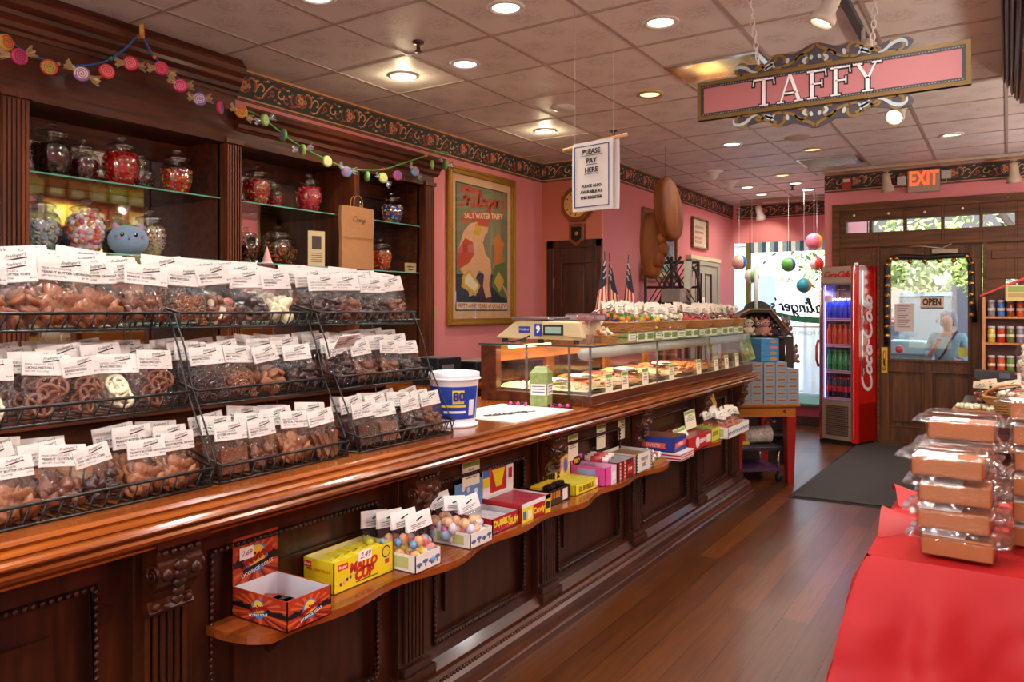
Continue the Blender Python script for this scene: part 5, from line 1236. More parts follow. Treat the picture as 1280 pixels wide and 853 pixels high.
for x, y in ((-.28, -.09), (-.05, -.09), (.17, -.09), (-.28, .1), (.17, .1)): m.lathe([(0, 0), (.02, 0), (.016, .022), (0, .022)], c=(x, y, 0), n=10)
m.tube([(-.26, -.12, .01), (-.2, -.14, .005), (-.14, -.13, .02), (-.1, -.12, .04)], .005, 6); m.build('foot', pm('#1a1a1a', .5), t)
MB().box(-.02, .24, -.06, .13, .118, .128).box(.0, .24, .10, .13, .12, .158).box(.0, .24, .095, .1, .125, .15, 1).build('key_panel', [pm('#5a4a44', .4), pm('#a0848a', .4)], t)
# acrylic tip cup
t = empty('tip_cup', (-1.86, 3.62, CTP), label='clear acrylic cup marked College Fund standing on the case corner', cat='cup')
b = MB()
for q in holes(-.045, .045, -.035, .035, [(-.042, .042, -.032, .032)]): b.box(*q, 0, .16)
b.box(-.045, .045, -.035, .035, 0, .003); b.build('acrylic_box', PLASTIC, t)
m = MB(); text_into(m, 'College', frame((0, -.0362, .135), (1, 0, 0), (0, 0, 1)), .024, depth=.0004, italic=.1, res=1); text_into(m, 'Fund', frame((0, -.0362, .112), (1, 0, 0), (0, 0, 1)), .024, depth=.0004, res=1); m.build('lettering', pm('#a82040'), t)
MB().box(-.03, .03, -.02, .0, .004, .03).box(-.02, .035, .0, .02, .004, .05).build('coins_and_notes', pm('#a8886a', .6), t)
# --- row of small taffy cartons under the baskets
r3 = random.Random(5)
for k in range(17):
    y = 4.05 + k * .132
    t = empty('taffy_carton', (-1.84, y, CTP), rz=R(r3.uniform(-3, 3)), label='', cat='carton', group='taffy cartons on the glass case')
    t['label'] = 'small white and green taffy carton on the case, %s from the scale' % ['first', 'second', 'third', 'fourth', 'fifth', 'sixth', 'seventh', 'eighth', 'ninth', 'tenth', 'eleventh', 'twelfth', 'thirteenth', 'fourteenth', 'fifteenth', 'sixteenth', 'seventeenth'][k]
    MB().box(-.05, .05, -.063, .063, 0, .05).build('carton', GRC if k % 3 == 0 else pm('#d8dcc8', .5), t, bevel=.002)
    m = MB().box(.05, .0512, -.05, .05, .008, .042)
    m.build('label_panel', pm('#e8eadc', .5) if k % 3 == 0 else pm('#7f9a4a', .5), t)
    m = MB()
    for j in range(3): m.box(.0512, .052, -.04, .04, .014 + .009 * j, .018 + .009 * j)
    m.box(-.05, .05, -.0645, -.063, .02, .03); m.build('lettering', pm('#4a5a2c', .5), t)
# --- woven baskets with small candy bags
WIC = plain('wicker', '#a8743c', .6, nz=.4, scale=90)
def woven(w, l, h, name_lab, loc, mat_=WIC, rz=0, handle=False, flare=1.25, cat='basket', grp='woven baskets on the glass case'):
    t = empty('woven_basket', loc, rz=rz, label=name_lab, cat=cat, group=grp)
    m = MB(); rows = 7; n = 44
    for r_ in range(rows):
        f = r_ / (rows - 1); k_ = 1 + (flare - 1) * f
        pts = [((w / 2 * k_) * (abs(math.cos(a)) ** .6) * (1 if math.cos(a) > 0 else -1) + .004 * math.cos(11 * a + r_ * PI), (l / 2 * k_) * (abs(math.sin(a)) ** .5) * (1 if math.sin(a) > 0 else -1) + .003 * math.sin(23 * a + r_ * PI), .006 + h * f) for a in [2 * PI * j / n for j in range(n)]]
        m.tube(pts, h / rows * .62 if r_ < rows - 1 else h / rows * .8, 6, closed=True)
    m.box(-w / 2 * .9, w / 2 * .9, -l / 2 * .9, l / 2 * .9, 0, .006)
    m.build('basket_weave', mat_, t)
    if handle: MB().tube([(w * .55 * math.cos(a) * flare * .95, 0, h * .8 + h * 1.1 * math.sin(a)) for a in [PI * j / 12 for j in range(13)]], .008, 7).build('handle', mat_, t)
    return t
SB = {}
def small_bag(loc, rot, cols, label, grp, s=1.0, h=.12, card='#e9ddcb', n=9, w=.042, r_=.0105):
    key = (cols, h, card)
    first = key not in SB
    if first:
        t = empty('candy_bag'); t['category'] = 'candy bag'
        q = random.Random(len(SB) + 2); c = MB()
        for k in range(22): c.sphere((q.uniform(-.012, .014), q.uniform(-w * .75, w * .75), q.uniform(.01, h * .52)), q.uniform(.8, 1.2) * r_, 7, 5, q.randrange(len(cols)), (1, q.uniform(.8, 1.5), q.uniform(.8, 1.2)))
        c.build('candy', [pm(x, .3) for x in cols], t)
        p = MB()
        for s_ in (1, -1): p.grid(lambda u, v, s_=s_: (s_ * (.002 + .02 * max(0, math.sin(PI * u)) ** .6 * (1 - v ** 2.5) * (.35 + .65 * min(1, v * 6)) + .002 * noise.noise(V((u * 6, v * 6, s_)))), (2 * u - 1) * w, h * v * .95), 8, 8)
        p.build('clear_pouch', CLEARBAG, t)
        MB().add([(.005, -w, h * .72), (.005, w, h * .72), (.001, w, h * 1.05), (.001, -w, h * 1.05), (-.005, -w, h * .72), (-.005, w, h * .72)], [(0, 1, 2, 3), (5, 4, 3, 2), (0, 3, 4), (1, 5, 2)]).build('header_card', pm(card, .6), t)
        m = MB().prism([(-.012, h * .9), (.012, h * .95), (.014, h * .93), (-.008, h * .88)], lambda a, b: (.003, a, b), lambda a, b: (.0045, a, b))
        for k in range(3): m.box(.0045, .0052, -w * .7, w * (.2 + .2 * k), h * (.755 + .035 * k), h * (.763 + .035 * k))
        m.build('header_print', INK, t)
        SB[key] = (t, tree(t))
    p, ks = SB[key]; o = place(p, ks, first, loc, rot, s); o['label'] = label; o['group'] = grp
    return o
BK = [(4.20, .50, 'rainbow', ('#2c5ab0', '#d8b820', '#c8241c', '#3a8a3a', '#e07a1c')), (4.74, .50, 'yellow and blue', ('#e0c030', '#2c6ab8', '#5a9a3a', '#e8e0c8')), (5.26, .46, 'red', ('#b8141c', '#c82a2c', '#a01018')), (5.76, .46, 'orange and white', ('#d8641c', '#c83a1c', '#e0d8c8', '#3a3a3a')), (6.14, .22, 'brown and white', ('#5a3020', '#d8c8b8', '#8a4a28'))]
for i, (y, l, wd, cols) in enumerate(BK):
    woven(.17, l * .84, .05, 'low woven basket of %s candy bags on the glass case' % wd, (-1.87, y, CTP + .052))
    n = max(2, int(l / .075)); nm = 0
    for row in range(3):
        for k in range(n):
            yy = y - l * .40 + l * .80 * (k + .5) / n + r3.uniform(-.01, .01)
            small_bag((-1.815 - row * .05, yy, CTP + .062 + .006 * row), (r3.uniform(-.3, .3), -R(r3.uniform(5, 25)), r3.uniform(-.5, .3)), cols, '%s candy bag, %s row, %s from left, %s basket' % (wd, ['front', 'middle', 'back'][row], ORD[min(k, 5)], ORD[i]), 'small bags in the %s basket' % wd, 1.2 + r3.uniform(-.06, .06), .125)
t = woven(.10, .16, .035, 'tiny woven basket of wrapped candy on the case corner by the cup', (-1.86, 3.82, CTP), grp=None or 'woven baskets on the glass case')
m = MB()
for k in range(26): m.sphere((r3.uniform(-.04, .04), r3.uniform(-.07, .07), .045 + r3.uniform(0, .02)), .012, 6, 5, k % 2, (1.3, 1, .8), wob=.5, seed=k)
tag(m.build('wrapped_candy', [pm('#b8642c', .3), pm('#e2d2b8', .3)], None, loc=(-1.86, 3.82, CTP)), 'heap of small amber wrapped candies in the tiny basket', 'candy', kind='stuff')
small_bag((-1.88, 3.93, CTP + .03), (.4, -.5, -.3), ('#d8a878', '#e8d8b8'), 'cream header bag lying across the tiny basket by the scale', 'small bags by the scale', 1.0, .11)
MB_ = MB(); MB_.tube([(-2.02, 3.95, CTP + .0), (-2.03, 3.94, CTP + .12), (-1.98, 3.95, CTP + .17), (-1.9, 4.02, CTP + .20), (-1.86, 4.08, CTP + .205)], .006, 6)
tag(MB_.build('wire_hook', CHROME, None), 'curved chrome wire hook rising behind the tip cup', 'hook')
# little flags
for i, (x, y, lean) in enumerate(((-2.20, 4.60, -.15), (-2.24, 4.66, .10), (-2.20, 4.80, .3))):
    t = empty('small_flag', (x, y, CTP), label='small American flag on a stick, %s of three behind the baskets' % ['left', 'middle', 'right'][i], cat='flag', group='small flags behind the baskets')
    top = V((0, lean * .4, .56)); MB().tube([(0, 0, 0), top], .0035, 6).build('stick', pm('#2a1a12'), t)
    f = MB(); n = 13; s = 1 if i == 2 else (-1 if i == 0 else 1)
    def fl(u, v): return (.018 * math.sin(u * 7 + i) * v, top.y * (.9 - .5 * v) + s * u * (.05 + .20 * v) - s * .03 * v, .52 - .35 * v - .08 * u)
    nu = 10
    b0 = len(f.f); f.grid(fl, nu, n)
    for j in range(n):
        for k in range(nu): f.m[j * nu + k] = (2 if j < 6 else (k % 2))
    f.build('cloth', [pm('#a8282c', .8), pm('#e8ccb4', .8), pm('#20263f', .8)], t)
    m = MB()
    for a in range(4):
        for b_ in range(3): p = V(fl(.06 + .11 * a, .06 + .12 * b_)); m.box(p.x - .004, p.x + .006, p.y - .004, p.y + .004, p.z - .004, p.z + .004)
    m.build('stars', pm('#c8b8b0', .7), t)
    MB().lathe([(0, 0), (.03, 0), (.028, .008), (.006, .012)], n=12).build('base', pm('#2a1a12'), t)
# ------------------------------------------------------------------ boxes on the ledge
LZ = .60
def open_box(name, x0, x1, y0, y1, h, outc, inc, label, cat='candy box', header=None, hcol=None, bands=None, group='open candy boxes on the ledge', fill=None):
    t = empty(name, ((x0 + x1) / 2, (y0 + y1) / 2, LZ), label=label, cat=cat, group=group)
    a, b_ = (x1 - x0) / 2, (y1 - y0) / 2; w = .003
    m = MB()
    def side(X0, X1, Y0_, Y1_, z0, z1, axis, s):
        m.box(X0, X1, Y0_, Y1_, z0, z1)
    m.box(a - w, a, -b_, b_, 0, h).box(-a, -a + w, -b_, b_, 0, h).box(-a, a, -b_, -b_ + w, 0, h).box(-a, a, b_ - w, b_, 0, h).box(-a, a, -b_, b_, 0, w)
    m.build('box_body', pm(outc, .4), t)
    m = MB().box(a - w - .001, a - w, -b_ + w, b_ - w, w, h - .001).box(-a + w, -a + w + .001, -b_ + w, b_ - w, w, h - .001).box(-a + w, a - w, b_ - w - .001, b_ - w, w, h - .001).box(-a + w, a - w, -b_ + w, -b_ + w + .001, w, h - .001)
    m.build('box_lining', pm(inc, .6), t)
    if header: MB().box(-a, -a + .003, -b_, b_, h - .002, header).build('header_card', pm(hcol or outc, .4), t)
    return t, a, b_
def deco(t, name, items, mats):
    """items on faces: ('x'|'y', dx, u0,u1,z0,z1, mi) flat rects; face x -> +X side at dx; face y -> -Y side"""
    m = MB()
    for it in items:
        ax, d, u0, u1, z0, z1, mi = it
        if ax == 'x': m.box(d, d + .0008, u0, u1, z0, z1, mi)
        else: m.box(u0, u1, d - .0008, d, z0, z1, mi)
    return m
def txt(t, name, L, col_):
    m = MB()
    for s, ax, d, u, z, size, *k in L:
        kw = k[0] if k else {}
        M = FX(d, u, z) if ax == 'x' else frame((u, d, z), (1, 0, 0), (0, 0, 1))
        text_into(m, s, M, size, depth=.0005, res=2, **kw)
    m.build(name, pm(col_, .5), t)
# 1 licorice rolls
t, a, b_ = open_box('licorice_box', -1.86, -1.632, 1.425, 1.585, .083, '#a8341c', '#d8d4d8', 'red and orange licorice rolls display box with sunburst header, first box on the ledge', header=.215, hcol='#a83a1c')
RAY = [pm('#c85a2a', .4), pm('#141414', .4), pm('#3a7ac0', .4), pm('#e8b83a', .4), pm('#6a1c14', .4)]
def burst(F, w, h, r_):
    m = MB(); cl_ = lambda x, y: (max(-w * .495, min(w * .495, x)), max(-h * .49, min(h * .49, y)))
    for k in range(9):
        an = R(200 + 17.5 * k * 1.0); an2 = an + R(8)
        m.prism([(0, -.15 * h), cl_(.62 * w * math.cos(an), .8 * h * math.sin(an)), cl_(.62 * w * math.cos(an2), .8 * h * math.sin(an2))], lambda x, y: F(x, y, .0003), lambda x, y: F(x, y, .0007), 4 if k % 2 else 0)
    for k in range(7):
        an = R(15 + 22 * k); an2 = an + R(9); m.prism([(0, 0), (.5 * w * math.cos(an), .48 * h * math.sin(an)), (.5 * w * math.cos(an2), .48 * h * math.sin(an2))], lambda x, y: F(x, y, .0003), lambda x, y: F(x, y, .0007), 0)
    sky = [(-w / 2, -.05 * h)]
    for k in range(14): x = -w / 2 + w * (k + .5) / 14; sky += [(x - w / 30, .02 * h + .09 * h * ((k * 7) % 5) / 5), (x + w / 30, .02 * h + .09 * h * ((k * 7) % 5) / 5)]
    sky += [(w / 2, -.05 * h), (w / 2, -.12 * h), (-w / 2, -.12 * h)]
    m.prism(sky, lambda x, y: F(x, y, .0006), lambda x, y: F(x, y, .001), 1)
    m.prism(arc(0, 0, r_, 0, 345, 23), lambda x, y: F(x, y, .001), lambda x, y: F(x, y, .0016), 2); m.prism(arc(0, .1 * r_, r_ * .78, 0, 345, 23), lambda x, y: F(x, y, .0016), lambda x, y: F(x, y, .002), 3)
    m.prism([(-r_ * 1.1, -r_ * .95), (r_ * 1.1, -r_ * .45), (r_ * 1.1, -r_ * .15), (-r_ * 1.1, -r_ * .6)], lambda x, y: F(x, y, .002), lambda x, y: F(x, y, .0024), 1)
    return m
bx = burst(lambda x, y, h: (a + h, x, .042 + y), 2 * b_, .08, .027); bx.merge(burst(lambda x, y, h: (x, -b_ - h, .042 + y), 2 * a, .08, .027)); bx.merge(burst(lambda x, y, h: (-a + .003 + h, x, .145 + y), 2 * b_, .13, .042))
bx.build('sunburst_print', RAY, t)
m = MB()
for M, s in ((frame((a + .0026, 0, .045), (0, .96, .28), (0, -.28, .96)), .075), (frame((0, -b_ - .0026, .045), (.96, 0, .28), (-.28, 0, .96)), .075), (frame((-a + .0056, 0, .15), (0, .96, .28), (0, -.28, .96)), .115)): script_into(m, 'reeinnes', M, s, .22, .3, 0, .0006)
m.build('script_logo', pm('#a82018', .4), t)
m = MB()
for M, s in ((frame((a + .0032, .003, .026), (0, .97, .2), (0, -.2, .97)), .0105), (frame((0, -b_ - .0032, .026), (.97, 0, .2), (-.2, 0, .97)), .0105), (frame((-a + .0062, .003, .113), (0, .97, .2), (0, -.2, .97)), .0155)): text_into(m, 'LICORICE ROLLS', M, s, depth=.0003)
m.build('lettering', WHITE, t)
MB().box(-a + .0062, -a + .0068, -.06, -.012, .15, .185).build('price_sticker', WHITE, t); txt(t, 'price', [('2.69', 'x', -a + .0069, -.036, .167, .021, dict(italic=.3))], '#8a1c1c')
m = MB()
for k in range(4): m.box(-.03, .03, -.04 + .0 * k, .05, .006, .03, k % 2, Matrix.Translation((.03 - .03 * k, 0, 0)) @ Matrix.Rotation(.3 * (k - 1.5), 4, 'Z'))
m.build('wrapped_rolls', [pm('#2a1c20', .3), pm('#a03028', .3)], t)
# 2 mallo cup
t, a, b_ = open_box('mallo_cup_box', -1.862, -1.728, 1.69, 1.96, .098, '#e3cc1c', '#d8cc8c', 'yellow Mallo Cup box with a 2.49 sticker and yellow wrapped cups inside')
txt(t, 'lettering', [('MALLO', 'x', a + .0008, -.006, .062, .038, dict(italic=.15, bold=.002)), ('CUP', 'x', a + .0008, -.004, .033, .044, dict(italic=.15, bold=.0025)), ('MILK CHOCOLATE', 'y', -b_ - .0008, .0, .065, .012)], '#b8241c')
m = MB(); m.box(a, a + .0006, -.118, -.075, .068, .086, 0).box(-.062, -.03, -b_ - .0006, -b_, .07, .088, 0); m.prism([(.1 + x, .074 + y) for x, y in arc(0, 0, .02, 0, 345, 23)], lambda x, y: (a, x, y), lambda x, y: (a + .0006, x, y), 1)
m.prism([(.1 + x, .074 + y) for x, y in arc(0, 0, .016, 0, 345, 23)], lambda x, y: (a, x, y), lambda x, y: (a + .001, x, y), 2); m.box(a, a + .0006, .095, .115, .035, .05, 0).box(a, a + .0008, .095, .104, .042, .05, 3)
for k in range(5): m.box(a, a + .0006, -.11 + .014 * k, -.102 + .014 * k, .02 + .004 * k, .03 + .004 * k, (3, 4, 1)[k % 3])
m.box(a, a + .0006, -.04, .06, .012, .015, 1); m.build('print', [pm('#c8281c', .4), pm('#1a1a1a', .4), pm('#d8c020', .4), pm('#2a3a8a', .4), pm('#d890a0', .4)], t)
text_m = MB(); text_into(text_m, 'Boyer', FX(a + .0008, -.097, .077), .014, depth=.0003); text_into(text_m, 'Boyer', frame((-.046, -b_ - .0008, .079), (1, 0, 0), (0, 0, 1)), .012, depth=.0003); text_m.build('maker_lettering', WHITE, t)
MB().box(a + .0012, a + .0018, -.03, .03, .074, .106).build('price_sticker', WHITE, t); txt(t, 'price', [('2.49', 'x', a + .0019, -.0, .09, .027, dict(italic=.3))], '#8a1c1c')
for k in range(5):
    m = MB(); m.box(-.05, .05, -.036, .036, 0, .018); m.box(-.05, .05, -.02, .02, .018, .0186, 1); text_into(m, 'MALLO CUP', frame((0, 0, .0188), (0, 1, 0), (-1, 0, 0)), .014, 2, depth=.0002, res=1)
    o = m.build('mallo_cup', [pm('#e0c81e', .3), pm('#e8d84a', .3), pm('#5a2a14', .4)], None, loc=(-1.795 + .004 * (k % 2), 1.745 + .042 * k, LZ + .062 + .002 * (k % 2))); o.rotation_euler = (R(14), R(4), R(4 * (k % 3) - 4)); tag(o, 'yellow wrapped marshmallow cup lying in the yellow box, %s from the left' % ORD[k], 'wrapped candy', 'wrapped cups in the yellow box')
# trays with bags
def tray(x0, x1, y0, y1, h, label):
    t, a, b_ = open_box('candy_tray', x0, x1, y0, y1, h, '#e4ded6', '#d8d2c8', label, cat='tray', group='white trays on the ledge')
    m = MB().box(-a + .02, a - .03, -b_ - .0008, -b_, .012, h - .008); m.build('green_panel', pm('#b8bc78', .5), t)
    m = MB()
    n = max(2, int(b_ * 2 / .03))
    for k in range(n): m.sphere((a + .0005, -b_ + .02 + (2 * b_ - .04) * k / (n - 1), h * .5 + .006 * ((k % 2) - .5)), .011, 8, 5, 0, (.06, 1.4, .6)); m.sphere((a + .001, -b_ + .02 + (2 * b_ - .04) * k / (n - 1), h * .34), .004, 6, 4, 1, (.1, 1, 1.6))
    m.build('blue_drawing', [pm('#4a6a9a', .5), pm('#5a2a3a', .5)], t)
    return t
TC = ['#e08a80', '#6a9ac8', '#e8d070', '#e8a878']
tray(-1.805, -1.64, 1.97, 2.105, .058, 'white tray of bagged wax bottle candy, left of the two pastel trays')
for k, (x, y, cc, nm) in enumerate([(-1.80, 1.965, ('#c8c040', '#8aa83a'), 'green and yellow'), (-1.76, 2.0, ('#e08a80', '#6a9ac8', '#e8d070', '#e8a878'), 'pastel'), (-1.72, 2.03, ('#e08a80', '#6a9ac8', '#e8d070', '#e8a878'), 'pastel'), (-1.665, 2.045, ('#e08a80', '#6a9ac8', '#e8d070', '#e8a878'), 'pastel')]):
    small_bag((x, y, LZ + .006), (R(3 * k - 6), -R(14 - 2 * k), R(-6)), cc, '%s bag of wax bottle candy, %s from the back of its white tray' % (nm, ORD[k]), 'bags in the first white tray', 1.38, .125, '#ece6e2', r_=.0115)
tray(-1.815, -1.64, 2.28, 2.42, .055, 'white tray of bagged pink and blue taffy, right of the two pastel trays')
for k, (x, y) in enumerate([(-1.79, 2.33), (-1.72, 2.30), (-1.67, 2.36)]):
    small_bag((x, y, LZ + .006), (R([4, -8, 6][k]), -R(12), R(-8)), ('#c86a8a', '#8ab0c8', '#e8b890', '#e0a8a0', '#d8d0d8'), 'bag of round pink, blue and peach taffy, %s from the back of its tray' % ORD[k], 'bags in the second white tray', 1.32, .125, '#ebe5e5', r_=.015)
# 5 bubble gum
t, a, b_ = open_box('bubble_gum_box', -1.86, -1.676, 2.475, 2.665, .06, '#a8182a', '#c8c4c4', 'dark red bubble gum box with yellow lettering and blue backboard', header=.17, hcol='#5a8ac0')
txt(t, 'lettering', [('DUBBLE', 'x', a + .001, -.028, .036, .034, dict(bold=.0015)), ('GUM', 'x', a + .001, .052, .024, .034, dict(bold=.0015))], '#e8c82a')
m = MB()
for k in range(26): m.sphere((a, -b_ + .01 + .18 * ((k * 37) % 100) / 105, .006 + .05 * ((k * 53) % 97) / 100), .0022, 6, 4, 0, (.2, 1, 1))
for k in range(9): m.sphere((-a + .004, -b_ + .02 + .15 * ((k * 41) % 100) / 100, .08 + .075 * ((k * 29) % 100) / 100), .014, 8, 6, k % 3, (.1, 1, .8))
m.build('print', [pm('#d8d0d0', .4), pm('#b82a3a', .4), pm('#e8e0e0', .4)], t)
MB().box(-a + .02, a - .01, -b_ + .01, b_ - .02, .003, .04).build('gum_pieces', plain('gum_wrap', '#c8c0c0', .4, nz=.5, scale=60), t)
# 6 red yellow box
t, a, b_ = open_box('candy_bar_box', -1.86, -1.665, 2.67, 2.905, .078, '#b01c1c', '#d8d4d0', 'red, white and yellow candy box with a tall yellow backboard', header=.19, hcol='#e2dcd8')
m = deco(t, 'print', [('x', a, -b_, -b_ + .09, .0, .06, 0), ('x', a, -b_, b_, .06, .078, 1), ('x', a, b_ - .045, b_, 0, .078, 0), ('x', a + .0008, b_ - .038, b_ - .008, .02, .05, 2), ('x', a + .0008, -b_ + .01, -b_ + .035, .01, .045, 3), ('x', a + .0008, -b_ + .05, -b_ + .075, .01, .045, 1), ('x', -a + .003, -b_, -b_ + .05, .12, .16, 0), ('x', -a + .003, -b_ + .055, b_ - .055, .09, .19, 4), ('x', -a + .003, b_ - .05, b_, .09, .19, 1), ('x', -a + .0038, b_ - .04, b_ - .01, .13, .175, 4), ('x', -a + .003, -b_, -b_ + .05, .16, .19, 3)], None)
m.prism([(-.05, .185), (.05, .185), (.02, .11), (-.02, .11)], lambda x, y: (-a + .0038, x, y), lambda x, y: (-a + .0046, x, y), 0)
m.build('print', [pm('#e0c81c', .4), pm('#e0dcdc', .4), pm('#1a1a1a', .4), pm('#3a6ab0', .4), pm('#b0201c', .4)], t)
txt(t, 'lettering', [('Candy', 'x', a + .001, .02, .03, .036, dict(bold=.001)), ('SWEETS', 'x', -a + .005, 0, .172, .02)], '#e8c020')
MB().box(-a + .01, a - .006, -b_ + .01, b_ - .01, .003, .072).build('packets', plain('packets', '#9a3040', .4, nz=.7, scale=35), t)
# 7 dark bars
t, a, b_ = open_box('chocolate_bar_box', -1.85, -1.70, 2.95, 3.145, .07, '#2a1812', '#2a1812', 'dark brown box heaped with dark wrapped bars and a white price sticker')
m = MB(); m.box(a, a + .0008, .03, .075, .01, .06, 0)
for k in range(4): m.box(a, a + .0008, -.08 + .024 * k, -.066 + .024 * k, .03, .06, 1)
m.build('print', [pm('#d8d0c8', .4), pm('#b8742c', .4)], t)
for k in range(6):
    o = MB().box(-.06, .06, -.013, .013, 0, .014).box(-.03, .03, -.0132, .0132, .0005, .0145, 1).build('chocolate_bar', [pm('#1c1210', .3), pm('#c8a024', .3)], None, loc=(-1.775, 2.98 + .026 * k, LZ + .066 + .003 * (k % 2))); o.rotation_euler = (R(8), R(-6), R(10 - 6 * (k % 3)))
    tag(o, 'dark and gold wrapped bar lying in the dark box, %s from the left' % ORD[k], 'candy bar', 'bars in the dark box')
# 8 el bubble
t, a, b_ = open_box('gum_cigar_box', -1.86, -1.70, 3.20, 3.44, .048, '#dcd02a', '#cfc878', 'bright yellow gum cigar box with colourful oval header', header=.15, hcol='#dccc2c')
txt(t, 'lettering', [('EL BUBBLE', 'x', a + .001, -.01, .024, .032, dict(bold=.001)), ('BLACK', 'y', -b_ - .001, 0.02, .024, .022)], '#8a5a1c')
m = MB()
for k, c_ in enumerate((0, 1, 2)): m.prism([(-.07 + .07 * k + x, .1 + y) for x, y in arc(0, 0, .028, 0, 345, 23, .042)], lambda x, y: (-a + .003, x, y), lambda x, y: (-a + .004, x, y), 3); m.prism([(-.07 + .07 * k + x, .1 + y) for x, y in arc(0, 0, .018, 0, 345, 23, .034)], lambda x, y: (-a + .004, x, y), lambda x, y: (-a + .005, x, y), c_)
m.box(a, a + .001, .09, .115, .01, .04, 4); m.build('print', [pm('#3a9ac0', .4), pm('#c04a3a', .4), pm('#3a6ab0', .4), pm('#d87ab0', .4), pm('#e8e0d8', .4)], t)
MB().box(-a + .01, a - .02, -b_ + .01, b_ - .01, .003, .046).build('gum_rows', pm('#cfc23a', .4), t)
# 9 pink
t, a, b_ = open_box('pink_candy_box', -1.86, -1.665, 3.45, 3.575, .092, '#d84a98', '#e8b8d0', 'bright pink candy box with a yellow lettered oval', header=.13, hcol='#d8509c')
m = MB(); m.prism([(x, .1 + y) for x, y in arc(0, 0, .05, 0, 345, 23, .025)], lambda x, y: (-a + .003, x, y), lambda x, y: (-a + .004, x, y), 0); m.box(a, a + .0008, .0, .06, .0, .092, 1).box(a + .0008, a + .0016, .01, .05, .02, .06, 2).box(-.06, .04, -b_ - .0008, -b_, .05, .08, 3)
m.build('print', [pm('#3a1a2a', .4), pm('#d8c0cc', .4), pm('#e8e4e4', .4), pm('#8aa0c8', .4)], t); txt(t, 'lettering', [('PIXY', 'x', -a + .0045, 0, .1, .03, dict(bold=.001))], '#e8c82a')
MB().box(-a + .01, a - .01, -b_ + .01, b_ - .01, .003, .07).build('sticks', plain('pink_sticks', '#d878a8', .4, nz=.5, scale=50), t)
# 10 red and white filmstrip boxes
t, a, b_ = open_box('movie_candy_box', -1.85, -1.662, 3.585, 3.80, .095, '#6a1a14', '#c8c4c4', 'dark red movie candy box with a white filmstrip edge')
m = MB()
for u in (-b_ + .03, -b_ + .085, b_ - .015):
    m.box(a, a + .0006, u - .012, u + .012, .0, .095, 1)
    for k in range(5): m.box(a + .0006, a + .0012, u - .006, u + .006, .008 + .018 * k, .018 + .018 * k, 0)
m.box(a, a + .0008, .01, .07, .02, .07, 1); m.build('print', [pm('#d8c8c0', .4), pm('#b0241c', .4)], t); txt(t, 'lettering', [('Hot', 'x', a + .0012, .04, .045, .03, dict(italic=.2))], '#e0d0c8')
for k in range(3):
    o = MB().tube([(-.06, 0, 0), (.06, 0, 0)], .014, 10, 0).tube([(-.03, 0, 0), (.03, 0, 0)], .0146, 10, 1).build('candy_roll', [pm('#d8ccc4', .3), pm('#a83a34', .3)], None, loc=(-1.77, 3.56 + .032 * k, LZ + .11 + .006 * k)); o.rotation_euler = (0, R(5), R(20 + 8 * k)); tag(o, 'red and cream wrapped candy roll resting across the filmstrip box, %s from the left' % ORD[k], 'candy roll', 'candy rolls on the filmstrip box')
t, a, b_ = open_box('white_film_box', -1.86, -1.66, 3.81, 4.03, .10, '#d8d0c8', '#c4bcb4', 'white candy box with a black filmstrip edge beside the dark red one')
m = MB()
for u in (-b_ + .012, b_ - .012):
    m.box(a, a + .0006, u - .009, u + .009, 0, .10, 0)
    for k in range(6): m.box(a + .0006, a + .0012, u - .004, u + .004, .006 + .016 * k, .014 + .016 * k, 1)
m.build('print', [pm('#1c1c1c', .4), pm('#e0dcd8', .4)], t); txt(t, 'lettering', [('SWEET', 'x', a + .001, 0, .065, .03), ('MIX', 'x', a + .001, 0, .035, .03)], '#8a6a5a')
MB().box(-a + .01, a - .01, -b_ + .01, b_ - .01, .003, .085).build('bars', plain('tan_bars', '#8a6038', .4, nz=.3, scale=30), t)
t = empty('open_tray', (-1.74, 4.14, LZ), label='small clear bag tray of red and white sweets between white box and blue box', cat='tray')
MB().box(-.09, .08, -.09, .09, 0, .02).build('tray_base', pm('#9a6a3c', .5), t)
m = MB()
for k in range(40): m.sphere((r3.uniform(-.07, .07), r3.uniform(-.075, .075), .03 + r3.uniform(0, .03)), .014, 6, 5, k % 3, wob=.4, seed=k)
m.build('wrapped_sweets', [pm('#d8cfcf', .3), pm('#c86a5a', .3), pm('#e8e0d8', .3)], t)
# 12 flat box with blue box on it
t = empty('flat_box', (-1.70, 4.37, LZ), label='flat white box with red stripes under the blue candy box', cat='candy box')
MB().box(-.13, .12, -.11, .11, 0, .045).build('box_body', pm('#d8d0d0', .4), t, bevel=.002)
m = MB()
for k in range(3): m.box(.12, .1208, -.11, .11, .004 + .014 * k, .010 + .014 * k)
for k in range(2): m.box(-.13, .12, -.1108, -.11, .008 + .018 * k, .016 + .018 * k)
m.build('red_stripe', pm('#a8202c', .4), t)
LZ = .646
t, a, b_ = open_box('blue_candy_box', -1.86, -1.62, 4.26, 4.46, .085, '#24348c', '#8a5a34', 'blue candy box with orange ribbon lettering stacked on the flat striped box', header=.175, hcol='#2c3c98')
m = MB(); m.prism([(-.09, .02), (.09, .03), (.08, .045), (.09, .06), (-.09, .05), (-.08, .035)], lambda x, y: (a, x, y), lambda x, y: (a + .0008, x, y)); m.prism([(-.1, .02), (.07, .02), (.06, .035), (.07, .05), (-.1, .05), (-.09, .035)], lambda x, y: (x, -b_, y), lambda x, y: (x, -b_ - .0008, y)); m.prism([(-.09, .11), (.09, .12), (.09, .155), (-.09, .145)], lambda x, y: (-a + .003, x, y), lambda x, y: (-a + .004, x, y))
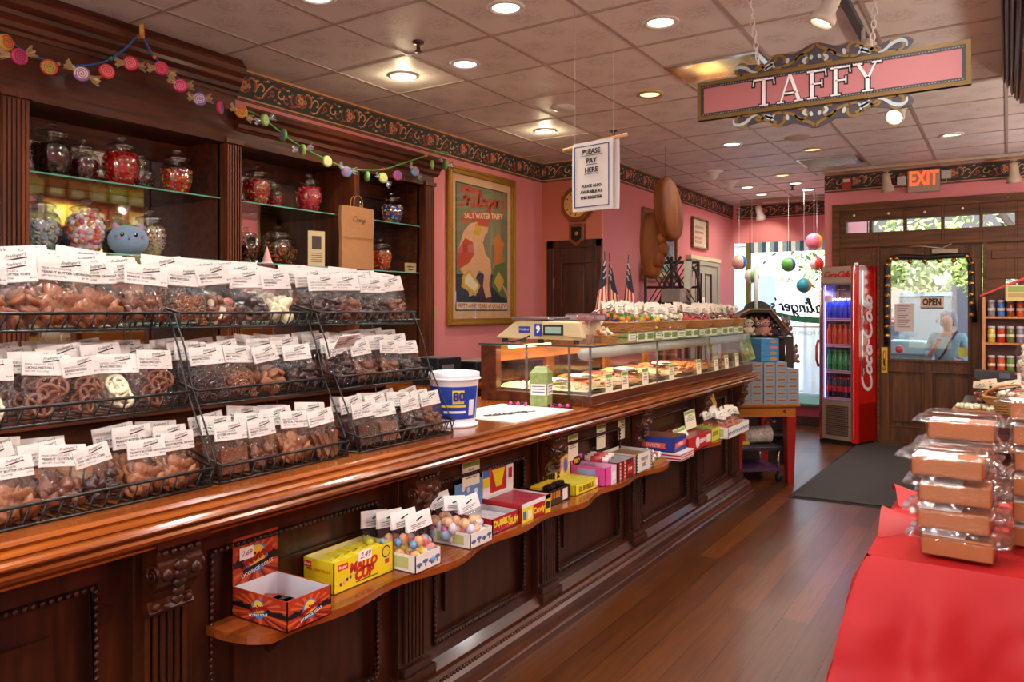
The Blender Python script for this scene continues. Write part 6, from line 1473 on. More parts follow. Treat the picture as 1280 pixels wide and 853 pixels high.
m.build('ribbon_print', pm('#d8583a', .4), t); txt(t, 'lettering', [('SWEETS', 'y', -b_ - .001, -.01, .034, .024), ('SWEETS', 'x', a + .001, 0, .04, .022)], '#e0e0ea')
LZ = .60
t, a, b_ = open_box('red_candy_box', -1.86, -1.63, 4.52, 4.96, .09, '#b8202a', '#7a4a34', 'long low red candy box with white lettering near the far end of the ledge')
m = MB(); [m.prism([(u + x, .045 + y) for x, y in arc(0, 0, .035, 0, 345, 23, .035)], lambda x, y: (a, x, y), lambda x, y: (a + .0008, x, y)) for u in (-.05,)]; m.box(a, a + .0008, .12, .2, .02, .07); m.sphere((-.0, -b_, .04), .03, 10, 6, 0, (1, .03, .8)); m.build('white_print', pm('#dcd0d0', .4), t)
txt(t, 'lettering', [('CHEWY', 'x', a + .001, .05, .045, .035, dict(bold=.001)), ('SOFT', 'y', -b_ - .001, -.04, .065, .022)], '#e8e0e0')
MB().box(-a + .01, a - .01, -b_ + .01, b_ - .01, .003, .086).build('packets', plain('red_packets', '#8a4034', .4, nz=.5, scale=30), t)
t, a, b_ = open_box('yellow_green_box', -1.86, -1.64, 4.975, 5.15, .085, '#c8c428', '#8a8a3a', 'yellow green candy box next to the end tray', header=None)
txt(t, 'lettering', [('SOUR', 'x', a + .001, 0, .05, .04, dict(bold=.001))], '#4a6a1c'); MB().box(-a + .01, a - .01, -b_ + .01, b_ - .01, .003, .08).build('packets', plain('green_packets', '#8a9a34', .4, nz=.5, scale=30), t)
tray(-1.80, -1.585, 5.17, 5.66, .075, 'long white tray of bagged orange pretzel sticks at the far end of the ledge')
k = 0
for i in range(3):
    for j in range(5):
        small_bag((-1.75 + .06 * i, 5.22 + .09 * j, LZ + .008), (r3.uniform(-.25, .25), -r3.uniform(.1, .45), r3.uniform(-.5, .2)), ('#b8581c', '#a84a1c', '#c8702c'), 'bag of orange brown snacks, %s row, %s from the left, in the far end tray' % (['back', 'middle', 'front'][i], ORD[j]), 'bags in the far end tray', 1.35, .125, '#e8dccb')
t = tag(MB().box(-.03, .03, -.04, .04, 0, .09).box(.03, .031, -.03, .03, .02, .07, 1).build('yellow_packet', [pm('#d8b030', .4), pm('#b8341c', .4)], None, loc=(-1.8, 5.5, LZ + .18)), 'small yellow packet poking up behind the orange snack bags', 'packet')
t.rotation_euler = (0, -.3, .3)
# price cards on the counter front
for i, (y, z, tilt) in enumerate(((2.585, .80, 0), (3.47, .775, 0), (3.79, .785, 0), (4.06, .80, 0))):
    M = frame((-1.858, y, z), (0, 1, 0), (0, 0, 1)); w_, h_ = (.12, .10) if i == 0 else (.105, .13)
    price_card('price_card', M, w_, h_, 'cream price card with green heading on the counter front, %s from the left' % ORD[i], 'candy price cards on the counter front')
M = frame((-1.74, 4.86, .76), (.25, .95, .12), (-.1, -.12, .98)); price_card('price_card', M, .12, .12, 'tilted cream price card standing on the red candy box', 'candy price cards on the counter front')
M = frame((-1.72, 4.63, .705), (.3, .93, .1), (-.5, -.0, .8)); price_card('price_card', M, .12, .06, 'cream price card lying in the open red candy box', 'candy price cards on the counter front', 1)

# ------------------------------------------------------------------ back desk, pictures, lattice, ornament
t = empty('back_desk', (-3.61, 5.0, 0), label='dark back desk under the gold framed poster', cat='desk')
MB().box(-.26, .28, -.7, 1.2, .88, .92).build('desk_top', W_TOP, t, bevel=.004); MB().box(-.25, .26, -.66, 1.16, 0, .88).build('cabinet_body', W_DARK, t)
m = MB()
for k in range(3): m.box(.26, .275, -.6 + .6 * k, -.06 + .6 * k, .1, .82)
m.build('door', W_MID, t, .004)
def gadget(name, loc, dims, c_, label, cat, extra='#3a3a3a'):
    t = empty(name, loc, label=label, cat=cat); a, b_, h = dims
    MB().box(-a, a, -b_, b_, 0, h).build('housing', pm(c_, .35), t, bevel=.006); m = MB().box(a, a + .003, -b_ * .7, b_ * .3, h * .35, h * .75).box(-a * .8, a * .8, -b_ * .8, b_ * .8, h, h + .004); m.build('panel', pm(extra, .3), t)
gadget('receipt_printer', (-3.58, 5.06, .92), (.14, .2, .15), '#16151a', 'black office machine on the back desk beside the bucket', 'printer', '#8a8480')
gadget('card_machine', (-3.58, 5.60, .92), (.16, .24, .12), '#1a191c', 'second black machine on the back desk left of the case corner', 'machine', '#5a5450')
gadget('brown_box', (-3.58, 5.60, 1.045), (.12, .18, .08), '#7a4a2a', 'brown carton on top of the black machine left of the case corner', 'carton', '#8a5a34')
gadget('coffee_tin', (-3.58, 4.55, .92), (.12, .14, .2), '#1c1a1e', 'black metal canister unit behind the right wire rack', 'canister', '#6a6a70')
def pic(name, Yc, Zc, w, h, fm, fw, label, art):
    t = empty(name, (-3.415, Yc, Zc), label=label, cat='picture')
    frame_mb(w, h, fw, 0, .035).build('frame', fm, t, bevel=.004); art(t, w - 2 * fw, h - 2 * fw)
    MB().box(.02, .021, -w / 2 + fw, w / 2 - fw, -h / 2 + fw, h / 2 - fw).build('glass', CASEGLASS, t)
def art1(t, w, h):
    m = MB().box(.002, .006, -w / 2, w / 2, -h / 2, h / 2, 0).box(.006, .007, -w / 2 + .05, w / 2 - .05, -h / 2 + .06, h / 2 - .08, 1)
    m.prism([(-w / 2 + .05, -h / 2 + .06), (w / 2 - .05, -h / 2 + .06), (w / 2 - .05, -.1), (.1, .02), (-.1, -.05), (-w / 2 + .05, .0)], lambda a, b: (.007, a, b), lambda a, b: (.008, a, b), 2); m.sphere((.008, -.1, .15), .09, 10, 6, 3, (.02, 1.4, .6)); m.build('artwork', [pm('#d8b494', .7), pm('#7f8fb8', .7), pm('#5a6a8a', .7), pm('#c8b8b8', .7)], t)
def art2(t, w, h):
    m = MB().box(.002, .006, -w / 2, w / 2, -h / 2, h / 2, 0)
    for k in range(12): m.box(.006, .007, -w * .3 + .05 * (k % 6), -w * .3 + .05 * (k % 6) + .035, -.08 - .05 * (k // 6), -.04 - .05 * (k // 6), 1)
    m.box(.006, .007, -w * .3, w * .3, .06, .1, 2).box(.006, .007, -w * .3, w * .3, -.0, .03, 1); m.build('artwork', [pm('#dcc8b0', .7), pm('#b08070', .7), pm('#a89a8a', .7)], t)
pic('landscape_picture', 8.50, 2.21, 1.05, .81, wood('frame_brown', '#5a3214', '#8a5a2a', .4), .05, 'wide wooden framed picture with blue sky behind the hanging wooden ornament', art1)
pic('small_picture', 9.87, 2.475, .60, .40, wood('frame_tan', '#5a3018', '#9a6a3a', .4), .022, 'thin framed cream print on the far pink wall', art2)
t = empty('hanging_ornament', (-2.78, 6.95, 2.25), label='large carved brown wooden ornament of two lobes hanging from the ceiling', cat='ornament')
OW = wood('ornament_wood', '#5a2a0c', '#8f521e', .65, 'Z', 3, coat=0, bump=.5)
fx = Matrix.Rotation(R(32.7), 4, 'Z')
M = Matrix.Translation(fx @ V((.065, -.05, .17))) @ fx @ Matrix.Rotation(R(-8), 4, 'Y') @ Matrix.Rotation(R(38), 4, 'Z')
m = MB()
m.grid(lambda u, v: tuple(M @ V(((.02 if 0 < v < 1 else 0) * 0 + .150 * (1 - abs(2 * v - 1) ** 8) ** .5 * math.cos(2 * PI * u), .07 * (2 * v - 1), .305 * (1 - abs(2 * v - 1) ** 8) ** .5 * math.sin(2 * PI * u)))), 32, 14)
m.build('upper_paddle', OW, t)
M2 = Matrix.Translation(fx @ V((-.065, .06, -.16))) @ fx
m = MB(); m.grid(lambda u, v: tuple(M2 @ V(((.115 + .012 * math.sin(5 * v)) * math.sin(PI * v) ** .55 * math.cos(2 * PI * u) * (1 + .25 * (v > .5) * math.sin(2 * PI * u) ** 2), .10 * math.sin(PI * v) ** .5 * math.sin(2 * PI * u), .32 * math.cos(PI * v)))), 28, 20); m.build('lower_lobe', OW, t)
m = MB()
for (x, z, r_) in ((.07, .0, .06), (.09, -.10, .065), (.05, -.2, .075), (.085, .09, .05)): m.sphere(fx @ V((-.065 + x, -.02, -.10 + z)), r_, 14, 10, 0, (.8, .8, 1.0), wob=.4, seed=int(z * 50))
m.build('carved_knot', OW, t)
MB().tube([(.05, -.0, .4), (.05, 0, CZ - 2.25)], .003, 5).build('cord', pm('#6a4a30', .6), t)
# lattice stand
t = empty('lattice_stand', (-3.07, 8.0, 0), rz=R(20), label='dark wicker lattice stand with curved posts below the wide picture', cat='stand')
DKW = pm('#2c1610', .5)
m = MB()
for k in range(30):
    for s in (-1, 1):
        x0_ = -.75 + 1.5 * k / 29; z0_, z1_ = 1.50, 1.98; x1_ = x0_ + s * .30
        if abs(x1_) < .29 and abs(x0_) < .29: m.tube([(x0_, s * .003, z0_), (x1_, s * .003, z1_)], .006, 4)
m.build('lattice', DKW, t)
m = MB()
for x in (-.28, 0, .28): m.tube([(x, 0, 0), (x, 0, 2.0 if x else 2.05)], .018, 8)
m.tube([(-.28, 0, 1.99), (.28, 0, 1.99)], .018, 8); m.tube([(-.28, 0, 1.5), (.28, 0, 1.5)], .018, 8); m.tube([(-.28, 0, 1.72), (.28, 0, 1.72)], .014, 8)
m.tube([(-.14, -.02, 1.5), (-.06, -.02, 1.8), (.1, -.02, 2.05)], .016, 8).tube([(.12, -.02, 1.5), (.08, -.02, 1.8), (-.05, -.02, 2.05)], .016, 8); m.tube([(.15, -.03, 2.0), (.25, -.03, 1.9), (.30, -.03, 1.7), (.31, -.03, 1.4)], .014, 8); m.build('frame', DKW, t)
t = empty('hanging_cloth', (-2.90, 7.98, 1.99), label='light green and cream cloth draped over the lattice stand', cat='cloth')
m = MB(); m.grid(lambda u, v: (.06 * math.sin(u * 3) + .02 * math.sin(9 * u) * v, -.07 + .14 * u, -.28 * v * (1 + .1 * math.sin(5 * u))), 12, 8)
for j in range(8):
    for k in range(12): m.m[j * 12 + k] = 0 if k < 5 else 1
m.build('draped_fabric', [pm('#b8c0a8', .8), pm('#c8b0a8', .8)], t); m = MB().box(.03, .05, .0, .06, -.16, -.1); m.build('printed_patch', pm('#6a4048', .7), t)
t = tag(MB().box(-.004, .004, -.12, .12, 0, .22).box(.004, .005, -.09, .09, .04, .18, 1).build('white_notice', [WHITE, pm('#d0cccc', .6)], None, loc=(-3.34, 9.75, 1.42)), 'white paper notice leaning at the grey panelled door', 'notice')
gadget('grey_machine', (-2.82, 7.40, 1.55), (.1, .09, .13), '#8a8078', 'grey boxy machine peeking over the candy baskets by the flags', 'machine', '#a09890')
MB_ = MB().box(-2.95, -2.69, 7.27, 7.53, 1.51, 1.55).box(-2.94, -2.9, 7.28, 7.32, 0, 1.51).box(-2.74, -2.70, 7.28, 7.32, 0, 1.51).box(-2.94, -2.9, 7.48, 7.52, 0, 1.51).box(-2.74, -2.7, 7.48, 7.52, 0, 1.51)
tag(MB_.build('tall_stand', W_DARK, None), 'tall dark stand holding the grey machine behind the glass case', 'stand')
# ------------------------------------------------------------------ carton table
TA = R(40.7)
t = empty('display_table', (-1.93, 6.43, 0), rz=TA, label='wooden display table with tapered red legs at the far counter end', cat='table')
MB().box(0, .60, 0, .60, .655, .68).build('table_top', W_TBL, t, bevel=.004); MB().box(.03, .57, .03, .57, .57, .655).build('apron', W_TBL, t)
for x in (.06, .53):
    for y in (.06, .54):
        m = MB(); m.add([(x - .028, y - .028, 0), (x + .028, y - .028, 0), (x + .028, y + .028, 0), (x - .028, y + .028, 0), (x - .042, y - .042, .57), (x + .042, y - .042, .57), (x + .042, y + .042, .57), (x - .042, y + .042, .57)], [(0, 1, 5, 4), (1, 2, 6, 5), (2, 3, 7, 6), (3, 0, 4, 7), (3, 2, 1, 0), (4, 5, 6, 7)]); m.build('leg', REDP, t, bevel=.003)
MB().sphere((.47, .028, .615), .012, 10, 6).build('knob', INK, t)
tm_ = Matrix.Translation((-1.93, 6.43, 0)) @ Matrix.Rotation(TA, 4, 'Z')
CG = pm('#77808a', .5)
proto = empty('candy_carton'); MB().box(-.052, .052, -.10, .10, 0, .0575).build('carton_body', CG, proto, bevel=.002)
m = MB(); m.prism([(x, .029 + y) for x, y in arc(0, 0, .036, 0, 345, 23, .013)], lambda x, y: (x, -.1, y), lambda x, y: (x, -.1012, y))
for k in range(5): m.sphere((-.024 + .012 * k, -.1012, .029), .008, 6, 4, 1, (1, .15, .9))
m.build('candy_picture', [pm('#a87a5a', .5), pm('#7a4428', .5)], proto); ks = tree(proto); first = True
for cidx, nh in enumerate((5, 6, 6, 6, 6)):
    for k in range(nh):
        p = tm_ @ V((.545 - .108 * cidx, .12, .68 + .0585 * k))
        o = place(proto, ks, first, p, (0, 0, TA + R(((cidx * 7 + k * 5) % 5) * .6 - 1)), 1); first = False
        tag(o, 'slate grey candy carton, %s from the bottom, %s stack from the right' % (ORD[k], ORD[cidx]), 'carton', 'grey cartons stacked on the table')
for k in range(4):
    t = empty('blue_carton', tm_ @ V((.345, .14, 1.033 + .049 * k)), rz=TA, label='bright blue candy carton, %s from the bottom above the grey cartons' % ORD[k], cat='carton', group='blue cartons on the grey stack')
    MB().box(-.08, .08, -.10, .10, 0, .048).build('carton_body', pm('#2c7ab0', .45), t, bevel=.002); m = MB(); m.prism([(.03 + x, .024 + y) for x, y in arc(0, 0, .035, 0, 345, 23, .013)], lambda x, y: (x, -.1, y), lambda x, y: (x, -.1012, y)); m.build('candy_picture', pm('#a87848', .5), t)
t = empty('green_carton', tm_ @ V((.19, .09, 1.034)), rot=(R(4), R(-20), TA), label='tall yellow green patterned carton leaning beside the blue cartons', cat='carton')
MB().box(-.045, .045, -.03, .03, 0.015, .24).build('carton_body', pm('#a8a84a', .5), t, bevel=.003)
m = MB()
for k in range(6): m.box(-.03 + .035 * (k % 2), -.005 + .035 * (k % 2), -.0312, -.03, .04 + .065 * (k // 2), .075 + .065 * (k // 2))
m.build('green_print', pm('#5a8a3a', .5), t)
# cart under the table
t = empty('low_cart', (-1.905, 6.86, 0), rz=TA, label='low wheeled cart under the red-legged table', cat='cart')
MB().box(-.2, .2, -.2, .2, .27, .30).build('cart_shelf', pm('#2a2430', .4), t, bevel=.004); MB().box(-.19, .19, -.19, .19, .09, .12).build('lower_shelf', pm('#4a2a4a', .4), t)
for x in (-.17, .17):
    for y in (-.17, .17):
        MB().cyl((x, y, .27), (x, y, .07), .012).build('leg', CHROME, t); MB().cyl((x - .015, y, .032), (x + .015, y, .032), .032, n=16).build('caster', INK, t)
MB().tube([(.19, -.0 + .14 * math.cos(a), .38 + .13 * math.sin(a)) for a in [R(-60 + 20 * k) for k in range(10)]], .012, 8).build('handle', CHROME, t)
t = tag(MB().tube([(-.13, 0, 0), (-.125, 0, 0), (.125, 0, 0), (.13, 0, 0)], [.04, .075, .075, .04], 16).build('spotted_cushion', plain('spotted', '#c8b8a8', .8, nz=.8, scale=40), None, loc=(-1.87, 6.90, .376)), 'rolled spotted cushion lying on the low cart', 'cushion'); t.rotation_euler.z = TA
t = tag(MB().box(-.09, .09, -.05, .05, 0, .12).box(.02, .07, -.051, -.05, .03, .09, 1).build('yellow_box', [pm('#c8a828', .4), pm('#b83a1c', .4)], None, loc=(-2.0, 6.78, .30)), 'yellow packet standing on the low cart behind the end tray', 'candy box'); t.rotation_euler.z = TA
# toy stand
TS = R(32.7)
t = empty('toy_stand', (-2.03, 7.52, 0), rz=TS, label='dark wooden toy stand with sloping orange edged sides full of plush toys', cat='toy stand')
TD = pm('#2a1712', .6); TO = pm('#9a5a2c', .5)
MB().prism([(-.31, .0), (.31, 0), (.31, 1.22), (.105, 1.475), (-.07, 1.475), (-.31, 1.37)], lambda a, b: (a, .11, b), lambda a, b: (a, .125, b)).build('back_board', TD, t)
MB().prism([(x + .02, 1.475 + y) for x, y in arc(0, 0, .13, 0, 180, 14, .085)], lambda a, b: (a, .04, b), lambda a, b: (a, .06, b)).build('dome', pm('#1c1a1c', .5), t)
m = MB()
for s in ((-.31, 1.22), (-.31, .94), (-.31, .62), (-.31, .3)): m.box(-.31, .31, -.12, .12, s[1] - .018, s[1])
m.box(-.31, -.295, -.12, .12, 0, 1.22).box(.295, .31, -.12, .12, 0, .94).box(.08, .095, -.12, .12, .94, 1.22); m.build('shelf', TD, t)
MB().prism([(.22, .94), (.31, .94), (.31, 1.22), (.22, 1.22), (.24, 1.1)], lambda a, b: (a, -.12, b), lambda a, b: (a, -.11, b)).build('cut_out_panel', TD, t)
m = MB(); m.tube([(-.31, -.1, 1.38), (-.09, -.1, 1.478), (.105, -.1, 1.478), (.31, -.1, 1.22)], .009, 6); m.build('orange_edge', TO, t)
m = MB(); m.prism([(-.10, 1.478), (.10, 1.478), (.25, 1.30), (.2, 1.30), (.08, 1.45), (-.08, 1.45), (-.28, 1.36), (-.28, 1.39)], lambda a, b: (a, -.1, b), lambda a, b: (a, .11, b)); m.build('hood', TD, t)
MB().tube([(.0, .02, 1.47), (.0, .02, 1.90)], .018, 8).build('mast', WHITE, t)
def plush(x, z, c1, c2, label, s=1.0, y=-.02):
    p = Matrix.Translation((-2.03, 7.52, 0)) @ Matrix.Rotation(TS, 4, 'Z') @ V((x, y, z))
    t = empty('plush_toy', p, rz=TS, label=label, cat='plush toy', group='plush toys on the toy stand'); t.scale = (s,) * 3
    b = MB().sphere((0, 0, .05), .045, 12, 8, 0, (1, .8, 1.1)).sphere((0, -.005, .125), .042, 12, 8, 0, (1.1, .9, .95)); 
    for q in (-1, 1): b.sphere((q * .035, -.03, .02), .02, 8, 6, 0, (1, 1.4, .8)); b.sphere((q * .045, -.01, .07), .016, 8, 6, 0, (.8, .8, 1.4))
    b.build('body', plain('plush_' + c1[1:], c1, .95, bump=.5, scale=150), t)
    for q in (-1, 1):
        MB().lathe([(.018, 0), (.014, .02), (0, .04)], c=(q * .03, 0, .152), n=8).build('ear', pm(c2, .9), t)
        e = MB().sphere((q * .018, -.038, .13), .013, 10, 8, 0).sphere((q * .018, -.048, .13), .007, 8, 6, 1); e.build('eye', [pm('#d8d0c8', .4), INK], t)
for i, (x, z, c1, c2, s, l) in enumerate([(-.24, 1.222, '#8a4a1c', '#5a2c10', .85, 'brown and orange plush toy, far left of the toy shelf'), (-.15, 1.222, '#7a5030', '#3a2418', .8, 'dark brown plush toy behind the pale one'), (-.085, 1.222, '#cfc0a8', '#8a7860', 1.0, 'pale cream plush toy with big dark eyes'), (.015, 1.222, '#8a6a58', '#c87a70', .95, 'grey brown plush toy with pink ears'), (.075, 1.222, '#c88a80', '#a05a58', 1.0, 'pink plush toy in the middle of the toy shelf'), (.16, 1.222, '#4a3440', '#7a5a68', .8, 'dark purple plush toy under the sloping edge'), (.27, 1.222, '#6a5058', '#8a6a78', 1.05, 'grey plush toy at the right end of the upper toy shelf'), (.12, .942, '#7a3a1c', '#2a1a14', .95, 'striped brown plush toy in the lower compartment'), (.34, .962, '#8a5a4c', '#5a3a34', 1.0, 'brown plush toy hanging out of the right side of the stand')]):
    plush(x, z, c1, c2, l, s, -.02 if i != 7 else -.06)
t = tag(MB().sphere((0, 0, 0), .04, 10, 8, wob=.6, sc3=(.8, .8, 1.2)).build('red_toy', pm('#b8342c', .7), None, loc=(-2.24, 7.22, 1.41)), 'small red toy at the left roof edge of the toy stand', 'toy')

# ------------------------------------------------------------------ drinks fridge
FR = R(-19.7)
t = empty('drinks_fridge', (-1.5775, 9.05, 0), rz=FR, label='tall narrow red Coca-Cola drinks fridge with a glass door', cat='fridge')
RED = plain('fridge_red', '#b5120f', .22, nz=.03, coat=.6); GREY = pm('#a99a88', .35)
m = MB(); n = 10
# rounded red shell: side columns
def col_poly(s):
    pts = []
    for k in range(n + 1): a = R(90 * k / n); pts.append((s * (.1725 + .055 * math.cos(a)), .055 - .065 * math.sin(a)))
    return pts + [(s * .1725, .05)]
for s in (-1, 1): m.prism([(x, y) for x, y in col_poly(s)], lambda a, b: (a, b, .04), lambda a, b: (a, b, 1.95), 0, False)
m.box(-.2275, -.205, .05, .42, .04, 1.95).box(.205, .2275, .05, .42, .04, 1.95).box(-.2275, .2275, .40, .42, .04, 1.95).box(-.2275, .2275, .05, .42, 1.90, 1.955).box(-.2275, .2275, .05, .42, .04, .46).box(-.205, -.16, .03, .40, .46, 1.9).box(.16, .205, .03, .4, .46, 1.9)
m.box(-.215, .215, .02, .40, .0, .045, 1)
m.build('cabinet_shell', [RED, pm('#1a1416', .5)], t)
m = MB().box(-.172, .172, .0, .05, 1.765, 1.945); m.build('header_panel', GREY, t, bevel=.004)
m = MB(); script_into(m, 'Coca-Cola', frame((0, -.002, 1.855), (1, 0, 0), (0, 0, 1)), .30, .24, .3, 0, .002); m.build('script_logo', pm('#c81a14', .4), t)
m = MB()
for s in (-1, 1): m.box(s * .19 - .006, s * .19 + .006, -.012, .0, .08, 1.93); 
m.box(.223, .2325, .10, .125, .75, 1.9); m.build('chrome_strip', CHROME, t, bevel=.003)
m = MB(); m.lathe([(0, 0), (.02, 0), (.02, .03), (0, .034)], c=(.19, .06, 1.95), n=12); m.build('hinge_cap', WHITE, t)
m = MB(); m.box(-.172, .172, .0, .04, .05, .47); m.build('grille_panel', pm('#8a7460', .4), t, bevel=.004)
m = MB()
for k in range(16): m.box(-.13, .13, -.004, .002, .10 + .021 * k - (0 if k < 16 else 0), .108 + .021 * k)
for k in range(14): m.box(-.125 + .019 * k, -.121 + .019 * k, -.003, .001, .1, .42)
m.box(-.14, .14, -.005, .001, .20, .208); m.build('grille', pm('#4a3a30', .4, metal=.3), t)
m = MB()
for q in holes(-.172, .172, .47, 1.765, [(-.158, .158, .49, 1.75)]): m.box(q[0], q[1], .0, .02, q[2], q[3])
m.build('door_frame', pm('#8a8690', .3, metal=.4), t)
MB().box(-.158, .158, .006, .010, .49, 1.75).build('door_glass', PANE, t)
MB().tube([(-.222, .01, 1.14), (-.236, -.008, 1.06), (-.236, -.008, .92), (-.222, .01, .84)], .014, 8).build('door_handle', RED, t)
m = MB().box(-.158, .158, .36, .37, .47, 1.76).box(-.16, -.157, .02, .36, .47, 1.76).box(.157, .16, .02, .36, .47, 1.76); m.build('inner_liner', pm('#8f8ac0', .5), t)
led = glow('fridge_led', (.62, .5, 1.0), 5)
for s in (-1, 1): MB().box(s * .150 - .004, s * .150 + .004, .022, .03, .5, 1.74).build('led_strip', led, t)
for z in (.50, .80, 1.085, 1.37):
    MB().box(-.156, .156, .035, .35, z - .01, z).build('wire_shelf', pm('#c8c4d8', .3), t)
    m = MB().box(-.156, .156, .028, .035, z - .022, z + .012).box(-.156, .156, .027, .0285, z - .004, z + .004, 1); m.build('price_strip', [pm('#c8a8c8', .4), pm('#b83a5a', .4)], t)
MB().box(-.15, -.06, .012, .014, 1.56, 1.63).build('paper_notice', pm('#d8b8a0', .6), t)
m = MB(); M = frame((.2295, .235, 1.10), (0, .0, 1), (0, -1, 0)); script_into(m, 'Coca-Cola', M, 1.05, .19, .3, 0, .002)
m.build('side_logo', pm('#d8cfc8', .4), t)
light('fridge_light', 'AREA', tuple(Matrix.Translation((-1.5775, 9.05, 0)) @ Matrix.Rotation(FR, 4, 'Z') @ V((0, .05, 1.7))), 5, (.7, .66, 1), .2)
fm_ = Matrix.Translation((-1.5775, 9.05, 0)) @ Matrix.Rotation(FR, 4, 'Z')
BOT = [(0, 0), (.026, 0), (.028, .01), (.027, .05), (.029, .09), (.029, .13), (.024, .16), (.012, .19), (.0105, .21), (0, .21)]
SODA = [(.50, 'cola', '#1c0808', '#b8141c', '#c01818', ' with a red label'), (.80, 'lemon soda', '#1c7a3c', '#2c8a4a', '#2a8a3a', ' green'), (1.085, 'orange soda', '#c8501c', '#c83018', '#d85a1c', ' orange'), (1.37, 'blue sports drink', '#2438b8', '#2c3ca8', '#d0d0e0', ' blue')]
for z, nm, c1, c2, c3, _ in SODA:
    pr = empty('soda_bottle'); MB().lathe(BOT, n=14).build('bottle_body', plain('soda_' + c1[1:], c1, .12, coat=.5), pr); MB().lathe([(.0295, .07), (.0297, .072), (.0297, .12), (.0295, .122)], n=14).build('bottle_label', pm(c2, .4), pr); MB().lathe([(.0125, .195), (.0125, .213), (0, .214)], n=10).build('cap', pm(c3, .4), pr)
    ks = tree(pr); first = True; sh = {.5: 'bottom', .8: 'second lowest', 1.085: 'second highest', 1.37: 'top'}[z]
    for row in range(2):
        for k in range(5):
            o = place(pr, ks, first, fm_ @ V((-.124 + .062 * k, .07 + .065 * row, z + .001)), (0, 0, k), 1.08); first = False
            tag(o, 'bottle of %s, %s from the left, %s row, %s fridge shelf' % (nm, ORD[k], ['front', 'second'][row], sh), 'bottle', 'bottles on the %s fridge shelf' % sh)

# ------------------------------------------------------------------ beach balls, bay window dressing
def ball(px, py, pz, r_, cols, label, rz=0, tilt=0):
    t = empty('beach_ball', (px, py, pz), label=label, cat='beach ball', group='beach balls hanging by the bay window')
    M = Matrix.Rotation(rz, 4, 'Z') @ Matrix.Rotation(tilt, 4, 'Y')
    m = MB().sphere((0, 0, 0), r_, 24, 16, M=M, colf=lambda i, k: (k // 4) % len(cols)); m.build('ball', [pm(c, .3) for c in cols], t)
    MB().sphere(M @ V((0, 0, r_)), r_ * .12, 8, 5, sc3=(1, 1, .3)).build('valve_cap', WHITE, t); MB().tube([(0, 0, r_), (0, 0, CZ - pz)], .0015, 4).build('thread', WHITE, t)
def at(u, v, Y):
    f_ = 967.; T = math.atan(620 / f_); S, Co = math.sin(T), math.cos(T); xc = (u - 640) / f_; z = (388 - v) / f_
    return ((xc * Co - S) * Y / (Co + xc * S), Y, 1.47 + z * Y / (Co + xc * S))
YB = 10.4
ball(*at(1017.5, 302, YB), .105, ['#e0c028', '#e0c028', '#d87a98', '#d87a98', '#d87a98', '#e0c028'], 'yellow and pink beach ball, highest one, beside the door wall edge', .35)
ball(*at(924, 328, YB), .103, ['#2c5ab0', '#2c5ab0', '#3a6ac0', '#d8a898', '#d8a898', '#d8a898'], 'peach and blue beach ball at the left of the bay window', -.7)
ball(*at(940, 345, YB), .098, ['#3a8aa8', '#e8e0d8', '#d8743c', '#e8e0d8', '#7aa860', '#e8e0d8'], 'orange, teal and white striped beach ball near the mast', .6)
ball(*at(985.5, 331, YB), .093, ['#3a5ab0', '#3a5ab0', '#5aa84a', '#5aa84a', '#3a5ab0', '#3a5ab0'], 'blue and green beach ball in the middle of the bay window', 1.4)
ball(*at(1005, 357, YB), .096, ['#e0b430', '#e0b430', '#3aa0b8', '#3aa0b8', '#3aa0b8', '#e0b430'], 'yellow and turquoise beach ball, lowest one in the bay', .35)
ball(*at(1021, 330, 10.75), .09, ['#d84a3a', '#d84a3a', '#e0685a', '#e8d0c8', '#d84a3a', '#d84a3a'], 'red beach ball half hidden behind the drinks fridge', .5)
LACE = clear('lace', (.8, .82, .84), .1, .9, .3, 60, .55)
# lace made of a diffuse-leaning translucent sheet
nt = LACE.node_tree; g_ = [n for n in nt.nodes if n.type == 'BSDF_GLOSSY'][0]; d_ = nt.nodes.new('ShaderNodeBsdfTranslucent'); d_.inputs['Color'].default_value = (.9, .92, .94, 1)
mx = [n for n in nt.nodes if n.type == 'MIX_SHADER'][0]; nt.links.new(d_.outputs[0], mx.inputs[2])
t = empty('lace_curtain', (-2.5, 11.42, .29), label='white lace half curtain on a rod in the bay window', cat='curtain')
m = MB(); m.grid(lambda u, v: (-.85 + 1.55 * u, .02 * math.sin(u * 60), .02 + .92 * v), 120, 4); m.build('lace_panel', LACE, t, recalc=False)
MB().tube([(-.9, 0, .95), (.72, 0, .95)], .012, 8).build('rod', pm('#d8d4cc', .4), t)
t = empty('window_lettering', (-2.42, 11.505, 1.46), label='dark green mirrored script shop name with a green swash painted on the bay window', cat='lettering')
m = MB(); M = frame((0, 0, 0), (-1, 0, 0), (0, 0, 1)); script_into(m, "Fralinger's", frame((0, 0, .05), (-.99, 0, .06), (.06, 0, .99)), .95, .14, .3, 0, .003); m.build('script', pm('#1c2c28', .4), t)
m = MB(); m.prism([(.50, .10), (.46, -.02), (.34, -.10), (.1, -.16), (-.2, -.18), (-.36, -.22), (-.48, -.16), (-.40, -.1), (-.1, -.09), (.2, -.06), (.4, -.02)], lambda a, b: (-a if False else a * -1, -.002, b), lambda a, b: (-a, .001, b)); m.build('swash', pm('#1c6a48', .4), t); t.scale = (1, 1, 1)
m = MB(); text_into(m, 'SEA FOAM FUDGE', frame((-.05, 0, -.32), (-1, 0, 0), (0, 0, 1)), .085, depth=.001); m.build('small_lettering', pm('#2a3434', .4), t)
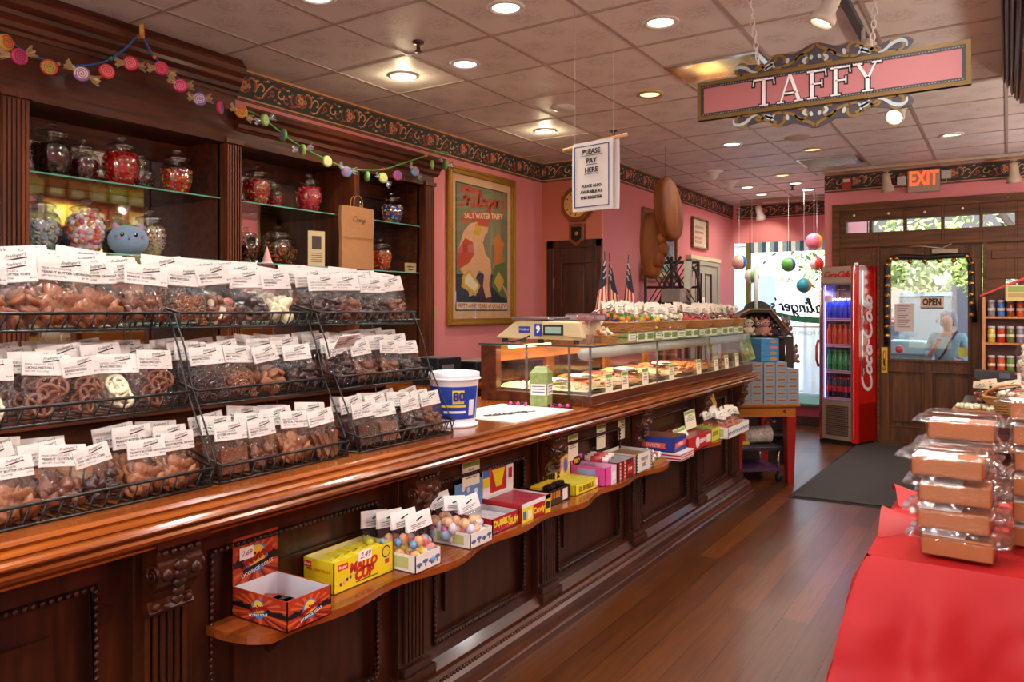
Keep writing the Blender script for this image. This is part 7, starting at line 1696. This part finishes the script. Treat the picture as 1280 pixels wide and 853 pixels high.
# ------------------------------------------------------------------ mat, door dressings
t = empty('floor_mat', (-.9, 7.85, 0), label='large dark grey entrance mat before the wooden door', cat='mat')
MATM = plain('mat_carpet', '#3b342e', .95, nz=.35, scale=260, bump=.8)
MB().add([(-.56, -1.57, .0), (.42, -1.53, .0), (.36, 1.5, .0), (-.5, 1.5, .0), (-.55, -1.56, .008), (.41, -1.52, .008), (.35, 1.49, .008), (-.49, 1.49, .008)], [(0, 1, 5, 4), (1, 2, 6, 5), (2, 3, 7, 6), (3, 0, 4, 7), (3, 2, 1, 0)]).add([(-.56, -1.57, .004), (.42, -1.53, .004), (.36, 1.5, .004), (-.5, 1.5, .004)], [(0, 1, 2, 3)]).build('rubber_edge', pm('#181412', .6), t)
MB().add([(-.53, -1.53, .0085), (.39, -1.49, .0085), (.33, 1.46, .0085), (-.47, 1.46, .0085), (-.53, -1.53, .012), (.39, -1.49, .012), (.33, 1.46, .012), (-.47, 1.46, .012)], [(0, 1, 5, 4), (1, 2, 6, 5), (2, 3, 7, 6), (3, 0, 4, 7), (4, 5, 6, 7)]).build('carpet_pile', MATM, t)
t = empty('bell_garland', (-.72, 9.37, 2.0), label='black ribbon garland of gold bells around the door glass', cat='garland')
path = [(-.40, -.92), (-.405, -.55), (-.40, -.05), (-.36, .04), (-.25, .055), (0, .03), (.25, .05), (.36, .04), (.40, -.05), (.41, -.45), (.425, -.66)]
m = MB(); m.tube([(x, 0, z) for x, z in path], .028, 7); m.build('ribbon', pm('#16100e', .6), t)
bl = []
for z in (-.03, -.16, -.26, -.37, -.49, -.6, -.71, -.81): bl.append((-.395, z))
for x in (-.36, -.30, -.17, -.03, .11, .24, .36): bl.append((x, .03 if abs(x) > .25 else -.005))
for z in (-.04, -.14, -.25, -.37, -.46, -.58): bl.append((.405, z))
for x, z in bl: MB().sphere((x, -.035, z), .026, 10, 8).build('bell', BRASS, t)
t = empty('open_sign', (-.685, 9.385, 1.555), label='black on cream OPEN sign hanging in the door glass', cat='sign')
MB().box(-.108, .108, -.004, .004, -.065, .065).build('board', pm('#c8a890', .6), t)
MB().box(-.108, .108, -.006, .006, .055, .067).box(-.108, .108, -.006, .006, -.067, -.055).build('blue_band', pm('#1c2c5a', .5), t)
m = MB(); text_into(m, 'OPEN', Matrix.Translation((0, -.0055, 0)) @ frame((0, 0, 0), (1, 0, 0), (0, 0, 1)) @ Matrix.Diagonal((.82, 1.2, 1, 1)), .083, bold=.0035, depth=.001); m.build('lettering', INK, t)
t = empty('paper_notice', (-.95, 9.39, 1.40), label='white printed notice taped inside the door glass below left of the OPEN sign', cat='notice')
MB().box(-.095, .09, -.002, .002, -.16, .14).build('sheet', pm('#c8b8b4', .6), t)
m = MB()
for k in range(10): m.box(-.07, .06 - .02 * (k % 3), -.003, -.002, .11 - .025 * k, .118 - .025 * k)
m.build('print', pm('#6a5a5a', .6), t)
t = empty('round_sticker', (-1.0, 9.405, 1.04), label='red and white round sticker low on the door glass', cat='sticker')
MB().lathe([(0, 0), (.045, 0), (.045, .002), (0, .002)], n=20, M=Matrix.Rotation(R(90), 4, 'X')).build('disc', pm('#d8c0c0', .4), t); MB().lathe([(0, .002), (.038, .002), (.038, .0035), (0, .0035)], n=20, M=Matrix.Rotation(R(90), 4, 'X')).box(-.03, .03, -.006, -.004, -.006, .006, 0).build('red_disc', pm('#c03a44', .4), t)
tag(MB().box(-.04, .04, -.002, .002, -.05, .05).build('yellow_sticker', pm('#c8c048', .5), None, loc=(-.40, 9.405, 1.03)), 'yellow green square sticker in the lower right corner of the door glass', 'sticker')

# ------------------------------------------------------------------ street outside
struct('ground', MB().box(-12, 8, 9.55, 24, -.14, -.06), pm('#a8a49c', .8))
wf = MB(); wm = [pm('#e6e8ea', .7), pm('#b8c4d0', .6), pm('#8a98a4', .4), pm('#6a7074', .6)]
wf.box(-8, -3.3, 15.5, 15.8, -.1, 6, 0)
for jj, (x0_, x1_, z0_, z1_, mi) in enumerate(((-5.2, -3.5, .0, 2.6, 1), (-5.05, -3.65, .0, 2.35, 0), (-4.9, -3.8, .5, 2.15, 2), (-5.4, -3.4, 2.75, 2.95, 1), (-5.5, -3.3, 3.3, 3.6, 2), (-7.5, -5.6, .4, 2.6, 2), (-7.6, -5.5, 2.7, 2.8, 1), (-5.25, -4.9, 2.98, 3.2, 2), (-4.1, -3.75, 2.98, 3.2, 2))): wf.box(x0_, x1_, 15.5 - .03 * (1 + jj), 15.5, z0_, z1_, mi)
o = wf.build('shop_front', wm); tag(o, 'overexposed white shop front across the street seen through the bay window', 'building')
bf = MB(); bm_ = [pm('#5f5a56', .7), pm('#3a4048', .4), pm('#8a7a70', .7), pm('#a8b0b4', .5)]
bf.box(-3.3, 6, 19, 19.4, -.1, 5, 0).box(-2.6, -1.2, 18.95, 19, 0, 2.4, 2).box(-.9, .2, 18.95, 19, .4, 2.5, 1).box(.5, 1.6, 18.95, 19, .2, 2.4, 3).box(-3.2, -2.7, 18.95, 19, 0, 2.6, 3)
tag(bf.build('brick_building', bm_), 'dim grey brown building across the street seen through the door glass', 'building')
car = MB()
t = empty('parked_car', (-1.95, 16.6, -.06), label='dark red parked car across the street behind the leaves', cat='car')
MB().prism([(-1.0, .35), (1.0, .35), (1.0, .8), (.75, .9), (.45, 1.35), (-.55, 1.4), (-.85, .95), (-1.0, .85)], lambda a, b: (a, -.7, b), lambda a, b: (a, .7, b)).build('body', pm('#7a3230', .3), t, bevel=.05)
MB().prism([(-.7, .95), (.6, .95), (.38, 1.28), (-.5, 1.3)], lambda a, b: (a, -.71, b), lambda a, b: (a, .71, b)).build('window', pm('#3a4450', .1), t)
for x in (-.6, .6): MB().cyl((x, -.72, .3), (x, -.5, .3), .3, n=18).build('wheel', INK, t)
# tree
t = empty('street_tree', (-.9, 13.3, -.06), label='leafy sunlit street tree whose branches cross the top of the door glass', cat='tree')
m = MB(); m.tube([(1.3, .3, 0), (1.25, .25, 1.5), (1.0, .1, 2.6), (.6, 0, 3.3)], [.11, .1, .08, .04], 8); m.tube([(1.2, .2, 1.9), (.5, 0, 2.2), (-.6, -.1, 2.3)], [.05, .035, .015], 6); m.build('trunk', pm('#4a3a2c', .8), t)
LF = [plain('leaf_a', '#b4c86a', .6, nz=.3, sub=0), plain('leaf_b', '#d8e0a0', .6, nz=.3), plain('leaf_c', '#8fa850', .6, nz=.3)]
m = MB(); r4 = random.Random(9)
for k in range(5600):
    c_ = V((r4.gauss(-.15, .75), r4.gauss(0, .45), 0)); c_.z = 2.28 + r4.gauss(0, .26) - .0 * abs(c_.x)
    if c_.z < 1.80 + .35 * noise.noise(V((c_.x * 3, c_.y, 0))): continue
    d = V((r4.uniform(-1, 1), r4.uniform(-1, 1), r4.uniform(-1, 1))).normalized(); e = d.orthogonal().normalized(); s = r4.uniform(.04, .08)
    m.add([c_ - d * s, c_ + e * s * .45, c_ + d * s, c_ - e * s * .45], [(0, 1, 2, 3)], r4.randrange(3))
lv = m.build('foliage', LF, t, recalc=False)
# recycling bins
for i, (x, y) in enumerate(((-1.12, 11.6), (-.40, 12.1))):
    t = empty('recycling_bin', (x, y, -.06), label=['pale teal recycling bin with a domed lid outside, left one', 'pale teal recycling bin outside behind the woman'][i], cat='bin', group='teal bins outside')
    TE = pm('#8ab4b0', .5)
    m = MB(); m.add([(-.24, -.2, 0), (.24, -.2, 0), (.24, .2, 0), (-.24, .2, 0), (-.3, -.26, .95), (.3, -.26, .95), (.3, .26, .95), (-.3, .26, .95)], [(0, 1, 5, 4), (1, 2, 6, 5), (2, 3, 7, 6), (3, 0, 4, 7), (3, 2, 1, 0), (4, 5, 6, 7)]); m.build('bin_body', TE, t, bevel=.02)
    MB().prism([(-.33, .95), (.33, .95), (.31, 1.05), (.2, 1.12), (-.2, 1.13), (-.31, 1.05)], lambda a, b: (a, -.3, b), lambda a, b: (a, .28, b)).build('lid', pm('#9cc4be', .45), t, bevel=.02)
    m = MB()
    for k in range(5): m.box(-.25 + .115 * k, -.22 + .115 * k, -.285, -.26, .5, .9)
    m.build('rib', TE, t)
t = empty('street_sign', (-.98, 12.6, -.06), label='grey framed notice board on the sidewalk left of the woman', cat='board')
MB().box(-.36, .30, -.03, .03, .9, 1.75).build('board', pm('#5f6a72', .6), t); MB().box(-.38, .32, -.05, .05, 1.73, 1.79).build('cap', pm('#7f98a0', .5), t)
for x in (-.3, .25): MB().tube([(x, 0, 0), (x, 0, 1.0)], .025, 8).build('post', pm('#4a5258', .5), t)
# woman outside
WX, WY = -.62, 10.9
t = empty('person', (WX, WY, -.06), rz=R(-12), label='woman with short grey hair in a pale teal sweater looking in through the door glass', cat='person')
t.scale = (.95, .95, .925)
def skin(name, verts, edges, radii, mat_, parent, lv=2):
    me = bpy.data.meshes.new(name); me.from_pydata([tuple(v) for v in verts], edges, []); me.update(); me.materials.append(mat_)
    o = bpy.data.objects.new(name, me); col.objects.link(o); o.parent = parent
    md = o.modifiers.new('skin', 'SKIN'); md.use_smooth_shade = True
    for i, r_ in enumerate(radii): sv = me.skin_vertices[0].data[i]; sv.radius = r_ if isinstance(r_, tuple) else (r_, r_); sv.use_root = (i == 0)
    s = o.modifiers.new('sub', 'SUBSURF'); s.levels = s.render_levels = lv
    return o
SK = plain('skin', '#c08a74', .5, nz=.06, sub=.1); HAIR = plain('grey_hair', '#a8a6a4', .7, nz=.3, scale=80, bump=.6); SWT = plain('teal_sweater', '#8fc0c0', .85, nz=.08, bump=.4, scale=60)
vs = [(0, 0, .92), (0, 0, 1.10), (0, 0, 1.28), (0, 0, 1.36), (0, -.01, 1.43), (0, -.02, 1.50), (0, -.02, 1.57),
      (.17, 0, 1.30), (.22, .0, 1.06), (.17, -.14, .98), (.10, -.19, 1.02),
      (-.17, 0, 1.30), (-.23, -.02, 1.06), (-.16, -.16, 1.06), (-.08, -.19, 1.20), (-.05, -.2, 1.25),
      (.09, 0, .86), (.10, -.01, .48), (.10, .0, .1), (.10, -.1, .03), (-.09, 0, .86), (-.10, -.01, .48), (-.10, 0, .1), (-.10, -.1, .03)]
ed = [(0, 1), (1, 2), (2, 3), (3, 4), (4, 5), (5, 6), (2, 7), (7, 8), (8, 9), (9, 10), (2, 11), (11, 12), (12, 13), (13, 14), (14, 15), (0, 16), (16, 17), (17, 18), (18, 19), (0, 20), (20, 21), (21, 22), (22, 23)]
rad = [(.14, .10), (.12, .09), (.12, .08), .05, .055, (.075, .09), (.06, .075), .055, .042, .032, .03, .055, .042, .032, .03, .025, .085, .06, .04, .035, .085, .06, .04, .035]
skin('body', vs, ed, rad, SK, t)
sw = [(0, 0, .90), (0, 0, 1.08), (0, 0, 1.25), (0, 0, 1.335), (.165, 0, 1.295), (.225, 0, 1.06), (.18, -.13, .99), (-.165, 0, 1.295), (-.235, -.02, 1.06), (-.165, -.15, 1.05)]
skin('sweater', sw, [(0, 1), (1, 2), (2, 3), (2, 4), (4, 5), (5, 6), (2, 7), (7, 8), (8, 9)], [(.175, .135), (.165, .13), (.155, .115), .07, .075, .062, .05, .075, .062, .05], SWT, t)
skin('trousers', [(0, 0, .9), (.09, 0, .84), (.10, -.01, .48), (.10, 0, .1), (-.09, 0, .84), (-.10, -.01, .48), (-.10, 0, .1)], [(0, 1), (1, 2), (2, 3), (0, 4), (4, 5), (5, 6)], [(.16, .12), .1, .075, .06, .1, .075, .06], pm('#2c3038', .8), t)
m = MB().sphere((0, .035, 1.565), .098, 18, 12, sc3=(1.0, .92, 1.03), wob=.2, seed=3); m.sphere((-.07, .03, 1.50), .05, 10, 8, wob=.4, sc3=(.7, 1, 1.3)); m.sphere((.07, .03, 1.50), .05, 10, 8, wob=.4, sc3=(.7, 1, 1.3)); hr = m.build('hair', HAIR, t)
m = MB().sphere((0, -.045, 1.497), .078, 16, 12, sc3=(.84, .80, 1.14)).sphere((0, -.105, 1.485), .013, 8, 6, sc3=(.8, 1, 1.3)); m.build('face', SK, t)
for s in (-1, 1): MB().sphere((s * .024, -.101, 1.512), .008, 8, 6, sc3=(1.2, .5, .7)).build('eye', pm('#2a1f1c', .4), t)
MB().sphere((0, -.103, 1.452), .013, 8, 6, sc3=(1.4, .4, .5)).build('mouth', pm('#8c3a38', .5), t)
for fi in range(4):
    bx_ = -.068 + .014 * fi; skin('finger', [(bx_, -.2, 1.245), (bx_ + .004, -.222, 1.27), (bx_ + .01, -.21, 1.292 + .004 * (fi in (1, 2)))], [(0, 1), (1, 2)], [.009, .008, .007], SK, t, 1)
skin('thumb', [(-.05, -.2, 1.225), (-.032, -.215, 1.245), (-.03, -.205, 1.262)], [(0, 1), (1, 2)], [.01, .009, .008], SK, t, 1)
MB().tube([(.11, -.02, 1.375), (.06, -.125, 1.25), (.0, -.15, 1.1), (-.10, -.155, .95)], .014, 6).build('bag_strap', pm('#2a2420', .6), t)
MB().tube([(.055 * math.cos(a), -.05 + .09 * math.sin(a) * -1 - .03, 1.36 - .06 * math.sin(a)) for a in [PI * k / 10 for k in range(11)]], .003, 5).build('necklace', BRASS, t)
# ------------------------------------------------------------------ right side: fudge table
t = empty('cloth_table', (.13, 2.93, 0), label='table carrying the fudge stacks, hidden under the red cloth', cat='table')
MB().box(-.44, .44, -.45, .45, .725, .75).build('table_top', W_LIGHT, t)
for x in (-.38, .38):
    for y in (-.39, .39): MB().box(x - .02, x + .02, y - .02, y + .02, 0, .725).build('leg', W_LIGHT, t)
RC = plain('red_cloth', '#ad191b', .5, spec=.25, nz=.05, scale=8, bump=.12)
def cloth(u, v):
    # perimeter param u (0..1), v 0 top edge ->1 hem
    X0, X1, Y0_, Y1_ = -.475, .475, -.49, .47; per = 2 * ((X1 - X0) + (Y1_ - Y0_)); d = (u % 1) * per
    L = [(X1 - X0), (Y1_ - Y0_), (X1 - X0), (Y1_ - Y0_)]
    if d < L[0]: x, y, nx, ny = X0 + d, Y0_, 0, -1
    elif d < L[0] + L[1]: x, y, nx, ny = X1, Y0_ + d - L[0], 1, 0
    elif d < L[0] + L[1] + L[2]: x, y, nx, ny = X1 - (d - L[0] - L[1]), Y1_, 0, 1
    else: x, y, nx, ny = X0, Y1_ - (d - L[0] - L[1] - L[2]), -1, 0
    # smooth corner normal
    cx = max(0, (abs(x) - .36) / .115); cy = max(0, (abs(y) - .36) / .12); nn = V((math.copysign(cx ** 1.5, x), math.copysign(cy ** 1.5, y), 0)); nn = (nn + V((nx, ny, 0)) * .4).normalized()
    fold = .045 * math.sin(d * 11 + .6) + .014 * math.sin(d * 29 + 1.3 + 3 * v) + .012 * noise.noise(V((d * 9, v * 4, 2)))
    out = .015 * min(1, v * 8) + (.13 + fold + .07 * min(cx, 1) * min(cy, 1)) * v ** .75
    rd = .012 * math.sin(d * 5) * (1 - v)
    out += (.02 * noise.noise(V((d * 5 + 3, v * 5, 7))) + .010 * noise.noise(V((d * 14, v * 11, 5)))) * min(1, v * 5)
    return (x + nn.x * out, y + nn.y * out, .762 - .012 * min(1, v * 10) - .70 * v + .02 * math.sin(d * 9) * v)
m = MB(); m.grid(cloth, 260, 26)
m.grid(lambda u, v: (-.475 + .95 * u, -.49 + .96 * v, .762 + .006 * (noise.noise(V((u * 5, v * 5, 1))) * min(1, 8 * min(u, v, 1 - u, 1 - v))) - (.0)), 30, 30)
for (ax, ay, bx_, by_, cx_, cy_) in ((-.47, -.30, -.50, .10, -.30, -.05), (-.46, .15, -.52, .46, -.25, .3)):
    m.grid(lambda u, v: (ax + (bx_ - ax) * u + (cx_ - (ax + (bx_ - ax) * u)) * v, ay + (by_ - ay) * u + (cy_ - (ay + (by_ - ay) * u)) * v, .763 + .05 * math.sin(PI * u) * (1 - v) ** 1.5), 14, 8)
cl = m.build('red_tablecloth', RC, None, loc=(.13, 2.93, 0), recalc=False); tag(cl, 'bright red plastic cloth draped to the floor over the fudge table', 'tablecloth')
cl.modifiers.new('sub', 'SUBSURF').render_levels = 1
# fudge clamshells
FM = plain('fudge_block', '#b36c38', .5, nz=.08, scale=25, bump=.15)
pr = empty('fudge_box')
MB().box(-.088, .088, -.055, .055, .004, .058).build('fudge_block', FM, pr, bevel=.004)
m = MB()
def rr(w, d, z, r_=.02, n=5):
    pts = []
    for (sx, sy, a0) in ((1, 1, 0), (-1, 1, 90), (-1, -1, 180), (1, -1, 270)):
        for k in range(n + 1): a = R(a0 + 90 * k / n); pts.append((sx * (w - r_) + r_ * math.cos(a), sy * (d - r_) + r_ * math.sin(a), z))
    return pts
def loops(mb, L, mi=0):
    b = len(mb.v); n = len(L[0]); vs = [p for l in L for p in l]; fs = [(i * n + k, i * n + (k + 1) % n, (i + 1) * n + (k + 1) % n, (i + 1) * n + k) for i in range(len(L) - 1) for k in range(n)]
    mb.add(vs, fs, mi, True)
loops(m, [rr(.09, .057, .001), rr(.092, .059, .004), rr(.098, .064, .050), rr(.104, .07, .058), rr(.128, .088, .060), rr(.130, .09, .056)]); m.add(rr(.09, .057, .001), [tuple(range(24))]); m.build('tray', PLASTIC, pr)
m = MB(); loops(m, [rr(.132, .092, .058), rr(.128, .088, .064), rr(.112, .076, .064), rr(.106, .07, .072), rr(.100, .064, .084), rr(.092, .058, .087), rr(.08, .048, .083)]); m.add(rr(.08, .048, .083), [tuple(range(24))]); m.build('lid', PLASTIC, pr)
MB().box(-.085, .02, -.0575, .03, .0605, .0615).build('paper_label', WHITE, pr)
ks = tree(pr); first = True; r5 = random.Random(4)
FP = .0745
for sidx, (x, y, n_, nm) in enumerate(((-.115, 2.555, 4, 'front left'), (-.125, 2.80, 5, 'rear left'), (.10, 2.78, 6, 'right'), (.16, 2.54, 0, 'x'))):
    for k in range(n_):
        o = place(pr, ks, first, (x + r5.uniform(-.006, .006) + (.0 if sidx else -.008 * k), y + r5.uniform(-.004, .004), .769 + FP * k), (0, 0, R(r5.uniform(-4, 4) - 3)), 1); first = False
        tag(o, 'clear clamshell of caramel brown fudge, %s from the bottom of the %s stack' % (ORD[k], nm), 'fudge box', 'fudge boxes stacked on the red cloth')
# cellophane bouquet
t = empty('popcorn_bag', (.115, 3.2, .766), label='tall cellophane gift bag of popcorn at the right picture edge behind the fudge', cat='gift bag')
MB().lathe([(0, .0), (.06, .0), (.075, .1), (.06, .3), (.045, .36), (.07, .45), (.095, .56), (.08, .60)], n=18).build('cellophane', CLEARBAG, t)
m = MB()
for k in range(260): a = r5.uniform(0, 6.28); z = r5.uniform(.42, .60); m.sphere((.07 * math.cos(a) * r5.random() ** .3, .07 * math.sin(a) * r5.random() ** .3, z), .014, 6, 5, k % 2, wob=.9, seed=k)
m.build('popcorn', [pm('#e6dcc4', .7), pm('#d8b898', .7)], t)
MB().lathe([(0, .01), (.055, .01), (.068, .1), (.052, .3), (.035, .36), (.06, .42), (0, .42)], n=16).build('paper_cone', WHITE, t)
# second table with basket and boxes
t = empty('side_table', (.12, 6.75, 0), label='dark wooden side table behind the fudge table', cat='table')
MB().box(-.42, .45, -.65, .75, .735, .76).build('table_top', W_MID, t, bevel=.004); MB().box(-.40, .43, -.62, .72, .64, .735).build('apron', W_DARK, t)
for x in (-.37, .4):
    for y in (-.58, .68): MB().box(x - .03, x + .03, y - .03, y + .03, 0, .64).build('leg', W_DARK, t)
wb = woven(.30, .26, .10, 'oval woven basket with a handle on the side table', (.05, 6.4, .76), handle=True, grp='baskets on the side table', flare=1.3)
m = MB()
for k in range(40): m.sphere((r5.uniform(-.13, .13), r5.uniform(-.1, .1), .10 + r5.uniform(0, .04)), .022, 6, 5, k % 2, wob=.6, seed=k)
tag(m.build('basket_sweets', [pm('#c8703a', .3), pm('#e0d0b8', .3)], None, loc=(.05, 6.4, .76)), 'heap of wrapped orange sweets in the handled basket', 'candy', kind='stuff')
for k in range(4): small_bag((-.17 + .075 * k, 6.52, .80 + .02 * (k % 2)), (r5.uniform(-.2, .2), R(-10), R(-90) + r5.uniform(-.3, .3)), ('#8a3c1c', '#5a2410', '#c87a4a'), 'clear bag of brown candy leaning behind the basket, %s from the left' % ORD[k], 'bags behind the handled basket', 1.2, .125, '#d8c0a0')
t = empty('flat_tray', (-.2, 6.3, .76), label='flat tray of pale wrapped sweets left of the handled basket', cat='tray')
MB().box(-.13, .13, -.1, .1, 0, .02).build('tray_base', W_LIGHT, t); m = MB()
for k in range(60): m.sphere((r5.uniform(-.11, .11), r5.uniform(-.085, .085), .03 + r5.uniform(0, .012)), .015, 6, 5, wob=.6, seed=k)
m.build('wrapped_sweets', pm('#c0c0a0', .3), t)
for k in range(4):
    o = MB().box(-.13, .13, -.1, .1, 0, .06).box(.03, .1, -.1012, -.1, .01, .05, 1).build('black_box', [pm('#1c1014', .35), pm('#4a4a54', .3)], None, bevel=.003, loc=(-.05 - .012 * k, 7.0, .762 + .061 * k)); tag(o, 'flat black gift box, %s from the bottom of the pile on the side table' % ORD[k], 'gift box', 'black gift boxes on the side table')
small_bag((.12, 6.85, .80), (0, 0, R(-90)), ('#c8341c', '#e0c030', '#3a8a3a', '#e8883a'), 'bright mixed candy bag beside the black gift boxes', 'bags beside the gift boxes', 1.5, .13, '#c8c8cc')
# wooden shelf with candy jars
t = empty('jar_shelf', (.13, 8.95, 0), label='light wood shelf with a sloping red top holding small candy jars', cat='shelf')
m = MB().box(-.34, -.315, -.1, .1, 0, 1.60).box(.315, .34, -.1, .1, 0, 1.60); m.build('side_panel', W_LIGHT, t)
for z in (.87, 1.155, 1.41, .5, .12): MB().box(-.315, .315, -.1, .1, z - .022, z).build('shelf_board', W_LIGHT, t)
MB().box(-.315, .315, .085, .1, 0, 1.62).build('back_panel', pm('#6a3c34', .6), t)
m = MB(); m.prism([(-.36, 1.60), (0, 1.76), (.36, 1.60), (.36, 1.62), (0, 1.785), (-.36, 1.62)], lambda a, b: (a, -.12, b), lambda a, b: (a, .1, b)); m.build('red_roof', pm('#c0281e', .4), t)
t2 = empty('sign_box', (.16, 8.80, 1.56), label='pale yellow green printed box hung before the red shelf top', cat='sign')
MB().box(-.18, .18, -.03, .03, 0, .15).build('board', pm('#c8b878', .5), t2); m = MB().box(-.16, .16, -.032, -.03, .085, .135, 0).box(-.16, .16, -.032, -.03, .03, .07, 1); m.build('print', [pm('#8a9a4a', .5), pm('#b0905a', .5)], t2)
JC = [('#7a7480', 'grey'), ('#3a6ab0', 'blue'), ('#8a3a1c', 'brown'), ('#c8502c', 'orange'), ('#5a8a2c', 'green'), ('#a8888c', 'pink'), ('#b8741c', 'amber'), ('#c8a82c', 'yellow'), ('#b8301c', 'red'), ('#5a6a2c', 'olive')]
for r_, z in enumerate((1.41, 1.155, .87)):
    for k in range(6):
        c_, nm = JC[(r_ * 6 + k + (r_ == 1) * 1) % 10] if r_ else JC[k]
        t = empty('small_jar', (-.115 + .078 * k - .02, 8.90, z), label='small jar of %s candy, %s from left, %s board of the wooden shelf' % (nm, ORD[k], ['top', 'middle', 'lower'][r_]), cat='jar', group='small jars on the light wood shelf')
        MB().lathe([(0, 0), (.03, 0), (.032, .01), (.032, .12), (.026, .135)], n=14).build('glass_body', pm(c_, .15, coat=.5), t); MB().lathe([(.027, .135), (.030, .137), (.030, .158), (0, .16)], n=14).build('lid', pm('#b8b0b4', .3), t); MB().lathe([(.0325, .055), (.033, .056), (.033, .08), (.0325, .081)], n=14).build('label_band', pm('#d8c8b4', .5), t)
# hanging soffit of the right hand cabinet
SOFF = [(-.03, CZ - .002), (-.03, 2.99), (-.015, 2.985), (-.012, 2.95), (.01, 2.945), (.014, 2.90), (.03, 2.895), (.034, 2.86), (.06, 2.855), (.064, 2.82), (.20, 2.82), (.20, CZ - .002)]
t = empty('cabinet_cornice', (0, 4.3, 0), label='dark stepped wooden cornice under the ceiling at the top right corner', cat='cornice')
MB().prism(SOFF, lambda a, b: (a, -1.9, b), lambda a, b: (a, 1.75, b)).build('moulding', wood('cornice_wood', '#2a1414', '#5a3a3a', .3, 'Y'), t)
m = MB()
for x, z in ((-.022, 2.975), (.0, 2.94), (.022, 2.89), (.05, 2.85)): m.tube([(x, -1.9, z), (x, 1.76, z)], .006, 6)
m.build('bead', pm('#6a2a2c', .3), t)
# taffy bins along the right wall, seen in the cabinet mirrors
t = empty('taffy_rack', (1.25, 5.2, 0), label='tall rack of taffy bins by the right wall, seen only in the cabinet mirrors', cat='rack')
MB().box(.12, .15, -2.2, 2.2, 0, 2.9).box(-.2, .15, -2.2, -2.17, 0, 2.9).box(-.2, .15, 2.17, 2.2, 0, 2.9).build('frame', W_LIGHT, t)
for r_ in range(7): MB().box(-.2, .12, -2.17, 2.17, .55 + .33 * r_, .57 + .33 * r_).build('shelf', W_LIGHT, t)
cc = ['#c8b040', '#b86a3c', '#b8b848', '#a8542c', '#c89848']
for ci, c_ in enumerate(cc):
    pr = empty('taffy_bin'); MB().box(-.13, .12, -.118, .118, 0, .25).build('bin_body', plain('bin_%d' % ci, c_, .5, nz=.4, scale=30), pr); MB().box(-.1315, -.13, -.075, .075, .08, .18).build('bin_label', pm('#d8d0a0', .5), pr)
    ks = tree(pr); first = True
    for r_ in range(7):
        for k in range(16):
            if (k * 3 + r_) % 5 != ci: continue
            o = place(pr, ks, first, (1.21, 3.2 + .267 * k, .572 + .33 * r_), (0, 0, 0), 1); first = False
            tag(o, '%s taffy bin in the mirrored rack, %s shelf up, place %d along it' % (['yellow', 'orange', 'lime', 'brown', 'tan'][ci], (ORD + ['seventh'])[r_], k + 1), 'bin', '%s taffy bins on the right wall rack' % ['yellow', 'orange', 'lime', 'brown', 'tan'][ci])

# pieces of a part go one level deeper, under the part they belong to
NEST = {'header_print': 'header_card', 'door_glass': 'door_frame', 'door_handle': 'door_frame', 'eye_glint': 'eye', 'inner_ear': 'ear', 'grille': 'grille_panel', 'script_logo': 'header_panel', 'side_logo': 'cabinet_shell', 'letter_outline': 'panel', 'artwork': 'mat_board',
        'numerals': 'dial', 'pendulum_window': 'pendulum_box', 'price_strip': 'wire_shelf', 'valve_cap': 'ball', 'label_band': 'glass_body', 'display': 'bezel', 'bezel': None, 'script_logo ': None, 'fold_line': 'bag_body', 'bag_strap': 'sweater', 'stars': 'cloth', 'ribbon_print': 'box_body', 'bell': 'ribbon'}
def base(o): return o.name.split('.')[0]
byp = {}
for o in list(bpy.data.objects):
    if o.parent: byp.setdefault(o.parent, []).append(o)
I4 = Matrix.Identity(4)
for p, cs in byp.items():
    if p.parent: continue
    for nm, host in NEST.items():
        if not host: continue
        hs_ = [c for c in cs if base(c) == host and c.parent == p]; ch = [c for c in cs if base(c) == nm and c.parent == p]
        if not hs_: continue
        for i, c in enumerate(ch):
            h_ = hs_[min(i, len(hs_) - 1)]
            if h_.matrix_parent_inverse == I4 and h_.matrix_basis == I4 and c.matrix_parent_inverse == I4: c.parent = h_

# ------------------------------------------------------------------ camera, world, sun
cam = bpy.data.cameras.new('camera'); co = bpy.data.objects.new('camera', cam); col.objects.link(co); sc.camera = co
co.location = (0, 0, 1.47); co.rotation_euler = (R(90), 0, math.atan(620 / 967)); cam.sensor_width = 36; cam.lens = 967 / 1280 * 36; cam.shift_y = -38.5 / 1280; cam.clip_start = .05
w = bpy.data.worlds.new('world'); sc.world = w; w.use_nodes = True; nt = w.node_tree
bg = nt.nodes['Background']; sky = nt.nodes.new('ShaderNodeTexSky'); sky.sky_type = 'HOSEK_WILKIE' if False else 'NISHITA'; sky.sun_disc = False; sky.sun_elevation = R(48); sky.sun_rotation = R(180)
nt.links.new(sky.outputs[0], bg.inputs['Color']); bg.inputs['Strength'].default_value = .8
light('sun', 'SUN', (0, -5, 12), 9, (1, .96, .9), rot=(R(42), 0, R(12)))
sc.view_settings.view_transform = 'Standard'; sc.view_settings.look = 'None'; sc.view_settings.gamma = 1; sc.view_settings.use_curve_mapping = False
sc.view_settings.exposure = -0.25
